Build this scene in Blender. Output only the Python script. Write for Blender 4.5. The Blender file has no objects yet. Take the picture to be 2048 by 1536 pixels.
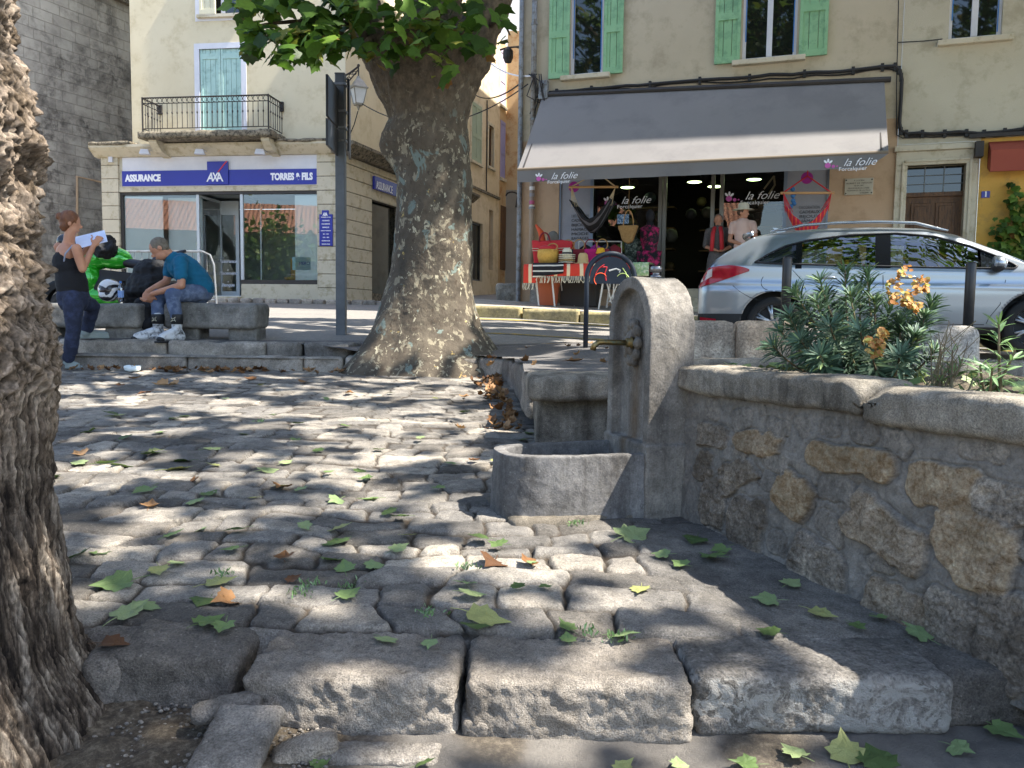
import bpy, bmesh, math, random
import numpy as np
from mathutils import Vector, Matrix, Euler
rad = math.radians
random.seed(7)
RNG = np.random.default_rng(11)
SC = bpy.context.scene
COL = SC.collection

# ------------------------------------------------------------------ camera
F = 1640.0
CAM = np.array([0.0, 0.0, 1.033])
cd = bpy.data.cameras.new("camera")
cam = bpy.data.objects.new("camera", cd); COL.objects.link(cam)
cd.sensor_width = 36.0; cd.lens = 36.0*F/2048.0
cd.clip_start = 0.05; cd.clip_end = 800
RM = Matrix.Rotation(rad(90-4.5), 3, 'X') @ Matrix.Rotation(0.0125, 3, 'Z')
cam.location = CAM.tolist(); cam.rotation_euler = RM.to_euler()
SC.camera = cam
RN = np.array(RM)

# ------------------------------------------------------------------ light
SUN = np.array([0.978, -0.208, 0.0]); SUN /= np.linalg.norm(SUN)
SUN_EL = rad(56.0)
S = np.array([SUN[0]*math.cos(SUN_EL), SUN[1]*math.cos(SUN_EL), math.sin(SUN_EL)])   # towards the sun
w = bpy.data.worlds.new("World"); SC.world = w; w.use_nodes = True
nt = w.node_tree; nt.nodes.clear()
sky = nt.nodes.new('ShaderNodeTexSky'); sky.sky_type = 'NISHITA'; sky.sun_disc = False
sky.sun_elevation = SUN_EL; sky.sun_rotation = math.atan2(S[0], S[1])
sky.air_density = 1.0; sky.dust_density = 1.2
bg = nt.nodes.new('ShaderNodeBackground'); bg.inputs[1].default_value = 0.145
out = nt.nodes.new('ShaderNodeOutputWorld')
nt.links.new(sky.outputs[0], bg.inputs[0]); nt.links.new(bg.outputs[0], out.inputs[0])
ld = bpy.data.lights.new("sun", 'SUN'); ld.energy = 5.0; ld.angle = rad(0.53); ld.color = (1.0, 0.945, 0.86)
sun = bpy.data.objects.new("sun", ld); COL.objects.link(sun); sun.location = (10, -5, 30)
sun.rotation_euler = Vector(S.tolist()).to_track_quat('Z', 'Y').to_euler()
SC.view_settings.view_transform = 'Standard'; SC.view_settings.look = 'None'
SC.view_settings.exposure = 1.68; SC.view_settings.gamma = 1.0
SC.cycles.max_bounces = 8; SC.cycles.transparent_max_bounces = 24
SC.cycles.use_denoising = True

# ------------------------------------------------------------------ geometry helpers
def ray(px, py):
    d = np.array([(px-1024.0)/F, -(py-768.0)/F, -1.0])
    return RN @ d
def at(px, py, Y):
    d = ray(px, py); return CAM + d*(Y/d[1])
def gz(x, y):                 # cobbled slope
    return 0.056*y
def onplane(px, py, p0, n):
    d = ray(px, py); p0 = np.asarray(p0, float); n = np.asarray(n, float)
    return CAM + d*(np.dot(p0-CAM, n)/np.dot(d, n))
def gc(px, py):
    return onplane(px, py, (0, 0, 0), (0, -0.056, 1))
def proj(p):
    q = RN.T @ (np.asarray(p, float)-CAM)
    return 1024+F*q[0]/-q[2], 768-F*q[1]/-q[2]

def _hash(ix, iy, iz, seed):
    h = (ix.astype(np.int64)*374761393 + iy.astype(np.int64)*668265263 + iz.astype(np.int64)*2147483647 + seed*1274126177) & 0xffffffff
    h = ((h ^ (h >> 13))*1274126177) & 0xffffffff
    h = (h ^ (h >> 16)) & 0xffffffff
    return h/4294967295.0
def vnoise(p, seed=0):
    p = np.asarray(p, float); i = np.floor(p).astype(np.int64); f = p-i; f = f*f*f*(f*(f*6-15)+10)
    r = 0
    for dx in (0, 1):
        wx = f[:, 0] if dx else 1-f[:, 0]
        for dy in (0, 1):
            wy = f[:, 1] if dy else 1-f[:, 1]
            for dz in (0, 1):
                wz = f[:, 2] if dz else 1-f[:, 2]
                r = r + wx*wy*wz*_hash(i[:, 0]+dx, i[:, 1]+dy, i[:, 2]+dz, seed)
    return r*2-1
def fbm(p, sc=1.0, oct=4, seed=0, gain=.5, ridged=False):
    p = np.asarray(p, float)*sc; a = 1; r = 0; t = 0
    for o in range(oct):
        n = vnoise(p+o*17.3, seed+o)
        if ridged: n = 1-2*np.abs(n)
        r = r+a*n; t += a; a *= gain; p = p*2.03
    return r/t
def sstep(a, b, x):
    t = np.clip((x-a)/(b-a), 0, 1); return t*t*(3-2*t)

# ------------------------------------------------------------------ objects
def tag(o, label=None, cat=None, group=None, kind=None):
    if label: o['label'] = label
    if cat: o['category'] = cat
    if group: o['group'] = group
    if kind: o['kind'] = kind
    return o
def thing(name, label, cat, loc=(0, 0, 0), rz=0.0, group=None, kind=None):
    o = bpy.data.objects.new(name, None); COL.objects.link(o)
    o.location = tuple(float(v) for v in loc); o.rotation_euler = (0, 0, rz); o.empty_display_size = .1
    return tag(o, label, cat, group, kind)
def world_offset(parent):
    """root offset so that vertices can be given in world metres"""
    M = Matrix.Identity(4); q = parent
    chain = []
    while q is not None:
        chain.append(q); q = q.parent
    for q in reversed(chain):
        M = M @ (Matrix.Translation(q.location) @ q.rotation_euler.to_matrix().to_4x4())
    return M
def link_mesh(name, verts, faces, mat, parent=None, smooth=False, world=True, attrs=None, bevel=0, loc=None, mats=None, fmat=None):
    me = bpy.data.meshes.new(name)
    V = np.asarray(verts, dtype=np.float64).reshape(-1, 3)
    o = bpy.data.objects.new(name, me); COL.objects.link(o)
    if parent is not None:
        o.parent = parent
        if world:
            Mi = np.array(world_offset(parent).inverted()); V = V@Mi[:3, :3].T+Mi[:3, 3]
    elif loc is not None:
        o.location = tuple(float(v) for v in loc)
        if world: V = V-np.asarray(loc, float)
    if isinstance(faces, np.ndarray):
        nf, k = faces.shape
        me.vertices.add(len(V)); me.vertices.foreach_set('co', V.astype(np.float32).ravel())
        me.loops.add(nf*k); me.loops.foreach_set('vertex_index', faces.astype(np.int32).ravel())
        me.polygons.add(nf); me.polygons.foreach_set('loop_start', np.arange(0, nf*k, k, dtype=np.int32))
        me.update(calc_edges=True)
    else:
        me.from_pydata(V.tolist(), [], faces); me.update()
    if smooth: me.polygons.foreach_set('use_smooth', [True]*len(me.polygons))
    if attrs:
        for an, av in attrs.items():
            a = me.attributes.new(an, 'FLOAT', 'POINT'); a.data.foreach_set('value', np.asarray(av, np.float32))
    for m in (mats or [mat]):
        me.materials.append(m)
    if fmat is not None: me.polygons.foreach_set('material_index', fmat)
    if bevel:
        b = o.modifiers.new('bevel', 'BEVEL'); b.width = bevel; b.segments = 2; b.limit_method = 'ANGLE'; b.angle_limit = rad(35)
    return o
def grid_faces(nu, nv, wrap=False):
    """rows nu, cols nv; index = i*nv+j"""
    J = nv if wrap else nv-1
    i, j = np.meshgrid(np.arange(nu-1), np.arange(J), indexing='ij')
    a = i*nv+j; b = i*nv+(j+1) % nv; c = (i+1)*nv+(j+1) % nv; d = (i+1)*nv+j
    return np.stack([a, b, c, d], -1).reshape(-1, 4)

class MB:
    def __init__(s): s.v = []; s.f = []; s.sm = False; s.fm = []; s.cm = 0
    def add(s, V, Fc):
        n = len(s.v); s.v.extend([tuple(map(float, q)) for q in V]); s.f.extend([tuple(int(i)+n for i in q) for q in Fc]); s.fm.extend([s.cm]*len(Fc)); return s
    def box(s, c, size, rz=0, R=None, taper=1.0):
        c = np.asarray(c, float); h = np.asarray(size, float)/2
        P = np.array([[x, y, z] for z in (-1, 1) for y in (-1, 1) for x in (-1, 1)], float)
        P[:, :2] = np.where(P[:, 2:3] > 0, P[:, :2]*taper, P[:, :2])
        P = P*h
        if R is None:
            cz, sz = math.cos(rz), math.sin(rz); R = np.array([[cz, -sz, 0], [sz, cz, 0], [0, 0, 1]])
        P = P@np.asarray(R).T+c
        return s.add(P, [(0, 2, 3, 1), (4, 5, 7, 6), (0, 1, 5, 4), (2, 6, 7, 3), (0, 4, 6, 2), (1, 3, 7, 5)])
    def bb(s, x0, x1, y0, y1, z0, z1):
        return s.box(((x0+x1)/2, (y0+y1)/2, (z0+z1)/2), (abs(x1-x0), abs(y1-y0), abs(z1-z0)))
    def tube(s, path, r, n=10, cap=True, ell=1.0):
        P = np.asarray(path, float); m = len(P)
        if np.isscalar(r): r = [r]*m
        T = np.gradient(P, axis=0); T /= (np.linalg.norm(T, axis=1, keepdims=True)+1e-9)
        u = np.cross(T[0], [0, 0, 1.0]);
        if np.linalg.norm(u) < .1: u = np.cross(T[0], [0, 1.0, 0])
        u /= np.linalg.norm(u); V = []
        for k in range(m):
            u = u-T[k]*np.dot(u, T[k]); u /= np.linalg.norm(u)+1e-9; v = np.cross(T[k], u)
            for j in range(n):
                a = 2*math.pi*j/n; V.append(P[k]+r[k]*(u*math.cos(a)+ell*v*math.sin(a)))
        Fc = []
        for k in range(m-1):
            for j in range(n):
                Fc.append((k*n+j, k*n+(j+1) % n, (k+1)*n+(j+1) % n, (k+1)*n+j))
        if cap: Fc.append(tuple(range(n-1, -1, -1))); Fc.append(tuple((m-1)*n+j for j in range(n)))
        return s.add(V, Fc)
    def lathe(s, prof, c, n=20, axis=None, cap=True):
        """prof [(r, h)], axis unit vector"""
        c = np.asarray(c, float); A = np.array([0, 0, 1.0]) if axis is None else np.asarray(axis, float)/np.linalg.norm(axis)
        u = np.cross(A, [0, 1.0, 0]) if abs(A[1]) < .9 else np.cross(A, [1.0, 0, 0]); u /= np.linalg.norm(u); v = np.cross(A, u)
        V = [c+A*h+r*(u*math.cos(2*math.pi*j/n)+v*math.sin(2*math.pi*j/n)) for (r, h) in prof for j in range(n)]
        Fc = [(k*n+j, k*n+(j+1) % n, (k+1)*n+(j+1) % n, (k+1)*n+j) for k in range(len(prof)-1) for j in range(n)]
        if cap: Fc.append(tuple(range(n-1, -1, -1))); Fc.append(tuple((len(prof)-1)*n+j for j in range(n)))
        return s.add(V, Fc)
    def prism(s, poly, d):
        """poly list of 3D points, extruded by vector d"""
        P = np.asarray(poly, float); n = len(P); V = list(P)+list(P+np.asarray(d, float))
        Fc = [tuple(range(n)), tuple(range(2*n-1, n-1, -1))]+[(i, i+n, (i+1) % n+n, (i+1) % n) for i in range(n)]
        return s.add(V, Fc)
    def ball(s, c, r, n=12, m=8, R=None):
        c = np.asarray(c, float); r = np.ones(3)*r if np.isscalar(r) else np.asarray(r, float)
        V = []
        for i in range(m+1):
            t = math.pi*i/m
            for j in range(n):
                a = 2*math.pi*j/n; q = np.array([math.sin(t)*math.cos(a), math.sin(t)*math.sin(a), math.cos(t)])*r
                V.append((np.asarray(R)@q if R is not None else q)+c)
        return s.add(V, [(k*n+j, (k+1)*n+j, (k+1)*n+(j+1) % n, k*n+(j+1) % n) for k in range(m) for j in range(n)])
    def quad(s, a, b, c, d): return s.add([a, b, c, d], [(0, 1, 2, 3)])
    def build(s, name, mat, parent=None, world=False, smooth=False, bevel=0, loc=None, mats=None):
        o = link_mesh(name, s.v, s.f, mat, parent, smooth, world, None, bevel, loc, mats, s.fm if mats else None)
        bm = bmesh.new(); bm.from_mesh(o.data); bmesh.ops.recalc_face_normals(bm, faces=bm.faces); bm.to_mesh(o.data); bm.free()
        return o

def walls(mb, s0, s1, z0, z1, holes, y=0.0, depth=.25, reveal=True, thick=None):
    """vertical sheet in local x-z at y with rectangular holes (a,b,c,d)=(x0,x1,z0,z1); reveals go to +y"""
    xs = sorted({s0, s1, *[min(max(h[0], s0), s1) for h in holes], *[min(max(h[1], s0), s1) for h in holes]})
    zs = sorted({z0, z1, *[min(max(h[2], z0), z1) for h in holes], *[min(max(h[3], z0), z1) for h in holes]})
    for i in range(len(xs)-1):
        for j in range(len(zs)-1):
            cx, cz = (xs[i]+xs[i+1])/2, (zs[j]+zs[j+1])/2
            if any(h[0] < cx < h[1] and h[2] < cz < h[3] for h in holes): continue
            mb.quad((xs[i], y, zs[j]), (xs[i+1], y, zs[j]), (xs[i+1], y, zs[j+1]), (xs[i], y, zs[j+1]))
    if reveal:
        for (a, b, c, d) in [h[:4] for h in holes]:
            mb.quad((a, y, c), (a, y+depth, c), (a, y+depth, d), (a, y, d)); mb.quad((b, y, c), (b, y, d), (b, y+depth, d), (b, y+depth, c))
            mb.quad((a, y, d), (a, y+depth, d), (b, y+depth, d), (b, y, d)); mb.quad((a, y, c), (b, y, c), (b, y+depth, c), (a, y+depth, c))

# ------------------------------------------------------------------ materials
def newmat(name):
    m = bpy.data.materials.new(name); m.use_nodes = True; nt = m.node_tree
    b = nt.nodes['Principled BSDF']; return m, nt, b
def rgb(h):      # '#rrggbb' sRGB -> linear
    h = h.lstrip('#'); c = [int(h[i:i+2], 16)/255 for i in (0, 2, 4)]
    return tuple(((x/12.92) if x <= .04045 else ((x+.055)/1.055)**2.4) for x in c)+(1,)
def C4(c): return rgb(c) if isinstance(c, str) else tuple(c)[:3]+(1,)
def nd(nt, t, **k):
    n = nt.nodes.new(t)
    for a, v in k.items(): setattr(n, a, v)
    return n
def ramp(nt, src, stops):
    r = nd(nt, 'ShaderNodeValToRGB'); e = r.color_ramp.elements
    e[0].position, e[0].color = stops[0][0], C4(stops[0][1]); e[1].position, e[1].color = stops[-1][0], C4(stops[-1][1])
    for p, c in stops[1:-1]:
        x = e.new(p); x.color = C4(c)
    nt.links.new(src, r.inputs[0]); return r.outputs[0]
def mixc(nt, a, b, f, mode='MIX'):
    m = nd(nt, 'ShaderNodeMix', data_type='RGBA', blend_type=mode)
    for s, v in ((m.inputs[0], f), (m.inputs[6], a), (m.inputs[7], b)):
        if hasattr(v, 'is_output'): nt.links.new(v, s)
        else: s.default_value = v if not isinstance(v, str) else C4(v)
    return m.outputs[2]
def noise(nt, sc, det=5, rough=.6, vec=None, dist=0, out=0):
    n = nd(nt, 'ShaderNodeTexNoise'); n.inputs['Scale'].default_value = sc; n.inputs['Detail'].default_value = det
    n.inputs['Roughness'].default_value = rough; n.inputs['Distortion'].default_value = dist
    if vec is not None: nt.links.new(vec, n.inputs['Vector'])
    return n.outputs[out]
def coords(nt, scale=(1, 1, 1), kind='Object'):
    t = nd(nt, 'ShaderNodeTexCoord'); m = nd(nt, 'ShaderNodeMapping'); m.inputs['Scale'].default_value = scale
    nt.links.new(t.outputs[kind], m.inputs[0]); return m.outputs[0]
def bump(nt, b, src, dist=.01, strength=1.0, prev=None):
    n = nd(nt, 'ShaderNodeBump'); n.inputs['Distance'].default_value = dist; n.inputs['Strength'].default_value = strength
    nt.links.new(src, n.inputs['Height'])
    if prev is not None: nt.links.new(prev, n.inputs['Normal'])
    nt.links.new(n.outputs[0], b.inputs['Normal']); return n.outputs[0]
def mat(name, c1, c2=None, sc=3.0, rough=.85, bsc=40, bd=.004, metal=0, c3=None, sc3=14, spec=.5, scale=(1, 1, 1), w3=.5):
    m, nt, b = newmat(name); v = coords(nt, scale)
    c2 = c2 or c1
    if c1 == c2 and c3 is None: b.inputs['Base Color'].default_value = C4(c1)
    else:
        n = noise(nt, sc, 6, .65, v); col = ramp(nt, n, [(.33, c1), (.67, c2)])
        if c3 is not None:
            n3 = noise(nt, sc3, 8, .7, v); f = ramp(nt, n3, [(.48+.1*(.5-w3), (0, 0, 0)), (.62+.1*(.5-w3), (1, 1, 1))]); col = mixc(nt, col, C4(c3), f)
        nt.links.new(col, b.inputs['Base Color'])
    b.inputs['Roughness'].default_value = rough; b.inputs['Metallic'].default_value = metal
    b.inputs['Specular IOR Level'].default_value = spec
    if bd: bump(nt, b, noise(nt, bsc, 8, .7, v), bd)
    return m
def glassmat(name, tint=(.9, .95, .95), refl=1.0, wavy=.0008):
    m = bpy.data.materials.new(name); m.use_nodes = True; nt = m.node_tree; nt.nodes.clear()
    o = nd(nt, 'ShaderNodeOutputMaterial'); mx = nd(nt, 'ShaderNodeMixShader'); t = nd(nt, 'ShaderNodeBsdfTransparent'); g = nd(nt, 'ShaderNodeBsdfGlossy')
    g.inputs['Roughness'].default_value = .005; t.inputs[0].default_value = C4(tint)
    fr = nd(nt, 'ShaderNodeFresnel'); fr.inputs[0].default_value = 1.52
    mu = nd(nt, 'ShaderNodeMath', operation='MULTIPLY_ADD'); mu.inputs[1].default_value = 1.3*refl; mu.inputs[2].default_value = .05*refl; mu.use_clamp = True
    # wavy old panes
    bpn = nd(nt, 'ShaderNodeBump'); bpn.inputs['Distance'].default_value = wavy; nt.links.new(noise(nt, 1.7, 2, .5, coords(nt)), bpn.inputs['Height'])
    nt.links.new(bpn.outputs[0], g.inputs['Normal'])
    nt.links.new(fr.outputs[0], mu.inputs[0]); nt.links.new(mu.outputs[0], mx.inputs[0]); nt.links.new(t.outputs[0], mx.inputs[1]); nt.links.new(g.outputs[0], mx.inputs[2]); nt.links.new(mx.outputs[0], o.inputs[0])
    return m
def attr(nt, name):
    a = nd(nt, 'ShaderNodeAttribute'); a.attribute_name = name; return a.outputs['Fac']

def stone_mat(name, base, light, dark, sp=60, bd=.004, tone=True, joint=False, joint_col='#4a4236', ochre=None):
    m, nt, b = newmat(name); v = coords(nt)
    n1 = noise(nt, 2.2, 7, .7, v); n2 = noise(nt, 11, 8, .75, v, .6); n3 = noise(nt, sp*3, 4, .7, v)
    c = ramp(nt, n1, [(.3, dark), (.5, base), (.72, light)])
    c = mixc(nt, c, ramp(nt, n2, [(.3, (.25, .24, .22)), (.55, (.5, .5, .5)), (.75, (.78, .76, .72))]), .75, 'OVERLAY')
    c = mixc(nt, c, ramp(nt, n3, [(.32, (.2, .2, .2)), (.5, (.5, .5, .5)), (.68, (.8, .8, .8))]), .75 if bd > .0045 else .38, 'OVERLAY')
    n4 = noise(nt, 34, 6, .8, v, .3); c = mixc(nt, c, ramp(nt, n4, [(.34, (.24, .235, .23)), (.46, (.5, .5, .5)), (.62, (.52, .52, .52)), (.7, (.8, .79, .77))]), .7 if bd > .0045 else .45, 'OVERLAY')
    # hairline cracks
    vc = nd(nt, 'ShaderNodeTexVoronoi', feature='DISTANCE_TO_EDGE'); vc.inputs['Scale'].default_value = 4.5; nt.links.new(mixc(nt, v, noise(nt, 5, 4, .7, v, out=1), .22), vc.inputs[0])
    ck = mixc(nt, ramp(nt, vc.outputs['Distance'], [(.002, (1, 1, 1)), (.009, (0, 0, 0))]), ramp(nt, noise(nt, 1.7, 3, .5, v), [(.6, (0, 0, 0)), (.66, (.6, .6, .6))]), 1.0, 'MULTIPLY')
    c = mixc(nt, c, '#48433c', ck)
    if tone:
        tn = attr(nt, 'tone'); c = mixc(nt, c, ramp(nt, tn, [(0, (.22, .21, .2)), (.5, (.5, .5, .5)), (1, (.76, .73, .68))]), .9, 'OVERLAY')
    # pale lichen freckles
    vo = nd(nt, 'ShaderNodeTexVoronoi'); vo.inputs['Scale'].default_value = sp*.8; nt.links.new(v, vo.inputs[0])
    c = mixc(nt, c, light, ramp(nt, vo.outputs['Distance'], [(.06, (.5, .5, .5)), (.16, (0, 0, 0))]))
    if ochre is not None: c = mixc(nt, c, mixc(nt, c, '#b28a4e', .6, 'SOFT_LIGHT'), attr(nt, 'hue')); c = mixc(nt, c, mixc(nt, '#a07c4c', '#8f8468', ramp(nt, n4, [(.4, (0, 0, 0)), (.6, (1, 1, 1))])), mixc(nt, (0, 0, 0, 1), attr(nt, 'hue'), .8))
    if joint:
        c = mixc(nt, c, mixc(nt, joint_col, '#4b4034' if name != 'wall_stone' else '#8d8880', ramp(nt, n2, [(.4, (0, 0, 0)), (.6, (1, 1, 1))])), attr(nt, 'joint'))
    if ochre is not None: c = mixc(nt, c, ramp(nt, n4, [(.34, (.3, .3, .3)), (.5, (.5, .5, .5)), (.66, (.68, .68, .68))]), .8, 'OVERLAY'); c = mixc(nt, c, ramp(nt, n1, [(.3, (.36, .36, .36)), (.7, (.62, .61, .6))]), .7, 'OVERLAY')
    nt.links.new(c, b.inputs['Base Color']); b.inputs['Roughness'].default_value = .88; b.inputs['Specular IOR Level'].default_value = .3
    add = nd(nt, 'ShaderNodeMath', operation='MULTIPLY_ADD'); add.inputs[1].default_value = .45; nt.links.new(n3, add.inputs[0]); nt.links.new(n2, add.inputs[2])
    p = bump(nt, b, add.outputs[0], bd*(2.2 if bd > .0045 else 1.2))
    # run-off streaks on upright faces
    if name in ('fountain_stone', 'trough_stone', 'coping_stone'):
        st = ramp(nt, noise(nt, 7, 6, .7, coords(nt, (1, 1, .12))), [(.36, (.22, .21, .20)), (.5, (.5, .5, .5)), (.66, (.70, .69, .67))])
        nt.links.new(mixc(nt, c, st, .8, 'OVERLAY'), b.inputs['Base Color'])
    return m
# ------------------------------------------------------------------ common materials
M = {}
M['cobble'] = stone_mat('cobble_stone', '#7f7b75', '#a9a297', '#5c5a58', 60, .007, joint=True, joint_col='#2f2a24')
M['kerb'] = stone_mat('kerb_stone', '#8a847c', '#b2a99e', '#65615c', 55, .009)
M['grey_stone'] = stone_mat('grey_stone', '#8a867d', '#b0aa9c', '#55534e', 40, .006)
M['coping'] = stone_mat('coping_stone', '#8b8478', '#b0a898', '#56524a', 70, .005)
M['wallstone'] = stone_mat('wall_stone', '#8d857a', '#b0a594', '#615a52', 30, .010, joint=True, joint_col='#7d7870', ochre=True)
M['concrete'] = stone_mat('aged_concrete', '#7b7974', '#9f9b93', '#4b4a46', 35, .004)
M['asphalt'] = mat('asphalt', '#4d4b4b', '#5d5a57', 1.2, .9, 220, .003, c3='#76716a', sc3=45, w3=.35)
M['road'] = mat('road_asphalt', '#6a6764', '#7d7871', .6, .9, 160, .002, c3='#918b80', sc3=30, w3=.3)
M['pave'] = mat('pale_pavement', '#8b857b', '#a39a8c', 1.3, .9, 120, .002, c3='#6d675e', sc3=9, w3=.4)
M['dirt'] = mat('dirt', '#4b443b', '#6c6354', 5, .95, 90, .012, c3='#8c8373', sc3=60, w3=.5)
M['lower'] = mat('lower_paving', '#57534e', '#75706a', 2.5, .9, 90, .006, c3='#8f887c', sc3=30, w3=.5)
M['yellow'] = mat('yellow_paint', '#b89a2a', '#8f7a2c', 6, .8, 80, .001, c3='#6b6454', sc3=12, w3=.6)

def welded_box(size, n):
    """surface grid of a box, welded; returns verts in [-h,h], quads"""
    h = np.asarray(size)/2; V = []; Fc = []; off = 0
    for ax in range(3):
        a, b = [(1, 2), (2, 0), (0, 1)][ax]
        na, nb = max(2, int(size[a]/n)+1), max(2, int(size[b]/n)+1)
        for sg in (-1, 1):
            A, B = np.meshgrid(np.linspace(-h[a], h[a], na), np.linspace(-h[b], h[b], nb), indexing='ij')
            P = np.zeros((na*nb, 3)); P[:, a] = A.ravel(); P[:, b] = B.ravel(); P[:, ax] = sg*h[ax]
            f = grid_faces(na, nb)+off
            if sg < 0: f = f[:, ::-1]
            V.append(P); Fc.append(f); off += na*nb
    V = np.concatenate(V); Fc = np.concatenate(Fc)
    key = np.round(V, 5); _, idx, inv = np.unique(key, axis=0, return_index=True, return_inverse=True)
    return V[idx], inv.ravel()[Fc]
def round_box(size, n, r):
    V, Fc = welded_box(size, n); h = np.asarray(size)/2; r = min(r, h.min()*.98)
    inner = np.clip(V, -(h-r), h-r); d = V-inner; L = np.linalg.norm(d, axis=1, keepdims=True)
    N = d/np.maximum(L, 1e-9); return inner+N*np.minimum(r, L*10), Fc, N
def rough_geo(c, size, rz=0, n=.02, r=.03, amp=.01, fr=6, seed=0, amp2=.003, fr2=35, taper=None, tilt=(0, 0), warp=.02):
    V, Fc, N = round_box(size, n, r)
    if taper: V[:, :2] *= (1-taper*(V[:, 2:3]/size[2]+.5))
    q = V+seed*7.7
    V = V+N*(amp*fbm(q, fr, 4, seed)+amp2*fbm(q, fr2, 3, seed+5))[:, None]
    V = V+warp*np.stack([vnoise(q*2.1, seed+1), vnoise(q*2.1, seed+2), vnoise(q*2.1, seed+3)*.5], 1)
    R = np.array(Euler((tilt[0], tilt[1], rz)).to_matrix())
    return V@R.T+np.asarray(c, float), Fc
def rough_block(name, c, size, m, parent=None, tone=.5, loc=None, **k):
    V, Fc = rough_geo(c, size, **k)
    return link_mesh(name, V, Fc, m, parent, True, True, {'tone': np.full(len(V), tone)}, loc=loc)
def join_geo(name, parts, m, parent=None, smooth=True, tones=None, loc=None):
    V = []; Fc = []; T = []; o = 0
    for i, (v, f) in enumerate(parts):
        V.append(v); Fc.append(f+o); o += len(v); T.append(np.full(len(v), tones[i] if tones is not None else .5))
    return link_mesh(name, np.concatenate(V), np.concatenate(Fc), m, parent, smooth, True, {'tone': np.concatenate(T)}, loc=loc)
def remesh(mb, voxel, smooth=0, keep=None):
    me = bpy.data.meshes.new('tmp'); me.from_pydata(mb.v, [], mb.f); me.update()
    bm = bmesh.new(); bm.from_mesh(me); bmesh.ops.recalc_face_normals(bm, faces=bm.faces); bm.to_mesh(me); bm.free()
    o = bpy.data.objects.new('tmp', me); COL.objects.link(o)
    r = o.modifiers.new('r', 'REMESH'); r.mode = 'VOXEL'; r.voxel_size = voxel
    if smooth:
        s = o.modifiers.new('s', 'SMOOTH'); s.factor = .5; s.iterations = smooth
    dg = bpy.context.evaluated_depsgraph_get(); e = o.evaluated_get(dg); me2 = bpy.data.meshes.new_from_object(e)
    n = len(me2.vertices); V = np.empty(n*3, np.float32); me2.vertices.foreach_get('co', V)
    N = np.empty(n*3, np.float32); me2.vertices.foreach_get('normal', N)
    Fc = [tuple(p.vertices) for p in me2.polygons]
    bpy.data.objects.remove(o); bpy.data.meshes.remove(me); bpy.data.meshes.remove(me2)
    if all(len(f) == 4 for f in Fc): Fc = np.array(Fc)
    return V.reshape(-1, 3).astype(float), Fc, N.reshape(-1, 3).astype(float)

# ------------------------------------------------------------------ cobbled slope (one sheet with real relief)
def wallx(y):   # foot of the planter wall
    return 0.80+(3.42-y)*0.41
def cobble_height(X, Y):
    P = np.stack([X, Y, 0*X], 1)
    wx = X+.06*vnoise(P*3.1, 3)+.014*vnoise(P*14, 8); wy = Y+.085*vnoise(P*1.9, 4)*sstep(2.35, 2.8, Y)+.03*vnoise(P*5.1, 14)*sstep(2.35, 2.6, Y)+.014*vnoise(P*12, 9)+.03*X
    r = np.random.default_rng(5)
    rows = [2.31]
    while rows[-1] < 9.5: rows.append(rows[-1]+r.uniform(.125, .205))
    rows = np.array([1.6, 1.8, 1.98, 2.15]+rows); k = np.clip(np.searchsorted(rows, wy)-1, 0, len(rows)-2)
    dy = np.minimum(wy-rows[k], rows[k+1]-wy)
    d = np.zeros_like(X); tone = np.zeros_like(X); ho = np.zeros_like(X); cx = np.zeros_like(X); cy = (rows[k]+rows[k+1])/2; hw = np.zeros_like(X)
    for j in range(len(rows)-1):
        m = k == j
        if not m.any(): continue
        e = [-6.0]
        while e[-1] < 3.2: e.append(e[-1]+r.choice([r.uniform(.13, .22), r.uniform(.2, .36), r.uniform(.26, .44)]))
        e = np.array(e); rt = r.uniform(0, 1, len(e)); rh = r.uniform(-1, 1, len(e))
        x = wx[m]+.03*j; i = np.clip(np.searchsorted(e, x)-1, 0, len(e)-2)
        dx = np.minimum(x-e[i], e[i+1]-x); d[m] = dx; tone[m] = rt[i]; ho[m] = rh[i]; cx[m] = x-(e[i]+e[i+1])/2; hw[m] = (e[i+1]-e[i])/2
    c = .020
    dd = np.minimum(d, dy)-np.maximum(c-np.abs(d-dy), 0)**2/(4*c)*1.4      # rounded corners
    jw = .004+.006*vnoise(P*5, 21)+.006*vnoise(P*1.3, 22)
    jw = np.maximum(jw, .0015)
    inside = sstep(jw*.3, jw+.010, dd)
    near = 1-sstep(2.7, 6.0, Y)*.72
    h = (-.018*(1-inside)+.003*sstep(0, .07, dd))*near+.006*ho*inside
    tx = vnoise(np.stack([tone*77, ho*55, 0*X], 1), 2)
    h += inside*(tx*.08*cx+.05*ho*(wy-cy))
    h += inside*(.009*fbm(P, 8, 4, 31)+.0028*fbm(P, 45, 3, 33))
    h += .014*vnoise(P*.9, 6)
    joint = 1-sstep(jw*.4, jw+.006, dd)
    # smooth, darker strip without joints along the planter wall
    sm = sstep(.62, .42, wallx(Y)-X+.07*vnoise(P*4, 41))*sstep(3.6, 3.2, Y)
    # patches where the joints are full of mortar
    fl = sstep(.1, .5, vnoise(P*1.1, 51))*.3
    hs = -.004+.004*fbm(P, 6, 4, 37)+.010*vnoise(P*1.7, 36)
    h = h*(1-fl*(h < 0))*(1-sm)+hs*sm; joint = joint*(1-sm)*(1-.6*fl); tone = tone*(1-sm)+.25*sm
    return h, tone, joint
ny, nx = 400, 620
ys = 2.27*np.exp(np.linspace(0, math.log(8.9/2.27), ny)); us = np.linspace(-.80, .62, nx)
Yg, Ug = np.meshgrid(ys, us, indexing='ij'); Xg = Ug*Yg
h_, t_, j_ = cobble_height(Xg.ravel(), Yg.ravel())
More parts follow.
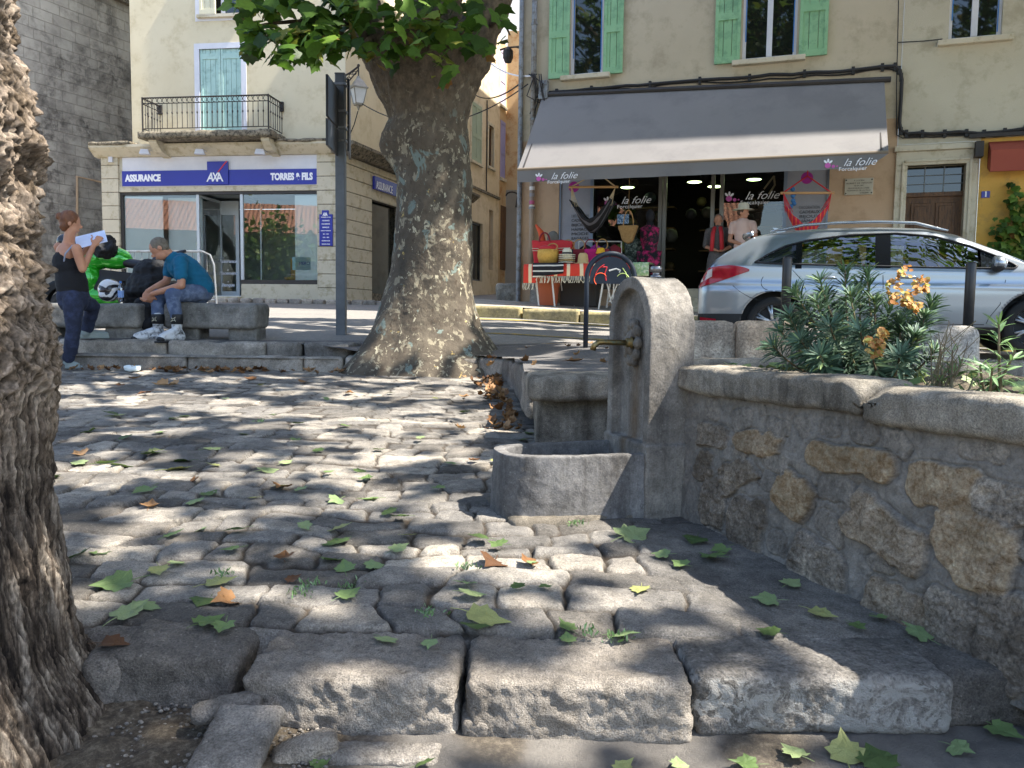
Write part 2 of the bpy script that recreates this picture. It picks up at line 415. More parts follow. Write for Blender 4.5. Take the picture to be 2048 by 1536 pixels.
Z = gz(Xg.ravel(), Yg.ravel())+h_-.006
Z = Z-sstep(2.33, 2.27, Yg.ravel())*.12
o = link_mesh('cobbled_paving', np.stack([Xg.ravel(), Yg.ravel(), Z], 1), grid_faces(ny, nx)[:, ::-1], M['cobble'], None, True, attrs={'tone': t_, 'joint': j_})
tag(o, kind='structure')

# lower paving in front of the step, with dirt beside the old trunk
nx, ny = 460, 260
xs = np.linspace(-3.2, 2.4, nx); ys = np.linspace(.2, 2.36, ny)
Yg, Xg = np.meshgrid(ys, xs, indexing='ij'); X, Y = Xg.ravel(), Yg.ravel(); P = np.stack([X, Y, 0*X], 1)
zl = -.035+.056*(Y-2.0)+.010*fbm(P, 5, 4, 70)+.004*fbm(P, 30, 4, 71)
zl += .02*sstep(-.35, -.6, X)*(1+fbm(P, 14, 4, 72))
dm = sstep(-.30, -.5, X+.12*vnoise(P*3, 74))+.8*sstep(.1, .35, fbm(P, 3, 3, 75))
m, nt, b = newmat('lower_ground'); v = coords(nt)
ca = ramp(nt, noise(nt, 4, 8, .7, v), [(.3, '#55514d'), (.7, '#8b857c')]); cb = ramp(nt, noise(nt, 40, 8, .8, v), [(.35, '#3a3026'), (.5, '#5b5040'), (.68, '#8f8370')])
nt.links.new(mixc(nt, ca, cb, attr(nt, 'dirt')), b.inputs['Base Color']); b.inputs['Roughness'].default_value = .95
bump(nt, b, noise(nt, 120, 6, .8, v), .012)
o = link_mesh('lower_path', np.stack([X, Y, zl], 1), grid_faces(ny, nx)[:, ::-1], m, None, True, attrs={'dirt': np.clip(dm, 0, 1)}); tag(o, kind='structure')
n = 1500; px_ = -.42-np.abs(RNG.normal(0, .35, n)); py_ = RNG.uniform(1.55, 2.16, n); G_ = []
bv, bf_ = MB().ball((0, 0, 0), 1, 6, 4).v, MB().ball((0, 0, 0), 1, 6, 4).f
bv = np.array(bv); bf_ = np.array(bf_); sz_ = RNG.uniform(.002, .008, n)
Vg = np.concatenate([bv*[s_, s_*.8, s_*.6]+[x_, y_, -.02+.056*(y_-2)+s_*.4] for x_, y_, s_ in zip(px_, py_, sz_)]); Fg = (bf_[None]+(np.arange(n)*len(bv))[:, None, None]).reshape(-1, 4)
tag(link_mesh('gravel', Vg, Fg, M['kerb'], None, True, attrs={'tone': np.repeat(RNG.uniform(0, 1, n), len(bv))}), 'fine gravel and crumbs on the soil beside the old trunk', 'gravel', kind='stuff')
# the large ground sheet under and around everything
mb = MB(); N = 60
def gbase(x, y):
    if y < 2.2: return -.3+.03*min(0, y)
    return -.35+.056*y
xs = np.concatenate([np.linspace(-400, -20, 12), np.linspace(-18, 20, 30), np.linspace(24, 400, 12)]); ys = np.concatenate([np.linspace(-400, -20, 12), np.linspace(-18, 40, 40), np.linspace(45, 400, 12)])
V = [(x, y, min(gbase(x, y), 2.0)) for y in ys for x in xs]
o = link_mesh('ground', np.array(V), grid_faces(len(ys), len(xs))[:, ::-1], M['road'], None, True); tag(o, kind='structure')

# ------------------------------------------------------------------ platform + road, one continuous height function
CP = np.array([(-.9, 8.5, .64), (-2.2, 9.0, .73), (-5.0, 9.2, .755), (-12, 9.2, .76), (-1.9, 10, .79), (.93, 8.0, .775), (-.1, 8.0, .66), (.25, 6.5, .70), (.4, 5.2, .69), (1.2, 4.6, .70), (3, 5, .70), (4, 7.2, .70), (1.3, 9.3, .80), (7, 7, .62)])
def plat(x, y):
    x = np.asarray(x, float); y = np.asarray(y, float); n = 0; d = 0
    for cx, cy, cz in CP:
        w_ = 1/((x-cx)**2+(y-cy)**2+.08)**1.6; n = n+w_*cz; d = d+w_
    return n/d
def road(x, y):
    return .81+.056*(np.asarray(y, float)-9.7)-.03*np.clip(x, 0, 14)
def terr(x, y):
    x = np.asarray(x, float); y = np.asarray(y, float)
    k = sstep(8.6, 10.4, y+.12*np.clip(x, 0, 6)); return plat(x, y)*(1-k)+road(x, y)*k
def inpoly(x, y, poly):
    ins = np.zeros(x.shape, bool); n = len(poly)
    for i in range(n):
        x1, y1 = poly[i]; x2, y2 = poly[(i+1) % n]
        c = ((y1 > y) != (y2 > y)) & (x < (x2-x1)*(y-y1)/(y2-y1+1e-12)+x1); ins ^= c
    return ins
def sheet(name, poly, step, zf, m, bumpf=None):
    poly = np.array(poly); x0, y0 = poly.min(0); x1, y1 = poly.max(0)
    xs = np.arange(x0, x1+step, step); ys = np.arange(y0, y1+step, step)
    X, Y = np.meshgrid(xs, ys, indexing='ij'); Fc = grid_faces(len(xs), len(ys))
    cx = X.ravel()[Fc].mean(1); cy = Y.ravel()[Fc].mean(1); Fc = Fc[inpoly(cx, cy, poly)]
    X, Y = X.ravel(), Y.ravel(); Zz = zf(X, Y)
    if bumpf is not None: Zz = Zz+bumpf(X, Y)
    us, inv = np.unique(Fc, return_inverse=True); V = np.stack([X, Y, Zz], 1)[us]
    return tag(link_mesh(name, V, inv.reshape(Fc.shape), m, None, True), kind='structure')
bf = lambda X, Y: .006*fbm(np.stack([X, Y, 0*X], 1), 2.5, 4, 81)
PLAT = [(-16, 8.98), (-2.1, 8.98), (-1.9, 8.55), (-.40, 8.45), (-.12, 8.1), (.02, 7), (.12, 5.3), (.6, 5.3), (.9, 4.25), (12, 4.25), (12, 8.4), (2.6, 8.7), (1.0, 9.3), (-16, 9.85)]
sheet('pavement', PLAT, .06, terr, M['asphalt'], bf)
sheet('road', [(-16, 9.85), (1.0, 9.3), (2.6, 8.7), (12, 8.4), (26, 8.4), (26, 14), (6, 34), (-4, 42), (-16, 30)], .25, terr, M['road'])
tag(link_mesh('step_tread', np.array([(-16, 8.45, .603), (-1.8, 8.45, .603), (-1.8, 9.05, .605), (-16, 9.05, .605)]), [(0, 1, 2, 3)], M['grey_stone'], attrs={'tone': np.full(4, .4)}), kind='structure')

def kerb_line(name, pts, width, ztop, depth, m, side=1, seed=0, lmin=.45, lmax=1.0, n=.03, r=.035, amp=.012):
    rr = np.random.default_rng(seed); parts = []; tones = []
    for (a, b) in zip(pts[:-1], pts[1:]):
        a = np.array(a, float); b = np.array(b, float); L = np.linalg.norm(b-a); d = (b-a)/L; nrm = np.array([-d[1], d[0]])*side; s = 0
        while s < L-.02:
            l = min(rr.uniform(lmin, lmax), L-s)
            if L-s-l < .2: l = L-s
            c = a+d*(s+l/2)+nrm*width/2; zt = ztop(c[0], c[1]) if callable(ztop) else ztop; zt += rr.uniform(-.008, .008)
            parts.append(rough_geo((c[0], c[1], zt-depth/2), (l-.012, width, depth), rz=math.atan2(d[1], d[0]), n=n, r=r, amp=amp, seed=int(rr.integers(1, 900)), fr=7, warp=.014))
            tones.append(rr.uniform(.2, .9)); s += l
    return tag(join_geo(name, parts, m, None, True, tones), kind='structure')
kerb_line('kerb', [(-14, 8.47), (-1.75, 8.47), (-1.0, 8.36), (-.34, 8.36), (-.10, 8.06), (.02, 7.2), (.10, 5.35)], .30, lambda x, y: .612+.03*sstep(-2, -.5, x)+(.035*sstep(8.1, 6.5, y)), .30, M['kerb'], 1, 3, n=.022, lmin=.7, lmax=1.5, amp=.024)
kerb_line('upper_kerb', [(-14, 8.93), (-2.3, 8.93), (-1.75, 8.75)], .30, .757, .22, M['kerb'], 1, 4, n=.025, lmin=.8, lmax=1.6, amp=.022)

# ------------------------------------------------------------------ big worn step stones at the front
def step_stone(label, x0, x1, yb, yf, zt, h, tone, seed, m=None, n=.009, amp=.011, tilt=(0, 0), r=.028, rz=0, amp2=.0045):
    c = ((x0+x1)/2, (yb+yf)/2, zt-h/2)
    o = rough_block('step_stone', c, (x1-x0, yb-yf, h), m or M['kerb'], None, tone, loc=(c[0], c[1], zt-h), n=n, r=r, amp=amp, fr=9, amp2=amp2, fr2=60, seed=seed, tilt=tilt, warp=.012, rz=rz)
    return tag(o, label, 'step stone', 'large stones of the front step')
st_m = stone_mat('pitted_step_stone', '#948d84', '#bab1a5', '#716b64', 70, .014)
lich = stone_mat('lichened_step_stone', '#827d76', '#a6a097', '#4f4c47', 30, .010)
nt = lich.node_tree; b = nt.nodes['Principled BSDF']; src = b.inputs['Base Color'].links[0].from_socket
v = coords(nt); geo = nd(nt, 'ShaderNodeNewGeometry'); sp_ = nd(nt, 'ShaderNodeSeparateXYZ'); nt.links.new(geo.outputs['Normal'], sp_.inputs[0])
fac = ramp(nt, noise(nt, 16, 6, .7, v, .8), [(.47, (0, 0, 0)), (.52, (1, 1, 1))]); side = ramp(nt, sp_.outputs[2], [(.35, (1, 1, 1)), (.75, (0, 0, 0))])
mu = nd(nt, 'ShaderNodeMath', operation='MULTIPLY'); nt.links.new(fac, mu.inputs[0]); nt.links.new(side, mu.inputs[1])
nt.links.new(mixc(nt, src, '#a5a199', mu.outputs[0]), b.inputs['Base Color'])
step_stone('dark tilted end stone of the step, beside the old trunk', -1.07, -.73, 2.36, 2.12, .128, .19, .12, 5, M['kerb'], tilt=(.06, .05))
step_stone('long pitted step stone with a rough sunlit face, above the loose slab', -.678, -.128, 2.325, 2.02, .120, .175, .62, 8, st_m, amp2=.009)
step_stone('long step stone over a thin ledge, centre of the step', -.116, .474, 2.325, 2.01, .121, .175, .66, 11, st_m, amp2=.008)
step_stone('step stone with white lichen patches on its front', .482, 1.16, 2.345, 2.05, .124, .16, .45, 14, lich, amp=.006)
step_stone('last dark step stone running under the planter wall', 1.14, 2.1, 2.40, 2.10, .120, .16, .2, 17, M['kerb'])
for (nm, lab, c, s, tl, rz, sd, tn, mm, cat, am) in [
    ('stone_slab', 'smooth rectangular paving slab leaning against the step', (-.635, 1.80, .022), (.165, .34, .045), (.22, 0), -.08, 21, .5, M['kerb'], 'paving slab', .002),
    ('loose_stone', 'thin curved stone lying above the leaning slab', (-.71, 2.01, .045), (.17, .06, .04), (.15, -.15), .3, 22, .3, M['kerb'], 'stone', .01),
    ('loose_stone', 'pale chalky stone wedged under the pitted step stone', (-.50, 1.91, -.015), (.16, .07, .05), (.1, -.2), .25, 23, 1.0, st_m, 'stone', .012),
    ('ledge_stone', 'thin layered ledge stone jutting out below the centre step stone', (.175, 2.09, -.022), (.585, .15, .065), (.02, 0), .0, 24, .75, st_m, 'stone', .012),
    ('ledge_stone', 'grey ledge stone below the lichened step stone', (.80, 2.125, -.012), (.64, .14, .06), (.02, 0), .05, 25, .5, M['kerb'], 'stone', .008),
    ('loose_stone', 'small dark stone between the trunk and the end stone', (-1.10, 2.22, .055), (.10, .2, .14), (.1, 0), .1, 26, .25, M['kerb'], 'stone', .01),
    ('ledge_stone', 'flat stone in the soil under the pitted step stone', (-.33, 1.93, -.035), (.34, .09, .04), (.05, .03), .02, 27, .55, M['kerb'], 'stone', .012)]:
    V, Fc = rough_geo(c, s, rz=rz, n=.008, r=.02, amp=am, fr=10, amp2=.004, fr2=60, seed=sd, tilt=tl, warp=.015)
    tag(link_mesh(nm, V, Fc, mm, None, True, True, {'tone': np.full(len(V), tn)}, loc=(c[0], c[1], c[2]-s[2]/2)), lab, cat)

# ------------------------------------------------------------------ planter wall
W0 = np.array([0.80, 3.46]); W1 = np.array([1.62, 1.46]); WD = (W1-W0)/np.linalg.norm(W1-W0); WL = np.linalg.norm(W1-W0)
WN = np.array([WD[1], -WD[0]])         # outward (towards the cobbles)
if WN[0] > 0: WN = -WN
def wall_sz(px, py):
    p = onplane(px, py, (W0[0], W0[1], 0), (WN[0], WN[1], 0)); return np.dot(p[:2]-W0, WD), p[2]
stones = [ # photo px centre, half sizes m, rot, exponent, relief, tone
 (1428, 868, .085, .045, .1, 3, .012, .35), (1415, 930, .06, .05, 0, 2.5, .01, .25), (1438, 1010, .07, .09, 0, 3, .012, .2), (1480, 950, .10, .05, .5, 3, .012, .3),
 (1520, 883, .115, .033, .05, 4, .014, .8), (1592, 990, .085, .068, -.35, 3, .03, .75), (1505, 1050, .085, .085, 0, 3, .012, .2), (1700, 925, .155, .042, .03, 5, .02, .85),
 (1770, 1055, .135, .062, -.25, 5, .024, .62), (1645, 1130, .12, .078, -.1, 3, .016, .45), (1893, 968, .10, .055, .02, 4, .012, .7), (1953, 1100, .11, .088, -.1, 3, .02, .8),
 (1800, 1215, .10, .06, -.05, 3, .012, .35), (1925, 1255, .10, .075, 0, 3, .012, .5), (1565, 1165, .05, .03, 0, 3, .008, .3), (2020, 1010, .10, .05, 0, 3, .012, .55), (2035, 1280, .09, .1, 0, 3, .012, .3), (1860, 1290, .05, .02, 0, 3, .008, .4)]
ns, nz = 520, 190
sv = np.linspace(-.15, WL, ns); tv = np.linspace(0, 1, nz)
Sg, Tg = np.meshgrid(sv, tv, indexing='ij'); Sg, Tg = Sg.ravel(), Tg.ravel()
ybase = W0[1]+WD[1]*Sg; zb = .056*ybase-.08; ZT = .80; Zg = zb+(ZT-zb)*Tg
P = np.stack([Sg, Zg, 0*Sg], 1); ds = .022*vnoise(P*9, 91)+.012*vnoise(P*24, 93); dz = .022*vnoise(P*9, 92)+.012*vnoise(P*24, 94)
hh = .009*fbm(P, 5, 4, 95)+.005*fbm(P, 26, 4, 96); tn = np.full(len(Sg), .42)+.1*vnoise(P*3, 97); jt = np.full(len(Sg), 1.0); hu = np.zeros(len(Sg))
rr = np.random.default_rng(9); allst = []
for (px, py, a, bb_, rot, e, rl, t) in stones:
    s_, z_ = wall_sz(px, py); allst.append((s_, z_, a, bb_, rot, e, rl, t))
for k in range(400):
    s_, z_ = rr.uniform(.0, WL), rr.uniform(.12, .72); a, bb_ = rr.uniform(.035, .085), rr.uniform(.025, .055)
    if all(((s_-q[0])/(a+q[2]*1.16))**2+((z_-q[1])/(bb_+q[3]*1.2))**2 > 1 for q in allst) and len(allst) < 60: allst.append((s_, z_, a/1.22, bb_/1.25, rr.uniform(-.3, .3), 2.6, .0045, rr.uniform(.35, .5)))
for (s_, z_, a, bb_, rot, e, rl, t) in allst:
    a *= 1.22; bb_ *= 1.25; rl *= .75; e += 1
    u = (Sg+ds-s_)*math.cos(rot)+(Zg+dz-z_)*math.sin(rot); v = -(Sg+ds-s_)*math.sin(rot)+(Zg+dz-z_)*math.cos(rot)
    q = (np.abs(u/a)**e+np.abs(v/bb_)**e)**(1/e)
    k = sstep(1.03, .90, q); q2 = P+s_*9
    hs = rl*(k*.8+.2*sstep(1, 0, q))+k*(.016*fbm(q2, 8, 5, 98, .6, ridged=True)+.006*fbm(q2, 40, 4, 99, .6))*(rl > .004)
    gr = -.006*np.exp(-((q-1.02)/.06)**2)
    hh = hh*(1-k)+hs+gr; tn = tn*(1-k)+(t+.2*fbm(q2, 6, 3, 55))*k; jt = jt*(1-sstep(1.03, .93, q)*(1 if rl > .004 else .5)); hu = hu*(1-k)+k*(rr.uniform(.15, .6) if t > .6 else rr.uniform(0, .25) if rl > .004 else 0)
bat = .03*(1-Tg)
XY = W0[None]+WD[None]*Sg[:, None]+WN[None]*(hh+bat)[:, None]
planter = thing('planter_wall', 'rubble stone planter wall with worn coping, beside the fountain', 'planter wall', (1.1, 2.9, .16))
link_mesh('rubble_face', np.stack([XY[:, 0], XY[:, 1], Zg], 1), grid_faces(ns, nz), M['wallstone'], planter, True, attrs={'tone': np.clip(tn, 0, 1), 'joint': jt*.95, 'hue': hu})
# coping stones, each a part
s = -.13; k = 0
for (l, dzt, tn_) in ((1.04, 0, .55), (1.25, -.012, .4), (.5, -.005, .4)):
    c = W0+WD*(s+l/2)-WN*(.12-.035); 
    V, Fc = rough_geo((c[0], c[1], .79+dzt), (l-.006, .26, .115), rz=math.atan2(WD[1], WD[0]), n=.011, r=.03, amp=.010, fr=8, amp2=.004, fr2=50, seed=31+k, warp=.010)
    if k < 2:      # the chipped corner between the first two stones
        e = W0+WD*.93+WN*.03; d = np.sqrt((V[:, 0]-e[0])**2+(V[:, 1]-e[1])**2); V[:, 2] -= .035*sstep(.09, .0, d)*(V[:, 2] > .79)
    link_mesh('coping_stone', V, Fc, M['coping'], planter, True, True, {'tone': np.full(len(V), tn_)}); s += l; k += 1
mb = MB(); pc = [W0-WD*.12+WN*-.05, W1+WN*-.05, np.array([4.5, 1.6]), np.array([4.5, 4.2]), np.array([.95, 4.2])]
mb.prism([(p[0], p[1], -.1) for p in pc], (0, 0, .86)); mb.build('core', M['coping'], planter, world=True)
mb = MB(); soilm = mat('planter_soil', '#3b3328', '#5b5040', 9, .95, 60, .02, c3='#7c7058', sc3=40)
g = []; xs = np.linspace(.8, 4.5, 130); ys = np.linspace(1.5, 4.3, 120); X, Y = np.meshgrid(xs, ys, indexing='ij'); Fc = grid_faces(130, 120); X, Y = X.ravel(), Y.ravel()
Pn = np.stack([X, Y, 0*X], 1); Zs = .79+.03*fbm(Pn, 3, 4, 101)+.015*fbm(Pn, 14, 3, 102)
pl = [tuple(W0-WN*.16), tuple(W1-WN*.16), (4.4, 1.5), (4.4, 4.1), (1.0, 4.1)]
Fc = Fc[inpoly(X[Fc].mean(1), Y[Fc].mean(1), pl)]; us_, inv = np.unique(Fc, return_inverse=True)
tag(link_mesh('soil', np.stack([X, Y, Zs], 1)[us_], inv.reshape(Fc.shape), soilm, None, True), kind='structure')
c0 = np.array([.95, 4.14]); 
for k, (x0, x1) in enumerate(((.86, 2.0), (2.01, 3.2), (3.21, 4.6))):
    V, Fc = rough_geo(((x0+x1)/2, 4.16, .79), (x1-x0, .2, .12), n=.02, r=.03, amp=.01, seed=41+k); link_mesh('back_coping', V, Fc, M['coping'], planter, True, True, {'tone': np.full(len(V), .5)})

# low block wall left of the fountain: coping slab over a block
lowwall = thing('low_wall', 'low mossy wall block with an overhanging slab, behind the fountain trough', 'low wall', (.5, 5.1, .28))
V, Fc = rough_geo((.55, 5.12, .47), (.80, .36, .42), n=.02, r=.03, amp=.016, seed=51, fr=5); link_mesh('block', V, Fc, M['coping'], lowwall, True, True, {'tone': np.full(len(V), .35)})
V, Fc = rough_geo((.53, 5.06, .625), (.90, .46, .155), n=.016, r=.04, amp=.010, seed=52, fr=7); link_mesh('coping_stone', V, Fc, M['coping'], lowwall, True, True, {'tone': np.full(len(V), .45)})

# ------------------------------------------------------------------ fountain
A = np.array([.606, 3.50]); B = np.array([.478, 3.93]); FW = np.linalg.norm(B-A); fu = (B-A)/FW; fn = np.array([-fu[1], fu[0]]);
if fn[0] > 0: fn = -fn                     # face normal, towards the trough
fc_ = (A+B)/2
def FP(u, n, z): q = fc_+fu*u+fn*n; return (q[0], q[1], z)      # u along the face, n out of the face
fountain = thing('drinking_fountain', 'small arched stone drinking fountain with a brass spout', 'fountain', FP(0, 0, .2))
def arch(w_, zs, zb, n=16, top=1.0):
    P_ = [(-w_, zb), (w_, zb)]+[(w_*math.cos(a), zs+w_*top*math.sin(a)) for a in np.linspace(0, math.pi, n)]
    return P_
hw = FW/2; zs_ = 1.232-hw
mb = MB(); mb.prism([FP(u, -.19, z) for u, z in arch(hw, zs_, .08, 28)], np.array(FP(0, -.02, 0))-np.array(FP(0, -.19, 0)))
mb.prism([FP(u*1.06, -.21, z) for u, z in [(-hw, .05), (hw, .05), (hw, .50), (-hw, .50)]], np.array(FP(0, .03, 0))-np.array(FP(0, -.21, 0)))
# raised rim of the arch as a swept band
outp = arch(hw, zs_, .08, 28)[1:]+[(-hw, .08)]; inp = arch(hw-.055, zs_, .08, 28)[1:]+[(-hw+.055, .08)]
for i in range(len(outp)-1):
    q = [outp[i], outp[i+1], inp[i+1], inp[i]]
    mb.prism([FP(u, -.03, z) for u, z in q], np.array(FP(0, .022, 0))-np.array(FP(0, -.03, 0)))
V, Fc, Nn = remesh(mb, .0065, 2)
V = V+Nn*(.0035*fbm(V, 9, 4, 61)+.0015*fbm(V, 45, 3, 62))[:, None]
fm = stone_mat('fountain_stone', '#76716a', '#999388', '#4e4a45', 45, .004)
nt = fm.node_tree; b = nt.nodes['Principled BSDF']; src = b.inputs['Base Color'].links[0].from_socket   # rust streak below the spout (a lasting stain)
tc = nd(nt, 'ShaderNodeTexCoord'); sx = nd(nt, 'ShaderNodeSeparateXYZ'); dt = nd(nt, 'ShaderNodeVectorMath', operation='DOT_PRODUCT'); nt.links.new(tc.outputs['Object'], dt.inputs[0]); dt.inputs[1].default_value = (fu[0], fu[1], 0)
nt.links.new(tc.outputs['Object'], sx.inputs[0]); ns_ = noise(nt, 9, 5, .6, coords(nt, (1, 1, .25)))
ab = nd(nt, 'ShaderNodeMath', operation='ABSOLUTE'); nt.links.new(dt.outputs['Value'], ab.inputs[0])
f1 = ramp(nt, ab.outputs[0], [(.015, (1, 1, 1)), (.075, (0, 0, 0))]); f2 = ramp(nt, sx.outputs[2], [(.0, (.55, .55, .55)), (.4, (1, 1, 1)), (.62, (.9, .9, .9)), (.66, (0, 0, 0))]); f3 = ramp(nt, ns_, [(.35, (.1, .1, .1)), (.62, (1, 1, 1))])
f = mixc(nt, mixc(nt, f1, f2, 1.0, 'MULTIPLY'), f3, 1.0, 'MULTIPLY'); nt.links.new(mixc(nt, src, '#5d4526', f), b.inputs['Base Color'])
o = link_mesh('stele', V, Fc, fm, fountain, True, True, {'tone': np.full(len(V), .5)})
# trough : half-round basin
TL, TW = .63, .215
def tro(off, z, nn=40):
    w_, l_ = TW-off, TL-off; pts = []
    for t in np.linspace(-math.pi/2, math.pi/2, nn):
        c, s_ = math.cos(t), math.sin(t); e = .55
        pts.append(FP(w_*np.sign(s_)*abs(s_)**e, l_*abs(c)**e, z))
    return pts
mb = MB(); Zb, Zt = .13, .462
outer_b, outer_t, inner_t, inner_b = tro(-.012, Zb), tro(0, Zt), tro(.05, Zt), tro(.065, Zt-.17)
n_ = len(outer_b)
for i in range(n_-1):
    P8 = [outer_b[i], outer_b[i+1], inner_b[i+1][:2]+(Zb,), inner_b[i][:2]+(Zb,), outer_t[i], outer_t[i+1], inner_t[i+1], inner_t[i]]
    mb.add(P8, [(0, 1, 2, 3), (4, 5, 6, 7), (0, 1, 5, 4), (1, 2, 6, 5), (2, 3, 7, 6), (3, 0, 4, 7)])
mb.prism(tro(.01, Zb), (0, 0, .15))
V, Fc, Nn = remesh(mb, .0065, 2)
V = V+Nn*(.004*fbm(V, 7, 4, 63)+.0014*fbm(V, 45, 3, 64))[:, None]
tr_m = stone_mat('trough_stone', '#706e6c', '#92908c', '#444240', 45, .003)
link_mesh('trough', V, Fc, tr_m, fountain, True, True, {'tone': np.full(len(V), .5)})
wm, nt, b = newmat('trough_water'); b.inputs['Base Color'].default_value = (.012, .016, .014, 1); b.inputs['Roughness'].default_value = .05; b.inputs['Specular IOR Level'].default_value = .5
bump(nt, b, noise(nt, 6, 2, .5, coords(nt)), .002)
mb = MB(); mb.add(tro(.045, Zt-.105), [tuple(range(n_))]); tag(mb.build('water', wm, fountain, world=True))
brass = mat('weathered_brass', '#8c7242', '#5f5136', 20, .42, 90, .0008, metal=.85, c3='#5a6350', sc3=35)
mb = MB(); zp = .935
mb.tube([FP(.0, -.0, zp), FP(0, .06, zp), FP(0, .13, zp+.002), FP(0, .165, zp), FP(0, .185, zp-.014), FP(0, .192, zp-.034)], [.0135, .0135, .0125, .0125, .013, .014], 14)
mb.lathe([(.03, 0), (.032, .012), (.022, .018), (.022, .03), (.016, .034)], FP(0, .0, zp), 14, (fn[0], fn[1], 0)); mb.build('spout', brass, fountain, world=True, smooth=True)
# carved rosette
mb = MB()
for k in range(10):
    a = 2*math.pi*k/10; mb.ball(FP(.058*math.cos(a), .0, zp+.085*math.sin(a)), (.022, .022, .028), 8, 6)
mb.ball(FP(0, -.005, zp), (.045, .02, .06), 10, 8)
V, Fc, Nn = remesh(mb, .004, 1); V = V+Nn*(.004*fbm(V, 30, 3, 66))[:, None]
link_mesh('rosette', V, Fc, fm, fountain, True, True, {'tone': np.full(len(V), .7)})
mb = MB(); steel = mat('dull_steel', '#9a9a98', '#77777a', 12, .35, 60, .0003, metal=.9)
mb.lathe([(.026, 0), (.026, .012), (.016, .014), (.016, .028), (.027, .031), (.027, .05), (.02, .054)], FP(-.02, -.10, 1.226), 14); mb.build('valve_cap', steel, fountain, world=True, smooth=True)
mb = MB(); mb.box(FP(0, -.10, .12), (.26, .56, .2), rz=math.atan2(fu[1], fu[0])-math.pi/2)
V, Fc = rough_geo(FP(0, .20, .165), (.84, .465, .10), rz=math.atan2(fn[1], fn[0]), n=.015, r=.03, amp=.012, seed=67)
link_mesh('plinth', V, Fc, M['coping'], fountain, True, True, {'tone': np.full(len(V), .1)})
# ------------------------------------------------------------------ leaves
def leaf_poly(kind=0):
    """lobed plane leaf, unit length, in xy with the stalk at the origin"""
    if kind == 0:
        pts = [(0, 0), (.18, -.07), (.46, -.01), (.41, .13), (.56, .38), (.40, .43), (.35, .58), (.19, .66), (0, 1.0)]
    else:
        pts = [(0, 0), (.34, .0), (.5, .36), (.22, .52), (0, .95)]
    L = pts+[(-x, y) for x, y in pts[1:-1][::-1]]
    return np.array(L)
LP0, LP1 = leaf_poly(0), leaf_poly(1)
def leaf_geo(p, size, nrm, up, poly, curl=.12):
    """nrm: face normal, up: growth direction"""
    z = nrm/np.linalg.norm(nrm); y = up-z*np.dot(up, z); y /= np.linalg.norm(y)+1e-9; x = np.cross(y, z)
    q = poly*size; zz = -curl*size*((poly[:, 0]*1.6)**2+(poly[:, 1]-.4)**2*1.2)
    return p+q[:, :1]*x+q[:, 1:2]*y+zz[:, None]*z
def leaves_mesh(name, P, sizes, Nn, U, poly, m, parent, curl=.12, tint=None):
    k = len(poly); n = len(P); N = Nn/np.linalg.norm(Nn, axis=1, keepdims=True); Y = U-N*np.sum(U*N, 1, keepdims=True); Y /= np.linalg.norm(Y, axis=1, keepdims=True)+1e-9; X = np.cross(Y, N)
    # centre fan so that the lobes stay cheap and the blade can fold along the rib
    pl = np.vstack([[0, .38], poly]); zz = -curl*((pl[:, 0]*1.6)**2+(pl[:, 1]-.4)**2*1.2); zz[0] = -.0
    V = P[:, None]+sizes[:, None, None]*(pl[None, :, :1]*X[:, None]+pl[None, :, 1:]*Y[:, None]+zz[None, :, None]*N[:, None])
    t = np.array([(0, 1+i, 1+(i+1) % k) for i in range(k)]); Fc = (t[None]+(np.arange(n)*(k+1))[:, None, None]).reshape(-1, 3)
    tt = np.repeat(tint if tint is not None else RNG.uniform(0, 1, n), k+1)
    return link_mesh(name, V.reshape(-1, 3), Fc, m, parent, False, True, {'tint': tt})
def leafmat(name, stops, trans=.42, rough=.5):
    m = bpy.data.materials.new(name); m.use_nodes = True; nt = m.node_tree; b = nt.nodes['Principled BSDF']; o = nt.nodes['Material Output']
    c = ramp(nt, attr(nt, 'tint'), stops); c = mixc(nt, c, ramp(nt, noise(nt, 30, 4, .6, coords(nt)), [(.3, (.3, .3, .3)), (.7, (.62, .62, .62))]), .5, 'OVERLAY')
    nt.links.new(c, b.inputs['Base Color']); b.inputs['Roughness'].default_value = rough; b.inputs['Specular IOR Level'].default_value = .35
    t = nd(nt, 'ShaderNodeBsdfTranslucent'); mx = nd(nt, 'ShaderNodeMixShader'); mx.inputs[0].default_value = trans
    nt.links.new(mixc(nt, c, (.9, 1, .3, 1), .35, 'MULTIPLY'), t.inputs[0]); nt.links.new(b.outputs[0], mx.inputs[1]); nt.links.new(t.outputs[0], mx.inputs[2]); nt.links.new(mx.outputs[0], o.inputs[0])
    return m
LM = leafmat('plane_leaf', [(0, '#33491b'), (.5, '#4f7026'), (.85, '#728f38'), (.95, '#8d8a3e'), (1, '#7a5228')])

# ------------------------------------------------------------------ trunks as displaced sweeps
def trunk_geo(axis_pts, radii, zs, nz, na, dispf, cap=False):
    """axis_pts interpolated at heights; returns grid V, faces. dispf(theta, z, P)->radial offset"""
    zz = np.linspace(zs[0], zs[-1], nz); ax = np.stack([np.interp(zz, zs, [a[0] for a in axis_pts]), np.interp(zz, zs, [a[1] for a in axis_pts])], 1); R = np.interp(zz, zs, radii)
    th = np.linspace(0, 2*math.pi, na, endpoint=False); T, I = np.meshgrid(th, np.arange(nz)); T = T.ravel(); I = I.ravel()
    d = np.stack([np.cos(T), np.sin(T)], 1); r = R[I]; P = np.column_stack([ax[I]+d*r[:, None], zz[I]])
    dr = dispf(T, zz[I], P, r); P2 = np.column_stack([ax[I]+d*(r+dr)[:, None], zz[I]])
    return P2, grid_faces(nz, na, True), T, zz[I]
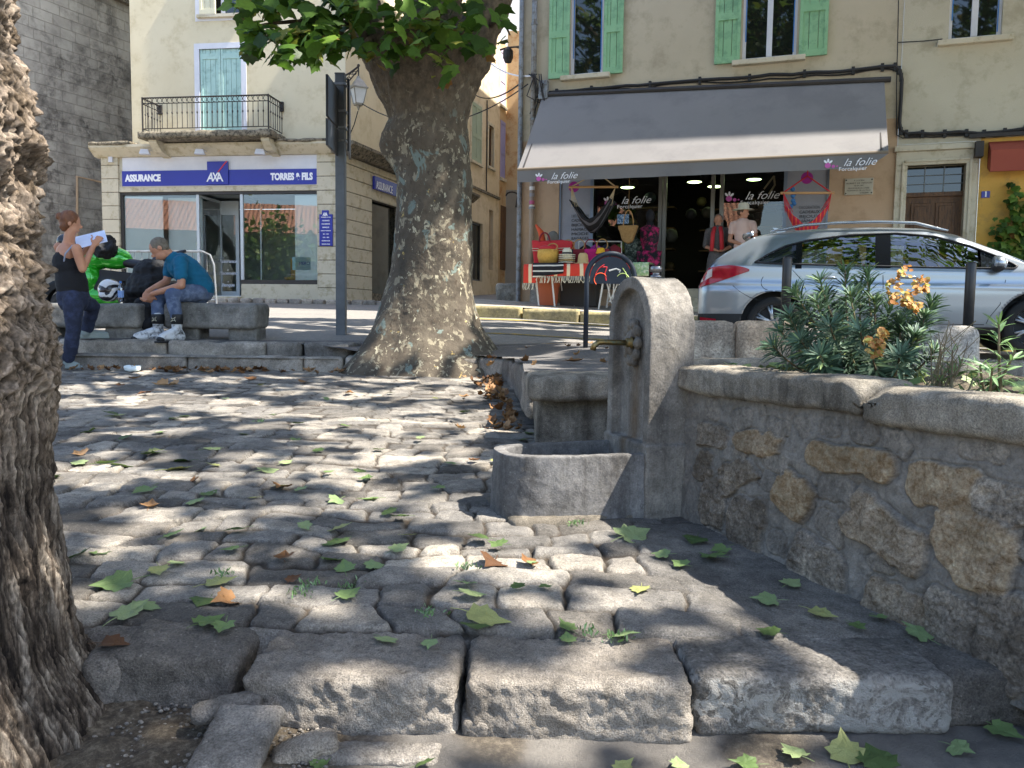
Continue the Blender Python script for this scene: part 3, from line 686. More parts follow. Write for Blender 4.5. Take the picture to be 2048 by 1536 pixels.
# --- old trunk, left foreground: outline measured at the right-hand edge
ctr = np.array([-1.62, 1.98])
prof = [(0, 55), (110, 56), (150, 72), (250, 100), (300, 106), (350, 97), (400, 90), (480, 108), (560, 112), (620, 118), (700, 128), (800, 136), (850, 134), (900, 122), (980, 119), (1060, 130), (1120, 148), (1200, 160), (1300, 180), (1400, 206), (1480, 232), (1560, 262)]
D = np.linalg.norm(ctr); a0 = math.atan2(ctr[0], ctr[1]); zs_l, rs_l = [], []
for (py, px) in prof[::-1]:
    d = ray(px, py); half = math.atan2(d[0], d[1])-a0; r = D*math.sin(half)*.985
    tdist = D*math.cos(half); p = CAM+d*(tdist/math.hypot(d[0], d[1])); zs_l.append(p[2]); rs_l.append(r)
zs_l = [-.25]+zs_l+[2.4, 3.4]; rs_l = [rs_l[0]*1.25]+rs_l+[rs_l[-1], rs_l[-1]*.8]
def oldbark(T, z, P, r):
    Q = np.column_stack([np.cos(T)*.55, np.sin(T)*.55, z])
    up = sstep(.62, .95, z+.08*vnoise(Q*3, 5))
    crag = .050*fbm(Q, 3.2, 5, 201, .55, True)+.045*fbm(Q, 10, 4, 202, .6, True)+.019*fbm(Q, 30, 3, 203, .6, True)+.005*fbm(Q, 70, 2, 207)
    Q2 = np.column_stack([np.cos(T+.25*z)*.55, np.sin(T+.25*z)*.55, z*.06])+.02*np.column_stack([vnoise(Q*4, 61), vnoise(Q*4, 62), vnoise(Q*4, 63)])
    grain = .035*fbm(Q2, 5, 3, 204, .5, True)+.030*fbm(Q2, 17, 4, 205, .6, True)+.016*fbm(Q2, 46, 3, 206, .7, True)+.008*fbm(Q, 40, 3, 208)
    return (crag-.07)*up+(grain-.055*sstep(-.02, .2, z))*(1-up)
zarr = np.array(zs_l); axp = [ctr-np.array([.0, 0]) for _ in zarr]
V, Fc, T, zz = trunk_geo(axp, rs_l, zarr, 620, 1100, oldbark)
om, nt, b = newmat('old_bark'); v = coords(nt)
vs = coords(nt, (1, 1, .12)); geo = nd(nt, 'ShaderNodeNewGeometry')
up = attr(nt, 'up')
cr = ramp(nt, noise(nt, 13, 9, .75, v, .8), [(.3, '#2a211a'), (.44, '#5c5042'), (.56, '#84776a'), (.68, '#a59a8b'), (.8, '#84553a')])
cg = ramp(nt, noise(nt, 30, 8, .7, vs, .3), [(.38, '#1f1a16'), (.5, '#4f463d'), (.66, '#93897c')])
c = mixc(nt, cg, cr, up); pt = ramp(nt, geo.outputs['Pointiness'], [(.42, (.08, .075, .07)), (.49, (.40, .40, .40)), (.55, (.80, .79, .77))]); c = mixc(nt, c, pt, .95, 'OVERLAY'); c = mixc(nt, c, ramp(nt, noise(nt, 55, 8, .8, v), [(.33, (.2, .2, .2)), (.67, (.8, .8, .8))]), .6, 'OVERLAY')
nt.links.new(c, b.inputs['Base Color']); b.inputs['Roughness'].default_value = .95; b.inputs['Specular IOR Level'].default_value = .2
bump(nt, b, mixc(nt, noise(nt, 60, 6, .8, vs), noise(nt, 70, 8, .8, v), up), .012)
tree1 = thing('old_tree', 'gnarled old tree trunk with cracked bark, in the left foreground', 'tree', (ctr[0], ctr[1], -.05))
link_mesh('trunk', V, Fc, om, tree1, True, True, {'up': sstep(.55, .9, zz+.1*vnoise(np.column_stack([np.cos(T), np.sin(T), zz])*2.5, 5))})
mb = MB(); mb.tube([(-1.62, 1.98, 3.2), (-1.3, 2.4, 4.2), (-.2, 3.4, 5.4), (1.6, 3.9, 6.3), (3.4, 4.0, 7.0)], [.32, .26, .19, .12, .05], 14)
mb.tube([(-1.7, 2.0, 3.2), (-2.4, 2.6, 4.6), (-3.6, 3.4, 6.4)], [.3, .2, .1], 12); mb.tube([(-1.1, 1.9, 4.5), (-.4, 3.0, 5.6), (1.2, 4.2, 6.6), (2.8, 4.6, 7.2)], [.2, .15, .1, .05], 12)
mb.build('limb', om, tree1, world=True, smooth=True)

# --- big plane tree
pc = (850, 8.95)   # px centre, depth
outl = [(712, 705, 1002), (700, 715, 988), (680, 730, 975), (650, 745, 962), (620, 757, 957), (580, 768, 953), (540, 778, 950), (500, 784, 949), (450, 788, 948), (400, 791, 946), (350, 789, 944), (320, 783, 942), (290, 768, 940), (270, 764, 938), (240, 778, 936), (215, 772, 940), (180, 758, 950), (150, 748, 962), (120, 735, 975), (95, 722, 985)]
zs_l, ax_l, rs_l = [], [], []
for (py, xl, xr) in outl:
    pl_, pr_ = at(xl, py, 8.95), at(xr, py, 8.95); zs_l.append(pl_[2]); ax_l.append(((pl_[0]+pr_[0])/2, 8.95)); rs_l.append((pr_[0]-pl_[0])/2*.985)
zs_l = [.35]+zs_l; ax_l = [ax_l[0]]+ax_l; rs_l = [rs_l[0]*1.3]+rs_l
def planebark(T, z, P, r):
    Q = np.column_stack([np.cos(T)*.5, np.sin(T)*.5, z])
    flare = sstep(1.35, .6, z)*(.13*(np.maximum(0, np.sin(T*3.5+.6))**1.5)+.05*fbm(Q, 2.5, 3, 211))
    b = .035*fbm(Q, 1.6, 4, 212)+.012*fbm(Q, 6, 4, 213)+.003*fbm(Q, 30, 3, 214)
    kn = .09*np.exp(-(((z-2.78)/.16)**2+((T-math.pi)/.35)**2))+.06*np.exp(-(((z-3.55)/.25)**2+((T-math.pi*1.1)/.3)**2))
    crag = sstep(2.9, 3.5, z)*.03*fbm(Q, 7, 4, 215, ridged=True)
    return b+kn+flare-.01+crag
V, Fc, T, zz = trunk_geo(ax_l, rs_l, np.array(zs_l), 420, 420, planebark)
V[:, 1] = 8.95+(V[:, 1]-8.95)*.85
bm_, nt, b = newmat('plane_bark'); v = coords(nt, (1, 1, .7))
def patch(sc, th, seed):
    mp = nd(nt, 'ShaderNodeMapping'); nt.links.new(v, mp.inputs[0]); mp.inputs['Location'].default_value = (seed, seed*.7, seed*1.3)
    return ramp(nt, noise(nt, sc, 7, .62, mp.outputs[0], .5), [(th, (0, 0, 0)), (th+.03, (1, 1, 1))])
c = ramp(nt, noise(nt, 5, 6, .6, v), [(.3, '#403a31'), (.5, '#52493d'), (.7, '#61584a')])
c = mixc(nt, c, '#867d69', patch(11, .56, 1)); c = mixc(nt, c, '#aaa28a', patch(16, .61, 4)); c = mixc(nt, c, '#6c776f', patch(5, .60, 7)); c = mixc(nt, c, '#453b30', patch(20, .60, 9)); c = mixc(nt, c, '#b39a5c', patch(9, .68, 12))
tc = nd(nt, 'ShaderNodeTexCoord'); sx = nd(nt, 'ShaderNodeSeparateXYZ'); nt.links.new(tc.outputs['Object'], sx.inputs[0]); ad = nd(nt, 'ShaderNodeMath', operation='MULTIPLY_ADD'); ad.inputs[1].default_value = 1.6
nt.links.new(noise(nt, 2, 4, .6, v), ad.inputs[0]); nt.links.new(sx.outputs[2], ad.inputs[2])
rt = ramp(nt, ad.outputs[0], [(.0, (0, 0, 0)), (1, (1, 1, 1))]); 
mr = nd(nt, 'ShaderNodeMapRange'); mr.inputs[1].default_value = 3.0; mr.inputs[2].default_value = 3.7; nt.links.new(ad.outputs[0], mr.inputs[0])
c = mixc(nt, c, ramp(nt, noise(nt, 14, 8, .75, v), [(.35, '#3f372d'), (.65, '#6e6150')]), mr.outputs[0])  # shade on the upper trunk put into its colour as darker brown
nt.links.new(c, b.inputs['Base Color']); b.inputs['Roughness'].default_value = .8; b.inputs['Specular IOR Level'].default_value = .3
bump(nt, b, noise(nt, 22, 9, .72, v), .012)
tree2 = thing('plane_tree', 'big plane tree with mottled bark, growing between the kerb and the street', 'tree', (-1.0, 8.95, .6))
link_mesh('trunk', V, Fc, bm_, tree2, True)
# the limbs the trunk splits into
LB = [([(790, 150), (765, 100), (742, 50), (720, 10), (668, -60), (600, -160), (480, -330), (300, -520)], [.25, .22, .19, .17, .16, .15, .12, .08], 8.9, .0), ([(905, 150), (935, 110), (962, 60), (985, 10), (1004, -60), (1040, -200), (1130, -420), (1260, -640)], [.30, .25, .21, .19, .18, .20, .15, .08], 8.95, .0),
      ([(850, 160), (862, 90), (872, 20), (880, -80), (870, -240), (840, -480)], [.50, .40, .30, .26, .2, .1], 9.2, .25)]
mb = MB()
for pts, rd, Y, dy in LB:
    P3 = [at(a, b_, Y+dy*i) for i, (a, b_) in enumerate(pts)]; mb.tube(P3, rd, 20)
mb.ball(at(850, 150, 8.98), (.54, .45, .40), 20, 12)
V, Fc, Nn = remesh(mb, .035, 3); V = V+Nn*(.04*fbm(V, 3, 4, 221)+.03*fbm(V, 8, 4, 222, .6, True)+.008*fbm(V, 28, 3, 223))[:, None]
link_mesh('limb', V, Fc, bm_, tree2, True)
mb = MB()
for (p, q, mid) in (((738, 95), (500, 90), (620, 20)), ((722, 50), (470, 60), (600, 30)), ((860, 120), (790, 60), (820, 70)), ((880, 130), (930, 60), (905, 90)), ((975, 60), (1020, 70), (1000, 20))):
    a, c_, m_ = at(*p, 8.9), at(*q, 8.3), at(*mid, 8.5); t = np.linspace(0, 1, 8)[:, None]; P3 = (1-t)**2*a+2*t*(1-t)*m_+t*t*c_; mb.tube(P3, list(np.linspace(.035, .008, 8)), 6)
for (a, c_) in (((-1.0, 9, 6.5), (3.8, 8.3, 8.4)), ((-1.2, 9, 6.2), (1.8, 5.6, 8.2)), ((-.8, 9, 6.6), (5.5, 11, 9.2)), ((-1.2, 9, 6.3), (-5, 7, 8.6)), ((-1.1, 9, 6.5), (-2.6, 12, 9.5)), ((-.7, 9, 6.8), (4.2, 6.0, 9.0))):
    a, c_ = np.array(a, float), np.array(c_, float); m_ = (a+c_)/2+[0, 0, .6]; t = np.linspace(0, 1, 10)[:, None]; mb.tube((1-t)**2*a+2*t*(1-t)*m_+t*t*c_, list(np.linspace(.15, .03, 10)), 8)
mb.build('branch', bm_, tree2, world=True, smooth=True)

# in-view foliage: clumps along the drooping twigs (px, py, rx, ry, depth, count)
CL = [(500, 10, 40, 22, 8.3, 26), (520, 55, 38, 22, 8.2, 34), (560, 75, 45, 30, 8.2, 60), (610, 85, 45, 35, 8.2, 75), (655, 90, 45, 30, 8.3, 60), (640, 45, 45, 30, 8.4, 60), (590, 110, 35, 18, 8.1, 28), (700, 40, 45, 45, 8.4, 85), (730, 95, 30, 28, 8.4, 40), (500, 98, 22, 10, 8.2, 12), (680, 5, 60, 25, 8.5, 60),
      (560, 5, 60, 20, 8.4, 40), (780, 40, 50, 50, 8.2, 100), (775, 110, 30, 28, 8.2, 32), (830, 30, 60, 45, 8.2, 110), (830, 90, 45, 30, 8.1, 55), (890, 60, 50, 50, 8.2, 100), (880, 125, 35, 22, 8.2, 34), (945, 30, 45, 40, 8.3, 80), (960, 90, 35, 30, 8.4, 45), (1000, 30, 22, 35, 8.4, 26), (850, -30, 190, 45, 8.6, 200), (600, -30, 140, 30, 8.6, 120), (915, 160, 16, 14, 8.2, 6), (1010, 75, 14, 12, 8.4, 6), (770, 142, 10, 8, 8.2, 3)]
P, Sz, Nn, U = [], [], [], []
for (px, py, rx, ry, Y, n) in CL:
    n = int(n*(.62 if px < 700 else .28))
    a = RNG.normal(0, .48, (n, 3))
    for q in a:
        P.append(at(px+q[0]*rx, py+q[1]*ry, Y+q[2]*.5)); Sz.append(RNG.uniform(.12, .21)); Nn.append([RNG.normal(0, .6), -.5+RNG.normal(0, .5), .7+RNG.normal(0, .3)]); U.append([RNG.normal(0, .7), -.2+RNG.normal(0, .5), -.75])
leaves_mesh('foliage', np.array(P), np.array(Sz), np.array(Nn), np.array(U), LP0, LM, tree2)

# unseen crown leaves overhead, their gaps carved to put sun patches where wanted
LIT = [ # photo px, py, rx, ry, strength : where the sun reaches the paving
 (180, 945, 110, 26, 1), (330, 800, 130, 12, .8), (560, 822, 190, 14, .9), (850, 790, 160, 14, .7), (760, 850, 200, 16, .9), (960, 832, 80, 14, .8), (250, 862, 90, 9, .6), (540, 905, 120, 10, .5), (760, 880, 160, 9, .6), (700, 965, 120, 13, .7), (420, 955, 150, 14, .6), (930, 900, 60, 10, .6),
 (860, 1030, 90, 16, .6), (560, 1020, 150, 13, .55), (330, 1040, 160, 14, .5), (920, 1120, 130, 22, .9), (700, 1090, 120, 14, .5), (1040, 1080, 130, 18, .8), (1240, 1120, 90, 34, 1), (1330, 1180, 110, 30, 1), (1150, 1180, 140, 18, .6), (600, 1190, 90, 20, .8), (830, 1205, 90, 14, .5), (370, 1190, 90, 18, .4), (1270, 1260, 120, 18, .6), (1120, 1245, 80, 18, .7), (1440, 1235, 70, 16, .9),
 (850, 1345, 90, 22, 1), (700, 1400, 190, 34, 1), (720, 1450, 200, 34, .9), (1010, 1345, 110, 24, 1), (1200, 1370, 170, 26, .95), (1180, 1450, 200, 26, .8), (1150, 1130, 120, 30, .9), (1290, 1200, 120, 24, .95), (560, 1310, 50, 12, .6), (1650, 1345, 130, 22, .8), (1500, 1300, 80, 14, .6), (1700, 1390, 120, 24, .8), (1130, 1440, 200, 18, .6), (600, 1500, 120, 18, .7), (1600, 1500, 160, 20, .7), (480, 1450, 60, 20, .6), (1300, 1500, 150, 16, .5),
 (140, 772, 60, 10, .8), (450, 752, 170, 5, .6), (750, 757, 140, 5, .7), (660, 775, 90, 6, .5), (880, 760, 90, 8, .6), (1000, 770, 50, 8, .7), (300, 915, 60, 8, .4), (640, 925, 90, 9, .5)]
lit_g = []
for (px, py, rx, ry, s_) in LIT:
    c0 = gc(px, py); cx = gc(px+rx, py)[0]-c0[0]; y1 = gc(px, py-ry)[1]; y0 = gc(px, py+ry)[1]; lit_g.append((c0[0], (y0+y1)/2, cx, (y1-y0)/2, s_))
lit_g = np.array(lit_g)
def lightness(x, y):
    L = np.zeros_like(x)
    for (cx, cy, rx, ry, s_) in lit_g:
        q = (((x-cx)/rx)**2+((y-cy)/max(ry, .07))**2)*.85; L = np.maximum(L, s_*np.exp(-q*.8))
    P_ = np.stack([x, y*1.5, 0*x], 1); L2 = sstep(.05, .30, fbm(P_, 1.5, 3, 301))*.9
    out = (y < 1.95) | (y > 8.7) | (x < -4.5) | (x > 1.3)
    return np.where(out, L2, np.maximum(L*1.1, .55*L2))
# sunlit places off the cobbled slope: (x, y, z, radius) of the thing that is lit
SPOT = [(-.50, 8.5, 1.05, .12), (-.46, 8.5, 1.4, .17), (-.42, 8.5, 1.75, .17), (-.40, 8.5, 2.1, .13), (-.36, 8.5, 2.4, .08), (-.40, 8.5, 2.75, .04), (-.75, 8.35, .80, .10),
        (-1.28, 1.66, 1.62, .22), (-1.28, 1.66, 1.30, .24), (-1.30, 1.64, .98, .18), (-1.35, 1.6, .74, .08), (-1.22, 1.62, .16, .13), (-1.12, 1.66, -.0, .14), (-1.3, 1.6, .45, .06),
        (.70, 3.38, 1.05, .22), (.66, 3.45, .9, .16), (.66, 3.5, 1.15, .2), (1.35, 3.3, 1.0, .12), (1.55, 3.2, 1.25, .16), (1.35, 2.4, .85, .14), (1.6, 2.2, .85, .16), (.9, 3.4, .85, .09),
        (.1, 3.35, .35, .10), (.35, 3.3, .33, .07), (4.3, 9.2, 2.2, .5), (5.8, 9.0, 1.8, .6), (6.3, 9.0, 1.6, .6), (3.3, 9.5, 1.3, .4), (2.4, 6.6, 1.0, .2)]
def canopy(name, parent, x0, x1, y0, y1, n, h0, h1, zf, size):
    gx = RNG.uniform(x0, x1, n); gy = RNG.uniform(y0, y1, n); L = lightness(gx, gy); keep = RNG.uniform(0, 1, n) > L**.5*1.3
    gx, gy = gx[keep], gy[keep]; gzz = zf(gx, gy); h = RNG.uniform(h0, h1, len(gx)); t = (h-gzz)/S[2]
    P = np.stack([gx+S[0]*t, gy+S[1]*t, h], 1)
    for (sx_, sy_, sz_, sr_) in SPOT:
        d = P-np.array([sx_, sy_, sz_]); al = d@S; dist = np.linalg.norm(d-al[:, None]*S, axis=1); P = P[~((dist < sr_*1.0+.10) & (al > 0) & (RNG.uniform(0, 1, len(P)) < .97))]
    k = len(P); Nn = S+RNG.normal(0, .45, (k, 3)); U = RNG.normal(0, 1, (k, 3)); U[:, 2] -= .5
    # keep the crown out of the air that the camera sees
    q = (P-CAM)@RN; vis = (-q[:, 2] > 0) & (np.abs(q[:, 0]/-q[:, 2]) < .66) & (np.abs(q[:, 1]/-q[:, 2]) < .49)
    P, Nn, U = P[~vis], Nn[~vis], U[~vis]
    return leaves_mesh(name, P, RNG.uniform(size*.8, size*1.25, len(P)), Nn, U, LP1, LM, parent)
canopy('crown', tree1, -4.6, 2.6, 1.2, 4.6, 6600, 7.0, 9.4, gz, .19)
canopy('crown', tree2, -9.0, 2.6, 4.6, 9.2, 11300, 7.6, 10.4, gz, .21)
canopy('crown', tree2, -9.0, 9.0, 9.2, 13.3, 11000, 7.4, 9.6, road, .26)
canopy('crown', tree2, 2.6, 9.0, 2.0, 9.2, 6500, 7.0, 9.4, lambda x, y: .9+0*x, .26)

# ------------------------------------------------------------------ leaves on the ground, one by one
GL = [(85, 960, 60), (420, 990, 40), (230, 1170, 75), (295, 1215, 60), (260, 1232, 70), (318, 1148, 45), (150, 1120, 60), (200, 1110, 40), (460, 1107, 40), (470, 1065, 45), (612, 1060, 38), (680, 1065, 50), (672, 1085, 60), (660, 1127, 55), (690, 1140, 50), (748, 1132, 45), (800, 1105, 45), (820, 1080, 30), (780, 1030, 35), (800, 1040, 40), (735, 1000, 45), (672, 1008, 40), (540, 945, 45), (560, 975, 35), (960, 1085, 45), (995, 1098, 45), (697, 1195, 55), (930, 1180, 55), (945, 1200, 60), (970, 1245, 90), (950, 1268, 60), (1130, 1260, 45), (1135, 1278, 40), (1250, 1275, 60), (775, 1283, 60), (1280, 1187, 48), (1035, 1180, 30), (1090, 1183, 30), (1360, 1135, 40), (1320, 1115, 40), (1270, 1072, 90), (1270, 1060, 40), (1390, 1085, 50), (1420, 1120, 60), (1440, 1105, 45), (1530, 1205, 55), (1585, 1170, 50), (1645, 1232, 55), (1535, 1270, 45), (1715, 1260, 40), (1760, 1240, 40), (1835, 1270, 60), (1585, 1505, 60), (1690, 1500, 75), (1750, 1518, 70), (1490, 1530, 55), (2010, 1465, 60), (1920, 1500, 45), (1360, 1530, 50), (1250, 1535, 45), (850, 1528, 40), (640, 1530, 35), (460, 1340, 60), (435, 1350, 45),
      (485, 870, 28), (520, 770, 20), (720, 945, 28), (735, 960, 40), (880, 985, 35), (900, 930, 30), (840, 880, 26), (990, 925, 22), (930, 825, 22), (690, 855, 24), (600, 850, 26), (545, 830, 26), (430, 900, 40), (355, 940, 55), (365, 925, 40), (300, 915, 40), (215, 930, 40), (240, 935, 50), (160, 930, 38), (310, 905, 30), (640, 905, 26), (760, 905, 26), (590, 885, 26), (370, 835, 24), (345, 840, 26), (235, 835, 30), (220, 832, 30), (180, 865, 36), (285, 990, 50), (390, 1010, 40), (600, 985, 35), (510, 1000, 30), (1045, 880, 24), (1060, 870, 30), (350, 1075, 40), (400, 1060, 36), (575, 930, 30), (430, 935, 30), (250, 880, 26), (320, 870, 26), (660, 950, 24), (860, 1290, 20), (1165, 960, 20), (870, 800, 18), (780, 790, 16), (1060, 790, 20), (450, 800, 16), (650, 800, 16), (350, 1130, 45), (440, 1170, 60), (410, 1205, 60), (420, 1250, 60), (445, 1262, 50), (1060, 1130, 30)]
BR = [(985, 1130, 62), (570, 1122, 45), (1055, 1130, 40), (450, 1205, 55), (270, 755, 24), (345, 770, 26), (285, 790, 26), (240, 770, 18), (385, 965, 32), (560, 980, 40), (300, 1015, 40), (160, 915, 30), (232, 1290, 55), (950, 925, 24), (500, 760, 24), (610, 765, 24), (930, 795, 26), (320, 770, 30), (590, 1165, 26), (1600, 730, 50), (1130, 690, 30), (700, 790, 20), (420, 745, 24)]
gm = leafmat('fallen_green_leaf', [(0, '#46592f'), (.35, '#667c48'), (.7, '#7f9165'), (.9, '#8f9a69'), (1, '#97995f')], .15, .6); bmr = leafmat('fallen_brown_leaf', [(0, '#54371f'), (.5, '#7d5732'), (1, '#a3805a')], .1, .7)
def ghit(px, py):
    p = gc(px, py)
    if p[1] > 2.28:
        if p[1] > 8.3: p = gc(px, 742)
        hh_, _, _ = cobble_height(np.array([p[0]]), np.array([p[1]])); return np.array([p[0], p[1], p[2]+hh_[0]+.004])
    q = onplane(px, py, (0, 0, .128), (0, 0, 1))
    if q[1] > 2.05: return q
    q = onplane(px, py, (0, 2, -.022), (0, -.056, 1)); return q
tmpl = {}
LPf = np.vstack([leaf_poly(0)])
for nm, cols, mt in (('fallen_leaf', GL, gm), ('dry_leaf', BR, bmr)):
    metas = []
    for k in range(6):
        kk = len(LPf); pl = LPf.copy(); pl[:, 0] *= RNG.uniform(.8, 1.1); pl += RNG.normal(0, .025, pl.shape)
        ring = np.vstack([pl*.55+[0, .17], pl]); mids = np.vstack([[0, .38], ring]); cu = RNG.uniform(.1, .35) if nm == 'fallen_leaf' else RNG.uniform(.5, .9)
        zz = cu*(np.abs(mids[:, 0])**1.3*(1 if k % 2 else .6)+((mids[:, 1]-.4)**2)*(.8 if k % 3 else -.3))+.05*vnoise(np.column_stack([mids*5, np.full(len(mids), k*3.)]), 7)
        V = np.column_stack([mids-[0, .4], zz]); Fc = [(0, 1+i, 1+(i+1) % kk) for i in range(kk)]+[(1+i, 1+kk+i, 1+kk+(i+1) % kk, 1+(i+1) % kk) for i in range(kk)]
        st = MB(); st.tube([(0, -.4, .02), (.03, -.6, .05), (.08, -.85, .04)], [.018, .014, .012], 4); n0 = len(V)
        V = np.vstack([V, st.v]); Fc = Fc+[tuple(i+n0 for i in f) for f in st.f]
        me = bpy.data.meshes.new(nm); me.from_pydata(V.tolist(), [], Fc); me.update(); a = me.attributes.new('tint', 'FLOAT', 'POINT'); a.data.foreach_set('value', np.full(len(V), k/5.0, np.float32)); me.materials.append(mt); metas.append(me)
    for i, (px, py, wd) in enumerate(cols):
        p = ghit(px+RNG.uniform(-2, 2), py); o = bpy.data.objects.new(nm, metas[i % 6]); COL.objects.link(o)
        s_ = min(.155, max(.05, wd/F*np.linalg.norm(p-CAM)*.92)); o.scale = (s_, s_, s_*.8); o.location = (p[0], p[1], p[2]+.004); o.rotation_euler = (RNG.normal(0, .16)+.06, RNG.normal(0, .16), RNG.uniform(0, 6.28))
        if (px, py) == (1600, 730): o.location = (1.35, 3.3, .82)
        if (px, py) == (1130, 690): o.location = tuple(at(1150, 718, 6.3)); o.location.z = float(terr(o.location.x, o.location.y))+.02
        tag(o, 'green plane leaf fallen on the stone paving' if nm == 'fallen_leaf' else 'curled brown leaf fallen on the stone paving', 'leaf', 'fallen green leaves' if nm == 'fallen_leaf' else 'fallen brown leaves')
# leaf litter drifts along the kerbs: nobody could count it
n = 330; P, U, Nn, Sz = [], [], [], []
for i in range(n):
    r = RNG.uniform()
    if r < .45: x = RNG.uniform(-5.5, -.5); y = 8.40-abs(RNG.normal(0, .05)); z = gz(0, y)+.012
    elif r < .85:
        t = RNG.uniform()**1.3; x = -.14+.2*t-abs(RNG.normal(0, .11)); y = 8.0-2.7*t; z = gz(0, y)+.012+RNG.uniform(0, .02)
    else:
        if i % 3: continue
        x = RNG.uniform(-.6, .9); y = RNG.uniform(5.6, 9.2); z = float(terr(x, y))+.012
    P.append((x, y, z)); Nn.append([RNG.normal(0, .5), RNG.normal(0, .5), 1]); U.append([RNG.normal(), RNG.normal(), RNG.normal(0, .3)]); Sz.append(RNG.uniform(.04, .085))
tag(leaves_mesh('leaf_litter', np.array(P), np.array(Sz), np.array(Nn), np.array(U), LP0, bmr, None, curl=-.5), 'brown dry leaf litter blown against the kerb', 'leaf litter', kind='stuff')

# ------------------------------------------------------------------ plants in the planter
sm = leafmat('spurge_leaf', [(0, '#26382a'), (.45, '#405742'), (.8, '#5f7a5f'), (1, '#8b9a5a')], .15, .55); fm_ = leafmat('spurge_bract', [(0, '#a8703f'), (.5, '#c08f55'), (.8, '#c7ac66'), (1, '#98a04e')], .35, .6)
stm = mat('plant_stem', '#5d4a3a', '#6f6a48', 10, .8, 60, .002)
narrow = np.array([(0, 0), (.055, .25), (.065, .6), (.03, .9), (0, 1), (-.03, .9), (-.065, .6), (-.055, .25)])
def spurge(label, stems, base, lsize=.075, mat_=None, nleaf=64):
    root = thing('spurge_shrub', label, 'shrub', base); P, Nn, U, Sz, Ti = [], [], [], [], []; mb = MB()
    for (tip, dens) in stems:
        tip = np.array(tip); b0 = np.array(base)+[RNG.normal(0, .05), RNG.normal(0, .05), -.02]; mid = (b0+tip)/2+[(tip[0]-b0[0])*.22, (tip[1]-b0[1])*.22, -.04]
        t = np.linspace(0, 1, 12)[:, None]; C = (1-t)**2*b0+2*t*(1-t)*mid+t*t*tip; mb.tube(C, list(np.linspace(.007, .003, 12)), 5)
        L = np.linalg.norm(tip-b0)
        for k in range(int(nleaf*dens)):
            f = 1-RNG.uniform()**1.9*.62; j = min(10, int(f*11)); p = C[j]*(1-(f*11-j))+C[j+1]*(f*11-j) if f < 1 else C[-1]; d = C[min(j+1, 11)]-C[j]; d /= np.linalg.norm(d)+1e-9
            a = k*2.39996; e1 = np.cross(d, [.3, .7, .1]); e1 /= np.linalg.norm(e1); e2 = np.cross(d, e1); rdl = e1*math.cos(a)+e2*math.sin(a)
            lift = -.55+1.5*(f-.35)/.65+RNG.normal(0, .15); u = rdl+d*lift; P.append(p); U.append(u); Nn.append(d-rdl*lift*.8+RNG.normal(0, .15, 3)); Sz.append(lsize*RNG.uniform(.7, 1.15)*(1-.35*max(0, f-.9)*10*.6)); Ti.append(np.clip(.25+.6*(f-.4)+RNG.normal(0, .15), 0, .93) if RNG.uniform() > .03 else 1)
    leaves_mesh('leaves', np.array(P), np.array(Sz), np.array(Nn), np.array(U), narrow, mat_ or sm, root, curl=.22, tint=np.array(Ti)); mb.build('stem', stm, root, world=True); return root
SB = (1.47, 3.28, .80)
tips = [(1545, 690, 3.2, .8), (1590, 580, 3.25, 1), (1578, 630, 3.1, .8), (1640, 560, 3.3, 1), (1632, 600, 3.2, 1), (1690, 540, 3.4, 1), (1735, 545, 3.4, 1), (1700, 590, 3.2, 1), (1750, 600, 3.3, 1), (1800, 640, 3.2, 1), (1780, 610, 3.4, .9), (1865, 600, 3.3, 1), (1850, 630, 3.2, 1), (1830, 670, 3.1, 1), (1660, 650, 3.05, 1), (1720, 660, 3.0, 1), (1600, 680, 3.05, 1), (1560, 660, 3.3, .8), (1870, 700, 3.15, .7), (1800, 710, 3.0, .8), (1640, 710, 2.98, .8), (1745, 715, 2.96, .7), (1610, 620, 3.5, 1), (1680, 620, 3.5, 1), (1770, 660, 3.5, 1), (1650, 590, 3.55, 1), (1720, 570, 3.6, 1), (1820, 630, 3.55, 1), (1590, 650, 3.5, 1), (1700, 700, 3.1, 1)]
shrub = spurge('bushy blue-green spurge with orange seed heads, beside the wall coping', [(at(a, b_, Y), d) for a, b_, Y, d in tips], SB, .078, nleaf=125)
rd = np.array([(.5*math.cos(a), .5+.5*math.sin(a)) for a in np.linspace(-math.pi/2, 1.5*math.pi, 8, endpoint=False)])
for (px, py, rx, ry, Y, n) in [(1810, 545, 18, 14, 3.15, 26), (1845, 572, 15, 18, 3.2, 54), (1790, 570, 20, 12, 3.15, 20), (1800, 595, 26, 18, 3.15, 50), (1825, 612, 18, 12, 3.15, 44), (1752, 695, 18, 24, 2.9, 80), (1765, 668, 7, 7, 2.9, 26)]:
    P, Nn, U, Sz = [], [], [], []
    for i in range(n):
        P.append(at(px+RNG.uniform(-.8, .8)*rx, py+RNG.uniform(-.8, .8)*ry, Y+RNG.normal(0, .02))); Nn.append([RNG.normal(0, .6), -.5+RNG.normal(0, .4), .7]); U.append(RNG.normal(0, 1, 3)); Sz.append(RNG.uniform(.012, .024))
    leaves_mesh('seed_head', np.array(P), np.array(Sz), np.array(Nn), np.array(U), rd, fm_, shrub, curl=-.4)
gl = leafmat('pale_spurge_leaf', [(0, '#4d6b3d'), (.5, '#6f8f5c'), (1, '#93ad84')], .25, .5)
B2_ = (1.50, 2.55, .80)
spurge('young pale green spurge with upright leaves, at the right edge', [(at(1998, 648, 2.55), 1), (at(2030, 700, 2.5), .6), (at(1960, 730, 2.5), .5), (at(1985, 735, 2.45), .5)], (1.50, 2.52, .80), .07, gl, 40)
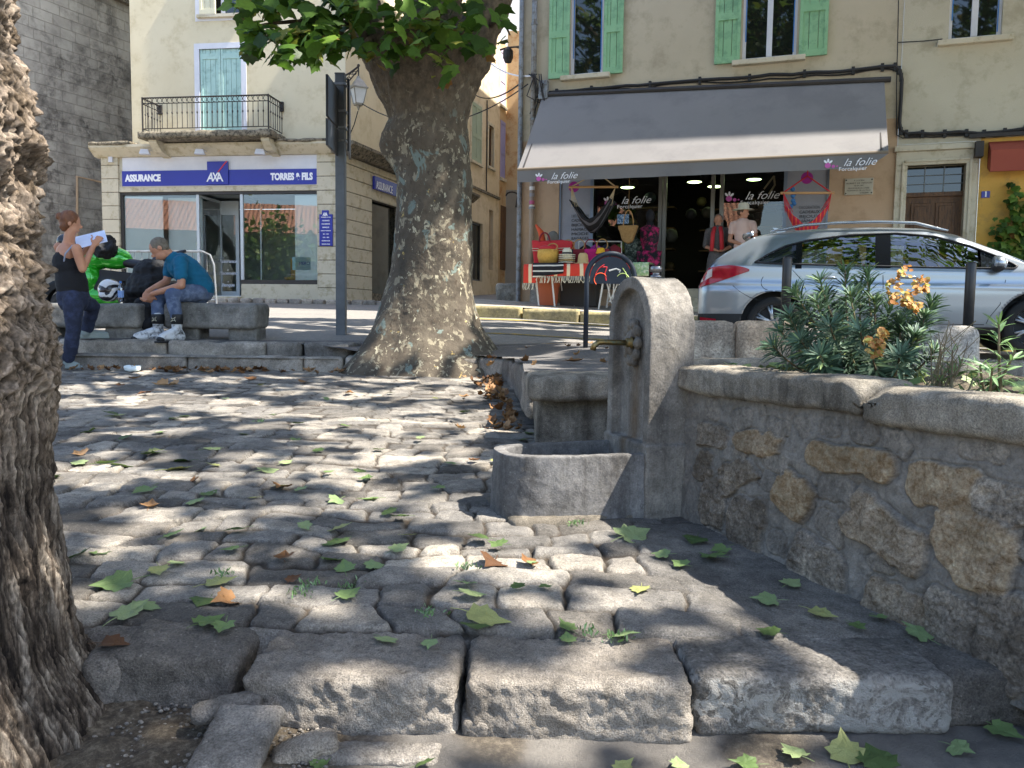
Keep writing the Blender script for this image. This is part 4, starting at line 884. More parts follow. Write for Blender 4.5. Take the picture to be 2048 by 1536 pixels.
spurge('low green seedlings on the soil between spurge and coping', [(at(x_, y_, 2.75), .35) for x_, y_ in ((1900, 745), (1880, 760), (1925, 720), (1860, 770), (1800, 762), (1830, 768), (1945, 760), (1970, 765), (1905, 700))], (1.38, 2.72, .79), .05, gl, 34)
mb = MB(); 
for k in range(26):
    p = at(RNG.uniform(1850, 1960), RNG.uniform(640, 720), RNG.uniform(2.7, 3.0)); b0 = np.array([1.42+RNG.normal(0, .03), 2.75, .8]); mb.tube([b0, (b0+p)/2+RNG.normal(0, .03, 3), p], [.0025, .0018, .001], 4)
tag(mb.build('dry_twigs', stm, loc=(1.4, 2.75, .8), world=True), 'leafless brown twigs sticking up beside the young spurge', 'twigs')
# leaves and crumbs lying on the planter soil
P = np.column_stack([RNG.uniform(1.0, 2.0, 160), RNG.uniform(2.1, 4.0, 160), np.full(160, .83)]); P = P[(P[:, 0]-W0[0])*-WN[0]+(P[:, 1]-W0[1])*-WN[1] > .06]
tag(leaves_mesh('planter_litter', P, RNG.uniform(.03, .07, len(P)), RNG.normal(0, .4, (len(P), 3))+[0, 0, 1], RNG.normal(0, 1, (len(P), 3)), LP0, gm, None), 'scattered green and pale leaves on the planter soil', 'leaf litter', kind='stuff')
# small weeds in the joints
P, U, Nn, Sz = [], [], [], []
for (px, py) in [(600, 1195), (615, 1180), (855, 1235), (1230, 1278), (930, 1145), (440, 1345), (470, 1350), (1150, 1050), (520, 845), (700, 1170), (1180, 1275), (450, 1155), (410, 710), (1060, 695)]:
    p0 = ghit(px, py)
    for k in range(36):
        P.append(p0+[RNG.normal(0, .02), RNG.normal(0, .02), .0]); U.append([RNG.normal(0, .6), RNG.normal(0, .6), 1]); Nn.append([RNG.normal(), RNG.normal(), .3]); Sz.append(RNG.uniform(.008, .025))
tag(leaves_mesh('weeds', np.array(P), np.array(Sz), np.array(Nn), np.array(U), narrow*[2.2, 1], gl, None), 'tiny weeds growing in the paving joints', 'weeds', kind='stuff')
# ------------------------------------------------------------------ facade frames
class Frame:
    def __init__(s, x, y, z, rz): s.o = np.array([x, y, z], float); s.rz = rz; c, q = math.cos(rz), math.sin(rz); s.R = np.array([[c, -q, 0], [q, c, 0], [0, 0, 1.0]])
    def hit(s, px, py, y=0.0):
        n = s.R[:, 1]; p = onplane(px, py, s.o+n*y, n); q = s.R.T@(p-s.o); return q[0], q[2]
    def X(s, px, py=500, y=0.0): return s.hit(px, py, y)[0]
    def Zz(s, px, py, y=0.0): return s.hit(px, py, y)[1]
    def rect(s, x0, x1, y0, y1, y=0.0):
        a, b, c, d = s.hit(x0, (y0+y1)/2, y)[0], s.hit(x1, (y0+y1)/2, y)[0], s.hit((x0+x1)/2, y1, y)[1], s.hit((x0+x1)/2, y0, y)[1]; return a, b, c, d
    def w(s, p): return s.o+s.R@np.asarray(p, float)
_tc = {}
def text(body, h, m, parent, loc, name='lettering', align='CENTER', shear=0.0, depth=.004, R=None, bold=0.0, width=None, spacing=1.0):
    cu = bpy.data.curves.new('t', 'FONT'); cu.body = body; cu.size = h*1.38; cu.align_x = align; cu.align_y = 'CENTER'; cu.shear = shear; cu.extrude = depth; cu.offset = bold; cu.space_character = spacing; cu.resolution_u = 3; cu.space_line = .95
    o = bpy.data.objects.new('t', cu); COL.objects.link(o); dg = bpy.context.evaluated_depsgraph_get(); me = bpy.data.meshes.new_from_object(o.evaluated_get(dg)); bpy.data.objects.remove(o)
    me.name = name; me.materials.clear(); me.materials.append(m); o = bpy.data.objects.new(name, me); COL.objects.link(o); o.parent = parent; o.location = tuple(float(v) for v in loc)
    o.rotation_euler = (math.pi/2, 0, 0) if R is None else R
    if width:
        xs_ = [v.co.x for v in me.vertices]; wd = max(xs_)-min(xs_); o.scale = (width/wd, 1, 1)
    return o
FA = Frame(-10.13, 20.42, 1.40, math.atan2(-.14, 1))
FS = Frame(-3.98, 19.56, 1.40, math.atan2(1, .32))           # side street wall, local x runs up the alley, local y points into the building (left)
FB = Frame(.46, 16.37, 1.30, math.atan2(-.351, 1))

P_ = {}
P_['cream'] = mat('cream_render', '#cdc0a0', '#d6caac', .9, .9, 60, .003, c3='#c2b493', sc3=2.2, w3=.3)
P_['beige'] = mat('weathered_beige_render', '#b6aa92', '#c0b49b', .7, .92, 60, .003, c3='#a69a82', sc3=1.6, w3=.35)
P_['pink'] = mat('pinkish_render', '#b59878', '#bfa283', 1, .9, 60, .003, c3='#ab8e6e', sc3=2.5, w3=.3)
P_['ochre'] = mat('yellow_ochre_render', '#c99a45', '#d3a855', 1.2, .9, 60, .003, c3='#b08c4c', sc3=3, w3=.3)
P_['orange'] = mat('orange_render', '#b39770', '#bca17a', 1.0, .9, 60, .003, c3='#9d7348', sc3=2, w3=.3)
P_['alley'] = mat('alley_render', '#c6b597', '#d0c0a3', .8, .9, 60, .003, c3='#b3a184', sc3=1.5, w3=.4)
P_['stonetrim'] = mat('pale_stone_trim', '#c0b7a0', '#cac0a9', 2, .88, 60, .003, c3='#a89c80', sc3=5, w3=.3)
P_['moss'] = mat('mossy_cornice_edge', '#6e6555', '#8d836f', 7, .95, 50, .01, c3='#3b372e', sc3=12, w3=.7)
P_['white'] = mat('white_trim', '#c9cad0', '#d6d6da', 3, .7, 30, .001)
P_['teal'] = mat('pale_teal_paint', '#9dbdb4', '#a9c7bd', 2, .6, 40, .0012, c3='#8ba99f', sc3=6, w3=.3)
P_['green'] = mat('mint_green_paint', '#7fae80', '#8db98d', 2, .55, 40, .0012, c3='#6f9a75', sc3=6, w3=.3)
P_['sage'] = mat('sage_shutter_paint', '#8d9a83', '#98a58e', 2, .7, 40, .001)
P_['lilac'] = mat('lilac_shutter_paint', '#8a86b0', '#9692ba', 2, .7, 40, .001)
P_['iron'] = mat('black_iron', '#2d2a28', '#3a3532', 10, .55, 60, .0005, metal=.4)
P_['blue'] = mat('royal_blue_sign', '#232c8f', '#273198', 1, .35, 20, .0)
P_['red'] = mat('red_line', '#c3263a', None, 1, .4, 20, 0)
P_['wt'] = mat('white_lettering', '#eeeef2', None, 1, .5, 20, 0)
P_['alu'] = mat('pale_aluminium', '#c4cacb', '#b9c0c2', 3, .4, 30, .0003, metal=.2)
P_['dark'] = mat('dark_frame', '#2b2724', '#37322d', 5, .5, 30, .0005)
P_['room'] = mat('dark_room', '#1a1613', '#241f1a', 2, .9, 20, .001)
P_['panel'] = mat('white_display_panel', '#dfe6e4', '#d5dedd', 1, .6, 10, 0)
P_['wood'] = mat('brown_door_wood', '#54381f', '#6b4a2b', 3, .6, 40, .002, scale=(6, 6, .8), c3='#3d2917', sc3=8, w3=.4)
P_['greypanel'] = mat('grey_side_panel', '#8b8b8e', '#96969a', 2, .6, 30, .0005)
P_['zinc'] = mat('grey_zinc_pipe', '#7b8084', '#8d9194', 4, .5, 40, .0006, metal=.4, c3='#66605a', sc3=9)
P_['pipe'] = mat('painted_pipe', '#94806a', '#a18d76', 4, .6, 40, .0006)
P_['glass'] = glassmat('window_glass'); P_['glassr'] = glassmat('shop_glass', (.93, .97, .96), 1.5, .0003)
mm, nt, b = newmat('dark_pane'); b.inputs['Base Color'].default_value = (.012, .014, .012, 1); b.inputs['Roughness'].default_value = .03; b.inputs['Specular IOR Level'].default_value = .9
bump(nt, b, noise(nt, 1.5, 2, .5, coords(nt)), .0012); P_['pane'] = mm
P_['cable'] = mat('black_cable', '#1d1b1a', None, 1, .6, 20, 0)

def shutter(par, x0, x1, z0, z1, m, y=-.03, th=.035, nb=3, braces=True, name='shutter', rails=(.03, .45, .97)):
    mb = MB(); n = nb; w_ = (x1-x0)/n
    for i in range(n): mb.bb(x0+i*w_+.004, x0+(i+1)*w_-.004, y-th, y, z0, z1)
    if braces:
        fr = .065
        for f in rails: zc = z0+(z1-z0)*f; mb.bb(x0, x1, y-th-.018, y-th-.001, max(z0, zc-fr), min(z1, zc+fr))
        mb.bb(x0, x0+.06, y-th-.017, y-th-.0005, z0, z1); mb.bb(x1-.06, x1, y-th-.017, y-th-.0005, z0, z1)
    return mb.build(name, m, par, bevel=.004)
def window(par, x0, x1, z0, z1, fm, y=.14, mull=1, pane='pane', transoms=(), fw=.06):
    fr = MB(); fr.bb(x0, x0+fw, y-.03, y+.03, z0, z1); fr.bb(x1-fw, x1, y-.03, y+.03, z0, z1); fr.bb(x0+fw, x1-fw, y-.03, y+.03, z0, z0+fw); fr.bb(x0+fw, x1-fw, y-.03, y+.03, z1-fw, z1)
    for k in range(mull): xc = x0+(x1-x0)*(k+1)/(mull+1); fr.bb(xc-fw*.8, xc+fw*.8, y-.035, y+.028, z0+fw, z1-fw)
    for t in transoms: zc = z0+(z1-z0)*t; fr.bb(x0+fw, x1-fw, y-.02, y+.02, zc-.015, zc+.015)
    o = fr.build('window', fm, par, bevel=.004); g = MB(); g.quad((x0+.02, y+.006, z0+.02), (x1-.02, y+.006, z0+.02), (x1-.02, y+.006, z1-.02), (x0+.02, y+.006, z1-.02)); g.build('pane', P_[pane], o); return o

# ================================================================== insurance office
ax = thing('corner_building', 'cream corner building with a blue insurance sign and an iron balcony', 'building', FA.o, FA.rz)
sA = FA.X(262, 150); xR = FA.X(692, 450); zc0 = FA.Zz(440, 312); zc1 = FA.Zz(440, 292); HT = 13.4
fw_ = FA.rect(400, 483, 97, 278); w2 = FA.rect(400, 483, -120, 30)
mb = MB(); walls(mb, sA, xR, zc1-.05, HT, [fw_, w2], 0, .22); mb.quad((sA, 0, zc1), (sA, 0, HT), (sA, 8, HT), (sA, 8, zc1)); mb.quad((sA, 0, HT), (xR, 0, HT), (xR, 8, HT), (sA, 8, HT)); mb.build('wall', P_['cream'], ax)
mb = MB()
for r_ in (fw_, w2):
    a, b_, c, d = r_; e = .13
    for q in ((a-e, a, c-(e if r_ is w2 else 0), d+e), (b_, b_+e, c-(e if r_ is w2 else 0), d+e), (a, b_, d, d+e)): mb.bb(q[0], q[1], -.012, .06, q[2], q[3])
    if r_ is w2: mb.bb(a, b_, -.012, .06, c-e, c)
mb.build('window_surround', P_['white'], ax)
a, b_, c, d = fw_; md = (a+b_)/2; shutter(ax, a+.01, md-.006, c, d, P_['teal'], .06, .03, 4, True, rails=(.08, .92)); shutter(ax, md+.006, b_-.01, c, d, P_['teal'], .06, .03, 4, True, rails=(.08, .92))
a, b_, c, d = w2; window(ax, a, b_, c, d, P_['white'], .12); sh = shutter(ax, a+.02, a+.42, c, d, mat('cream_shutter_paint', '#c9c3a6', '#d3cdb2', 2), -.05, .035, 3); mb = MB(); mb.bb(a-.06, b_+.06, -.10, .05, c-.07, c); mb.build('window_sill', P_['stonetrim'], ax)
# shopfront storey
xp0, xp1 = FA.X(210, 450), FA.X(243, 450); xq0, xq1 = FA.X(637, 450), xR
z_w1 = FA.Zz(440, 383); z_sb = FA.Zz(440, 371); z_sill = FA.Zz(560, 566)
def pil(x0, x1, name):
    mb = MB(); z = 0.0; h_ = .325
    while z < zc0-.05:
        mb.bb(x0, x1, -.10, .2, z+.008, min(z+h_-.008, zc0)); z += h_
    o = mb.build(name, P_['stonetrim'], ax, bevel=.008); mb = MB(); mb.bb(x0+.01, x1-.01, -.088, .19, 0, zc0); mb.build('joint_bed', P_['moss'], o); return o
pil(xp0, xp1, 'pilaster'); pil(xq0, xq1, 'pilaster')
mb = MB(); mb.bb(xp1, xq0, -.06, .3, z_w1, z_sb+.02); mb.bb(xp1, xq0, -.03, .3, z_sb+.03, zc0); mb.build('fascia', P_['stonetrim'], ax)
mb = MB(); xd0, xd1 = FA.X(398, 480), FA.X(483, 480)
mb.bb(xd1, xq0, -.05, .25, 0, z_sill-.03); mb.build('plinth', P_['stonetrim'], ax, bevel=.01); mb = MB(); mb.bb(xp1, xd0, -.05, .25, 0, .14); mb.build('window_base', P_['stonetrim'], ax, bevel=.01)
# cornice with projecting balcony slab
cx0, cx1 = FA.X(196, 295), FA.X(700, 285)
mb = MB(); mb.prism([(cx0, -.38, zc1), (cx0, -.38, zc1-.06), (cx0, -.30, zc1-.13), (cx0, -.14, zc0-.01), (cx0, .25, zc0-.01), (cx0, .25, zc1)], (cx1-cx0, 0, 0)); mb.build('cornice', P_['stonetrim'], ax)
def mossy(name, x0, x1, y0, y1, z0, z1):
    V, Fc = rough_geo(((x0+x1)/2, (y0+y1)/2, (z0+z1)/2), (x1-x0, y1-y0, z1-z0), n=.05, r=.03, amp=.03, fr=4, seed=int(x0*7) % 99, amp2=.012, fr2=14, warp=.02); return link_mesh(name, V, Fc, P_['moss'], ax, True, False)
mossy('cornice_edge', cx0, FA.X(280, 290), -.42, 0, zc1-.02, zc1+.08); mossy('cornice_edge', FA.X(550, 290), cx1, -.42, 0, zc1-.02, zc1+.06)
bx0, bx1 = FA.X(285, 230, -.75), FA.X(537, 230, -.75)
mossy('balcony_slab', bx0-.10, bx1+.10, -.84, 0, zc1+.03, zc1+.19)
for xc in (bx0+.2, bx1-.12):
    mb = MB(); mb.prism([(xc-.1, 0, zc1+.03), (xc-.1, -.7, zc1+.03), (xc-.1, -.7, zc1-.04), (xc-.1, -.45, zc1-.22), (xc-.1, 0, zc1-.3)], (.2, 0, 0)); mb.build('bracket', P_['stonetrim'], ax, bevel=.01)
# railing
rb = zc1+.26; rt_ = FA.Zz(410, 193, -.75); rl = MB()
def railrun(p0, p1, n):
    p0, p1 = np.array(p0, float), np.array(p1, float)
    for z in (rb, rt_-.13, rt_): rl.tube([(p0[0], p0[1], z), (p1[0], p1[1], z)], .011 if z < rt_ else .018, 6)
    for i in range(n+1):
        q = p0+(p1-p0)*i/n; rl.tube([(q[0], q[1], rb), (q[0], q[1], rt_-.13)], .0085, 6)
        rl.ball((q[0], q[1], (rb+rt_)/2), (.02, .02, .035), 6, 4)
        if i < n:
            m_ = p0+(p1-p0)*(i+.5)/n; dd = (p1-p0)/np.linalg.norm(p1-p0); ring = [(m_[0]+dd[0]*.055*math.cos(a), m_[1]+dd[1]*.055*math.cos(a), rt_-.065+.055*math.sin(a)) for a in np.linspace(-.6, 4.6, 12)]; rl.tube(ring, .007, 5)
railrun((bx0, -.75), (bx1, -.75), 25); railrun((bx1, -.75), (bx1, -.02), 6); railrun((bx0, -.75), (bx0, -.02), 6)
for x_ in (bx0, bx1): rl.tube([(x_, -.75, zc1+.15), (x_, -.75, rt_+.02)], .02, 8); rl.box((x_, -.02, rt_-.08), (.09, .06, .22))
rl.build('balcony_railing', P_['iron'], ax)
# sign
sg = MB(); y_s = -.075
wb = FA.rect(245, 635, 312, 372, y_s); sg.bb(wb[0], wb[1], y_s, -.034, wb[2], wb[3]); o = sg.build('sign_band', P_['white'], ax)
bb_ = FA.rect(245, 635, 340, 371.5, y_s); mb = MB(); mb.bb(bb_[0], bb_[1], y_s-.02, y_s-.001, bb_[2]+.01, bb_[3]); sgo = mb.build('blue_sign', P_['blue'], ax)
q_ = FA.rect(415, 457, 323, 369, y_s-.03); mb = MB(); mb.bb(q_[0], q_[1], y_s-.05, y_s-.021, q_[2], q_[3]); mb.build('logo_square', P_['blue'], sgo)
hh_ = .17
tx = FA.hit(287, 357, y_s); text('ASSURANCE', .155, P_['wt'], sgo, (tx[0], y_s-.024, tx[1]), bold=.012, width=FA.X(323, 357)-FA.X(252, 357))
tx = FA.hit(584, 354, y_s); text('TORRES & FILS', .155, P_['wt'], sgo, (tx[0], y_s-.024, tx[1]), bold=.012, width=FA.X(626, 354)-FA.X(542, 354))
def logo(par, cx, cz, h_, y, wd):      # slanted interlocked capitals with a rising red stroke
    text('A', h_, P_['wt'], par, (cx-wd*.30, y, cz), bold=.006, shear=.22, width=wd*.42); text('X', h_, P_['wt'], par, (cx+wd*.01, y-.002, cz), bold=.006, shear=.1, width=wd*.40); text('A', h_, P_['wt'], par, (cx+wd*.30, y-.001, cz), bold=.006, shear=-.12, width=wd*.42)
tx = FA.hit(432, 356, y_s); lw = FA.X(448, 356)-FA.X(415, 356); logo(sgo, tx[0], tx[1], .21, y_s-.055, lw)
a_, b2_ = FA.hit(437, 345, y_s), FA.hit(454, 323, y_s); mb = MB(); mb.prism([(a_[0], y_s-.058, a_[1]), (a_[0]+.03, y_s-.058, a_[1]), (b2_[0]+.04, y_s-.058, b2_[1]), (b2_[0], y_s-.058, b2_[1])], (0, .006, 0)); mb.build('red_stroke', P_['red'], sgo)
for px in (300, 408, 526):
    x_, z_ = FA.hit(px+14, 308, -.05); lm = MB(); lm.tube([(x_, -.05, z_), (x_-.03, -.3, z_+.03), (x_-.05, -.42, z_+.0)], .014, 6); lm.box((x_-.06, -.46, z_-.03), (.24, .14, .12), rz=.3, taper=.7); lm.build('sign_spotlight', P_['white'], ax, bevel=.01)
r_ = FA.rect(219, 227, 314, 325, -.1); mb = MB(); mb.bb(r_[0], r_[1], -.16, -.101, r_[2], r_[3]); mb.build('alarm_box', P_['white'], ax, bevel=.01)
r_ = FA.rect(640, 666, 429, 492, -.1); mb = MB(); mb.bb(r_[0], r_[1], -.14, -.101, r_[2], r_[3]); r2 = FA.rect(645, 658, 421, 432, -.1); mb.bb(r2[0], r2[1], -.139, -.101, r2[2], r2[3]); pq = mb.build('opening_hours_panel', P_['blue'], ax)
xm = (r_[0]+r_[1])/2; logo(pq, (r2[0]+r2[1])/2, r2[2]+.03, .07, -.142, .12)
for i, (t, h_, w_) in enumerate([('TORRES & FILS', .022, .24), ('ASSURANCE', .03, .18), ('PLACEMENTS', .03, .2), ('BANQUE', .03, .16), ('LUNDI AU VENDREDI', .02, .24), ('9H - 12H', .028, .14), ('14H - 18H', .028, .15), ('SAMEDI SUR', .024, .2), ('RENDEZ-VOUS', .024, .2)]):
    text(t, h_, P_['wt'], pq, (xm, -.142, r_[3]-.07-i*.078), width=w_, bold=.001)
# shop window : frames, panes, recessed door, pale interior
zt = z_w1; fr = MB(); 
def post(x_, w_=.05, z0=.14, z1=None, y=.02): fr.bb(x_-w_/2, x_+w_/2, y-.03, y+.03, z0, z1 or zt)
fr.bb(xp1, xq0, -.03, .06, zt-.07, zt); fr.bb(xp1, xp1+.07, -.03, .05, .14, zt-.07); fr.bb(xd1, xq0, -.045, .07, z_sill-.03, z_sill+.07); fr.build('window_frame', P_['dark'], ax)
al = MB(); al.bb(xd0-.05, xd0+.02, -.01, .05, .14, zt-.07); al.bb(xd1-.02, xd1+.05, -.012, .05, z_sill+.07, zt-.07)
yd = 1.1
for (xx, sgn) in ((xd0, 1), (xd1, -1)): al.bb(xx-.02, xx+.02, yd-.04, yd+.02, 0.1, zt-.07); al.bb(xx-.02, xx+.02, .05, yd, zt-.13, zt-.07)
xl, xr_ = FA.X(437, 480, yd), FA.X(479, 480, yd)
for q in ((xl, xl+.09, .12, zt-.3), (xr_-.09, xr_, .12, zt-.3), (xl+.09, xr_-.09, .12, .26), (xl+.09, xr_-.09, zt-.42, zt-.3)): al.bb(q[0], q[1], yd-.03, yd+.03, q[2], q[3])
al.bb(xd0, xr_, yd-.03, yd+.03, zt-.3, zt-.07); al.bb(xd0-.4, xd1+.3, -.0, yd, .02, .12)
dr = al.build('door_frame', P_['alu'], ax)
g = MB(); g.quad((xp1+.07, .02, .14), (xd0-.05, .02, .14), (xd0-.05, .02, zt-.07), (xp1+.07, .02, zt-.07)); g.quad((xd1+.05, .02, z_sill+.07), (xq0, .02, z_sill+.07), (xq0, .02, zt-.07), (xd1+.05, .02, zt-.07))
g.quad((xd0, .05, .12), (xd0, yd, .12), (xd0, yd, zt-.13), (xd0, .05, zt-.13)); g.quad((xd1, .05, .12), (xd1, yd, .12), (xd1, yd, zt-.13), (xd1, .05, zt-.13)); g.quad((xl+.09, yd, .26), (xr_-.09, yd, .26), (xr_-.09, yd, zt-.42), (xl+.09, yd, zt-.42)); g.build('shop_glass', P_['glassr'], ax)
hd = MB(); hd.tube([(xl+.045, yd-.03, 1.1), (xl+.045, yd-.09, 1.1), (xl+.2, yd-.09, 1.1)], .012, 6); hd.build('handle', P_['alu'], dr)
for i, (t) in enumerate(('Assurance', '■', 'Placement', '■', 'Banque')):
    text(t if t != '■' else '.', .085 if t != '■' else .2, P_['wt'], dr, ((xl+xr_)/2-.02, yd-.04, 1.02-i*.15), shear=.2, bold=.003)
rm = MB(); rm.bb(xp1, xd0-.95, .04, .07, 0, zt-.1); rm.bb(xd0-.95, xd0-.06, .28, .31, 0, zt-.1); pn = rm.build('display_panel', P_['panel'], ax); rm = MB(); rm.bb(xq0-.60, xq0-.01, .04, .07, z_sill, zt-.1); rm.build('display_panel', P_['panel'], ax)
rm = MB(); rm.quad((xp0, 3.2, 0), (xR, 3.2, 0), (xR, 3.2, zt), (xp0, 3.2, zt)); rm.quad((xp0, 0.1, .05), (xR, 0.1, .05), (xR, 3.2, .05), (xp0, 3.2, .05)); rm.quad((xp0, 0.0, zt+.01), (xR, 0.0, zt+.01), (xR, 3.2, zt+.01), (xp0, 3.2, zt+.01)); rm.quad((xp0+.05, .2, 0), (xp0+.05, 3.2, 0), (xp0+.05, 3.2, zt), (xp0+.05, .2, zt)); rm.build('interior', mat('office_interior', '#8b9290', '#a3a8a2', 1, .8, 10, 0), ax)
rm = MB(); xk = xd1+.9; rm.box((xk, 1.4, z_sill+.45), (.5, .06, .45)); rm.box((xk, 1.2, z_sill+.16), (.5, .45, .06)); 
for dx in (-.22, .22): rm.tube([(xk+dx, 1.1, .05), (xk+dx, 1.1, z_sill+.15)], .02, 6)
rm.build('chair', mat('tan_chair', '#b08c52', '#a07e48', 3), ax)
rm = MB(); r_ = FA.rect(585, 622, 514, 540, .05); rm.bb(r_[0], r_[1], .04, .06, r_[2], r_[3]); pt_ = rm.build('poster', mat('pale_blue_poster', '#a9cfd6', None, 1, .6, 10, 0), ax); text('MERCI', .07, P_['blue'], pt_, ((r_[0]+r_[1])/2+.08, .036, (r_[2]+r_[3])/2))
mb = MB(); mb.bb(xd0, xd1, -.25, .05, -.02, .10); mb.build('door_step', P_['stonetrim'], ax, bevel=.01)
# side wall along the alley
so = thing('wall_side', None, None) if False else None
LS = 8.2; sd = MB(); xw0 = FS.X(744, 450); swin = (xw0, xw0+1.7, .25, FS.Zz(744, 398)); swin2 = (FS.X(790, 200), FS.X(790, 200)+.9, 4.2, 6.2)
def side(mb_, *a): return [tuple(np.array(FA.R).T@(FS.w((q[0], q[1], q[2]))-FA.o)) for q in a]
def side_build(mb_, name, m, par, **k): mb_.v = [tuple(FA.R.T@(FS.w(q)-FA.o)) for q in mb_.v]; return mb_.build(name, m, par, **k)
sd = MB(); zcs = zc0-.02; walls(sd, 0, LS, zcs, HT, [swin2], 0, .2); side_build(sd, 'side_wall', P_['cream'], ax)
sd = MB(); walls(sd, 0, LS, 0, zcs, [swin], .04, .25); side_build(sd, 'lower_side_wall', P_['moss'], ax)
sd = MB(); z = 0
while z < zcs-.1:
    h_ = min(.325, zcs-z)
    for (q0, q1) in ((0.0, swin[0]), (swin[1], LS)):
        sd.bb(q0, q1, .0, .05, z+.008, z+h_-.008)
    if z+h_ > swin[3]: sd.bb(swin[0], swin[1], .0, .05, max(z, swin[3])+.008, z+h_-.008)
    z += .325
side_build(sd, 'grooved_cladding', P_['stonetrim'], ax, bevel=.008)
sd = MB(); sd.prism([(-.3, -.38, zc1), (-.3, -.38, zc1-.07), (-.3, -.14, zc0-.02), (-.3, .2, zc0-.02), (-.3, .2, zc1)], (LS+.3, 0, 0)); side_build(sd, 'side_cornice', P_['moss'], ax)
sd = MB(); zs2 = FS.Zz(744, 352); sd.bb(xw0, xw0+2.6, -.08, -.02, FS.Zz(744, 378), zs2); ss = side_build(sd, 'side_sign', P_['blue'], ax)
lt = text('ASSURANCE', .2, P_['wt'], ax, (0, 0, 0), width=FS.X(778, 370)-FS.X(745, 370)); lt.parent = ss
p_ = FA.R.T@(FS.w((xw0+.06+(FS.X(778, 370)-FS.X(745, 370))/2, -.09, FS.Zz(760, 375)))-FA.o); lt.location = tuple(p_); lt.rotation_euler = (math.pi/2, 0, FS.rz-FA.rz)
sd = MB(); sd.quad((swin[0], .2, swin[2]), (swin[1], .2, swin[2]), (swin[1], .2, swin[3]), (swin[0], .2, swin[3])); side_build(sd, 'side_window', P_['pane'], ax)
# crowd barrier in front of the office
bar = thing('crowd_barrier', 'grey steel crowd barrier standing in front of the office windows', 'barrier', (*at(330, 600, 16.2)[:2], 1.17)); YB = 16.0
mb = MB(); p = [at(222, 612, YB), at(222, 515, YB), at(232, 503, YB), at(405, 503, YB), at(420, 510, YB), at(428, 530, YB), at(434, 622, YB)]; mb.tube(p, .02, 8); zb_ = at(430, 605, YB)[2]; mb.tube([at(222, 600, YB), at(433, 600, YB)], .015, 6)
for px in np.arange(240, 425, 14.5): mb.tube([at(px, 505, YB), at(px, 600, YB)], .008, 6)
for px in (245, 415): q = at(px, 605, YB); g0 = float(terr(q[0], q[1])); mb.tube([(q[0], q[1]-.3, g0+.01), (q[0], q[1], q[2]), (q[0], q[1]+.3, g0+.01)], .014, 6)
mb.build('rails', P_['zinc'], bar, world=True)
# wall lantern on its bracket at the corner
lo = at(717, 185, 19.0); lan = thing('wall_lantern', 'four-sided street lantern hanging from a scrolled iron bracket', 'street lamp', lo); u = 19.0/F
def L3(px, py): return at(px, py, 19.0)
mb = MB(); mb.tube([L3(688, 152), L3(700, 146), L3(717, 133)], .022, 6); mb.tube([L3(690, 166), L3(700, 160), L3(708, 150), L3(716, 140)], .014, 6); mb.tube([L3(717, 131), L3(717, 158)], .016, 6)
for (cx, cy, r) in ((702, 152, 4), (709, 146, 3.5), (697, 158, 4)): mb.tube([L3(cx+r*math.cos(a), cy+r*math.sin(a)) for a in np.linspace(0, 5.6, 12)], .010, 5)
mb.ball(L3(717, 131), .035, 8, 6); mb.build('bracket', P_['iron'], lan, world=True)
c = L3(717, 185)
def zz(py): return L3(717, py)[2]
def ring4(z, w_): return [(c[0]+w_*math.cos(a+.5), c[1]+w_*math.sin(a+.5), z) for a in (math.pi/4, 3*math.pi/4, 5*math.pi/4, 7*math.pi/4)]
def frust(mb_, z0, w0, z1, w1): mb_.add(ring4(z0, w0)+ring4(z1, w1), [(0, 1, 2, 3), (7, 6, 5, 4), (0, 4, 5, 1), (1, 5, 6, 2), (2, 6, 7, 3), (3, 7, 4, 0)])
mb = MB(); frust(mb, zz(176), .235, zz(163), .13); frust(mb, zz(163), .13, zz(157), .06); frust(mb, zz(178), .25, zz(175.5), .25); frust(mb, zz(211), .12, zz(207), .13); mb.lathe([(.05, 0), (.03, .05)], (c[0], c[1], zz(157)), 8)
for k in range(4): a = ring4(zz(207), .125)[k]; b_ = ring4(zz(177), .215)[k]; mb.tube([a, b_], .012, 5)
mb.tube([(c[0], c[1], zz(211)), (c[0], c[1], zz(221))], [.05, .012], 8); mb.build('lantern_frame', mat('aged_lantern_metal', '#77746c', '#8f8b80', 6, .45, 40, .0005, metal=.5), lan, world=True)
mb = MB(); frust(mb, zz(207), .115, zz(177.5), .205); mb.build('lantern_glass', mat('frosted_glass', '#c9cbc8', '#b5b8b6', 3, .3, 20, 0), lan, world=True)
mb = MB(); mb.tube([L3(716, 222), L3(708, 250), L3(697, 275)], .012, 5); mb.build('lamp_cable', P_['cable'], lan, world=True)
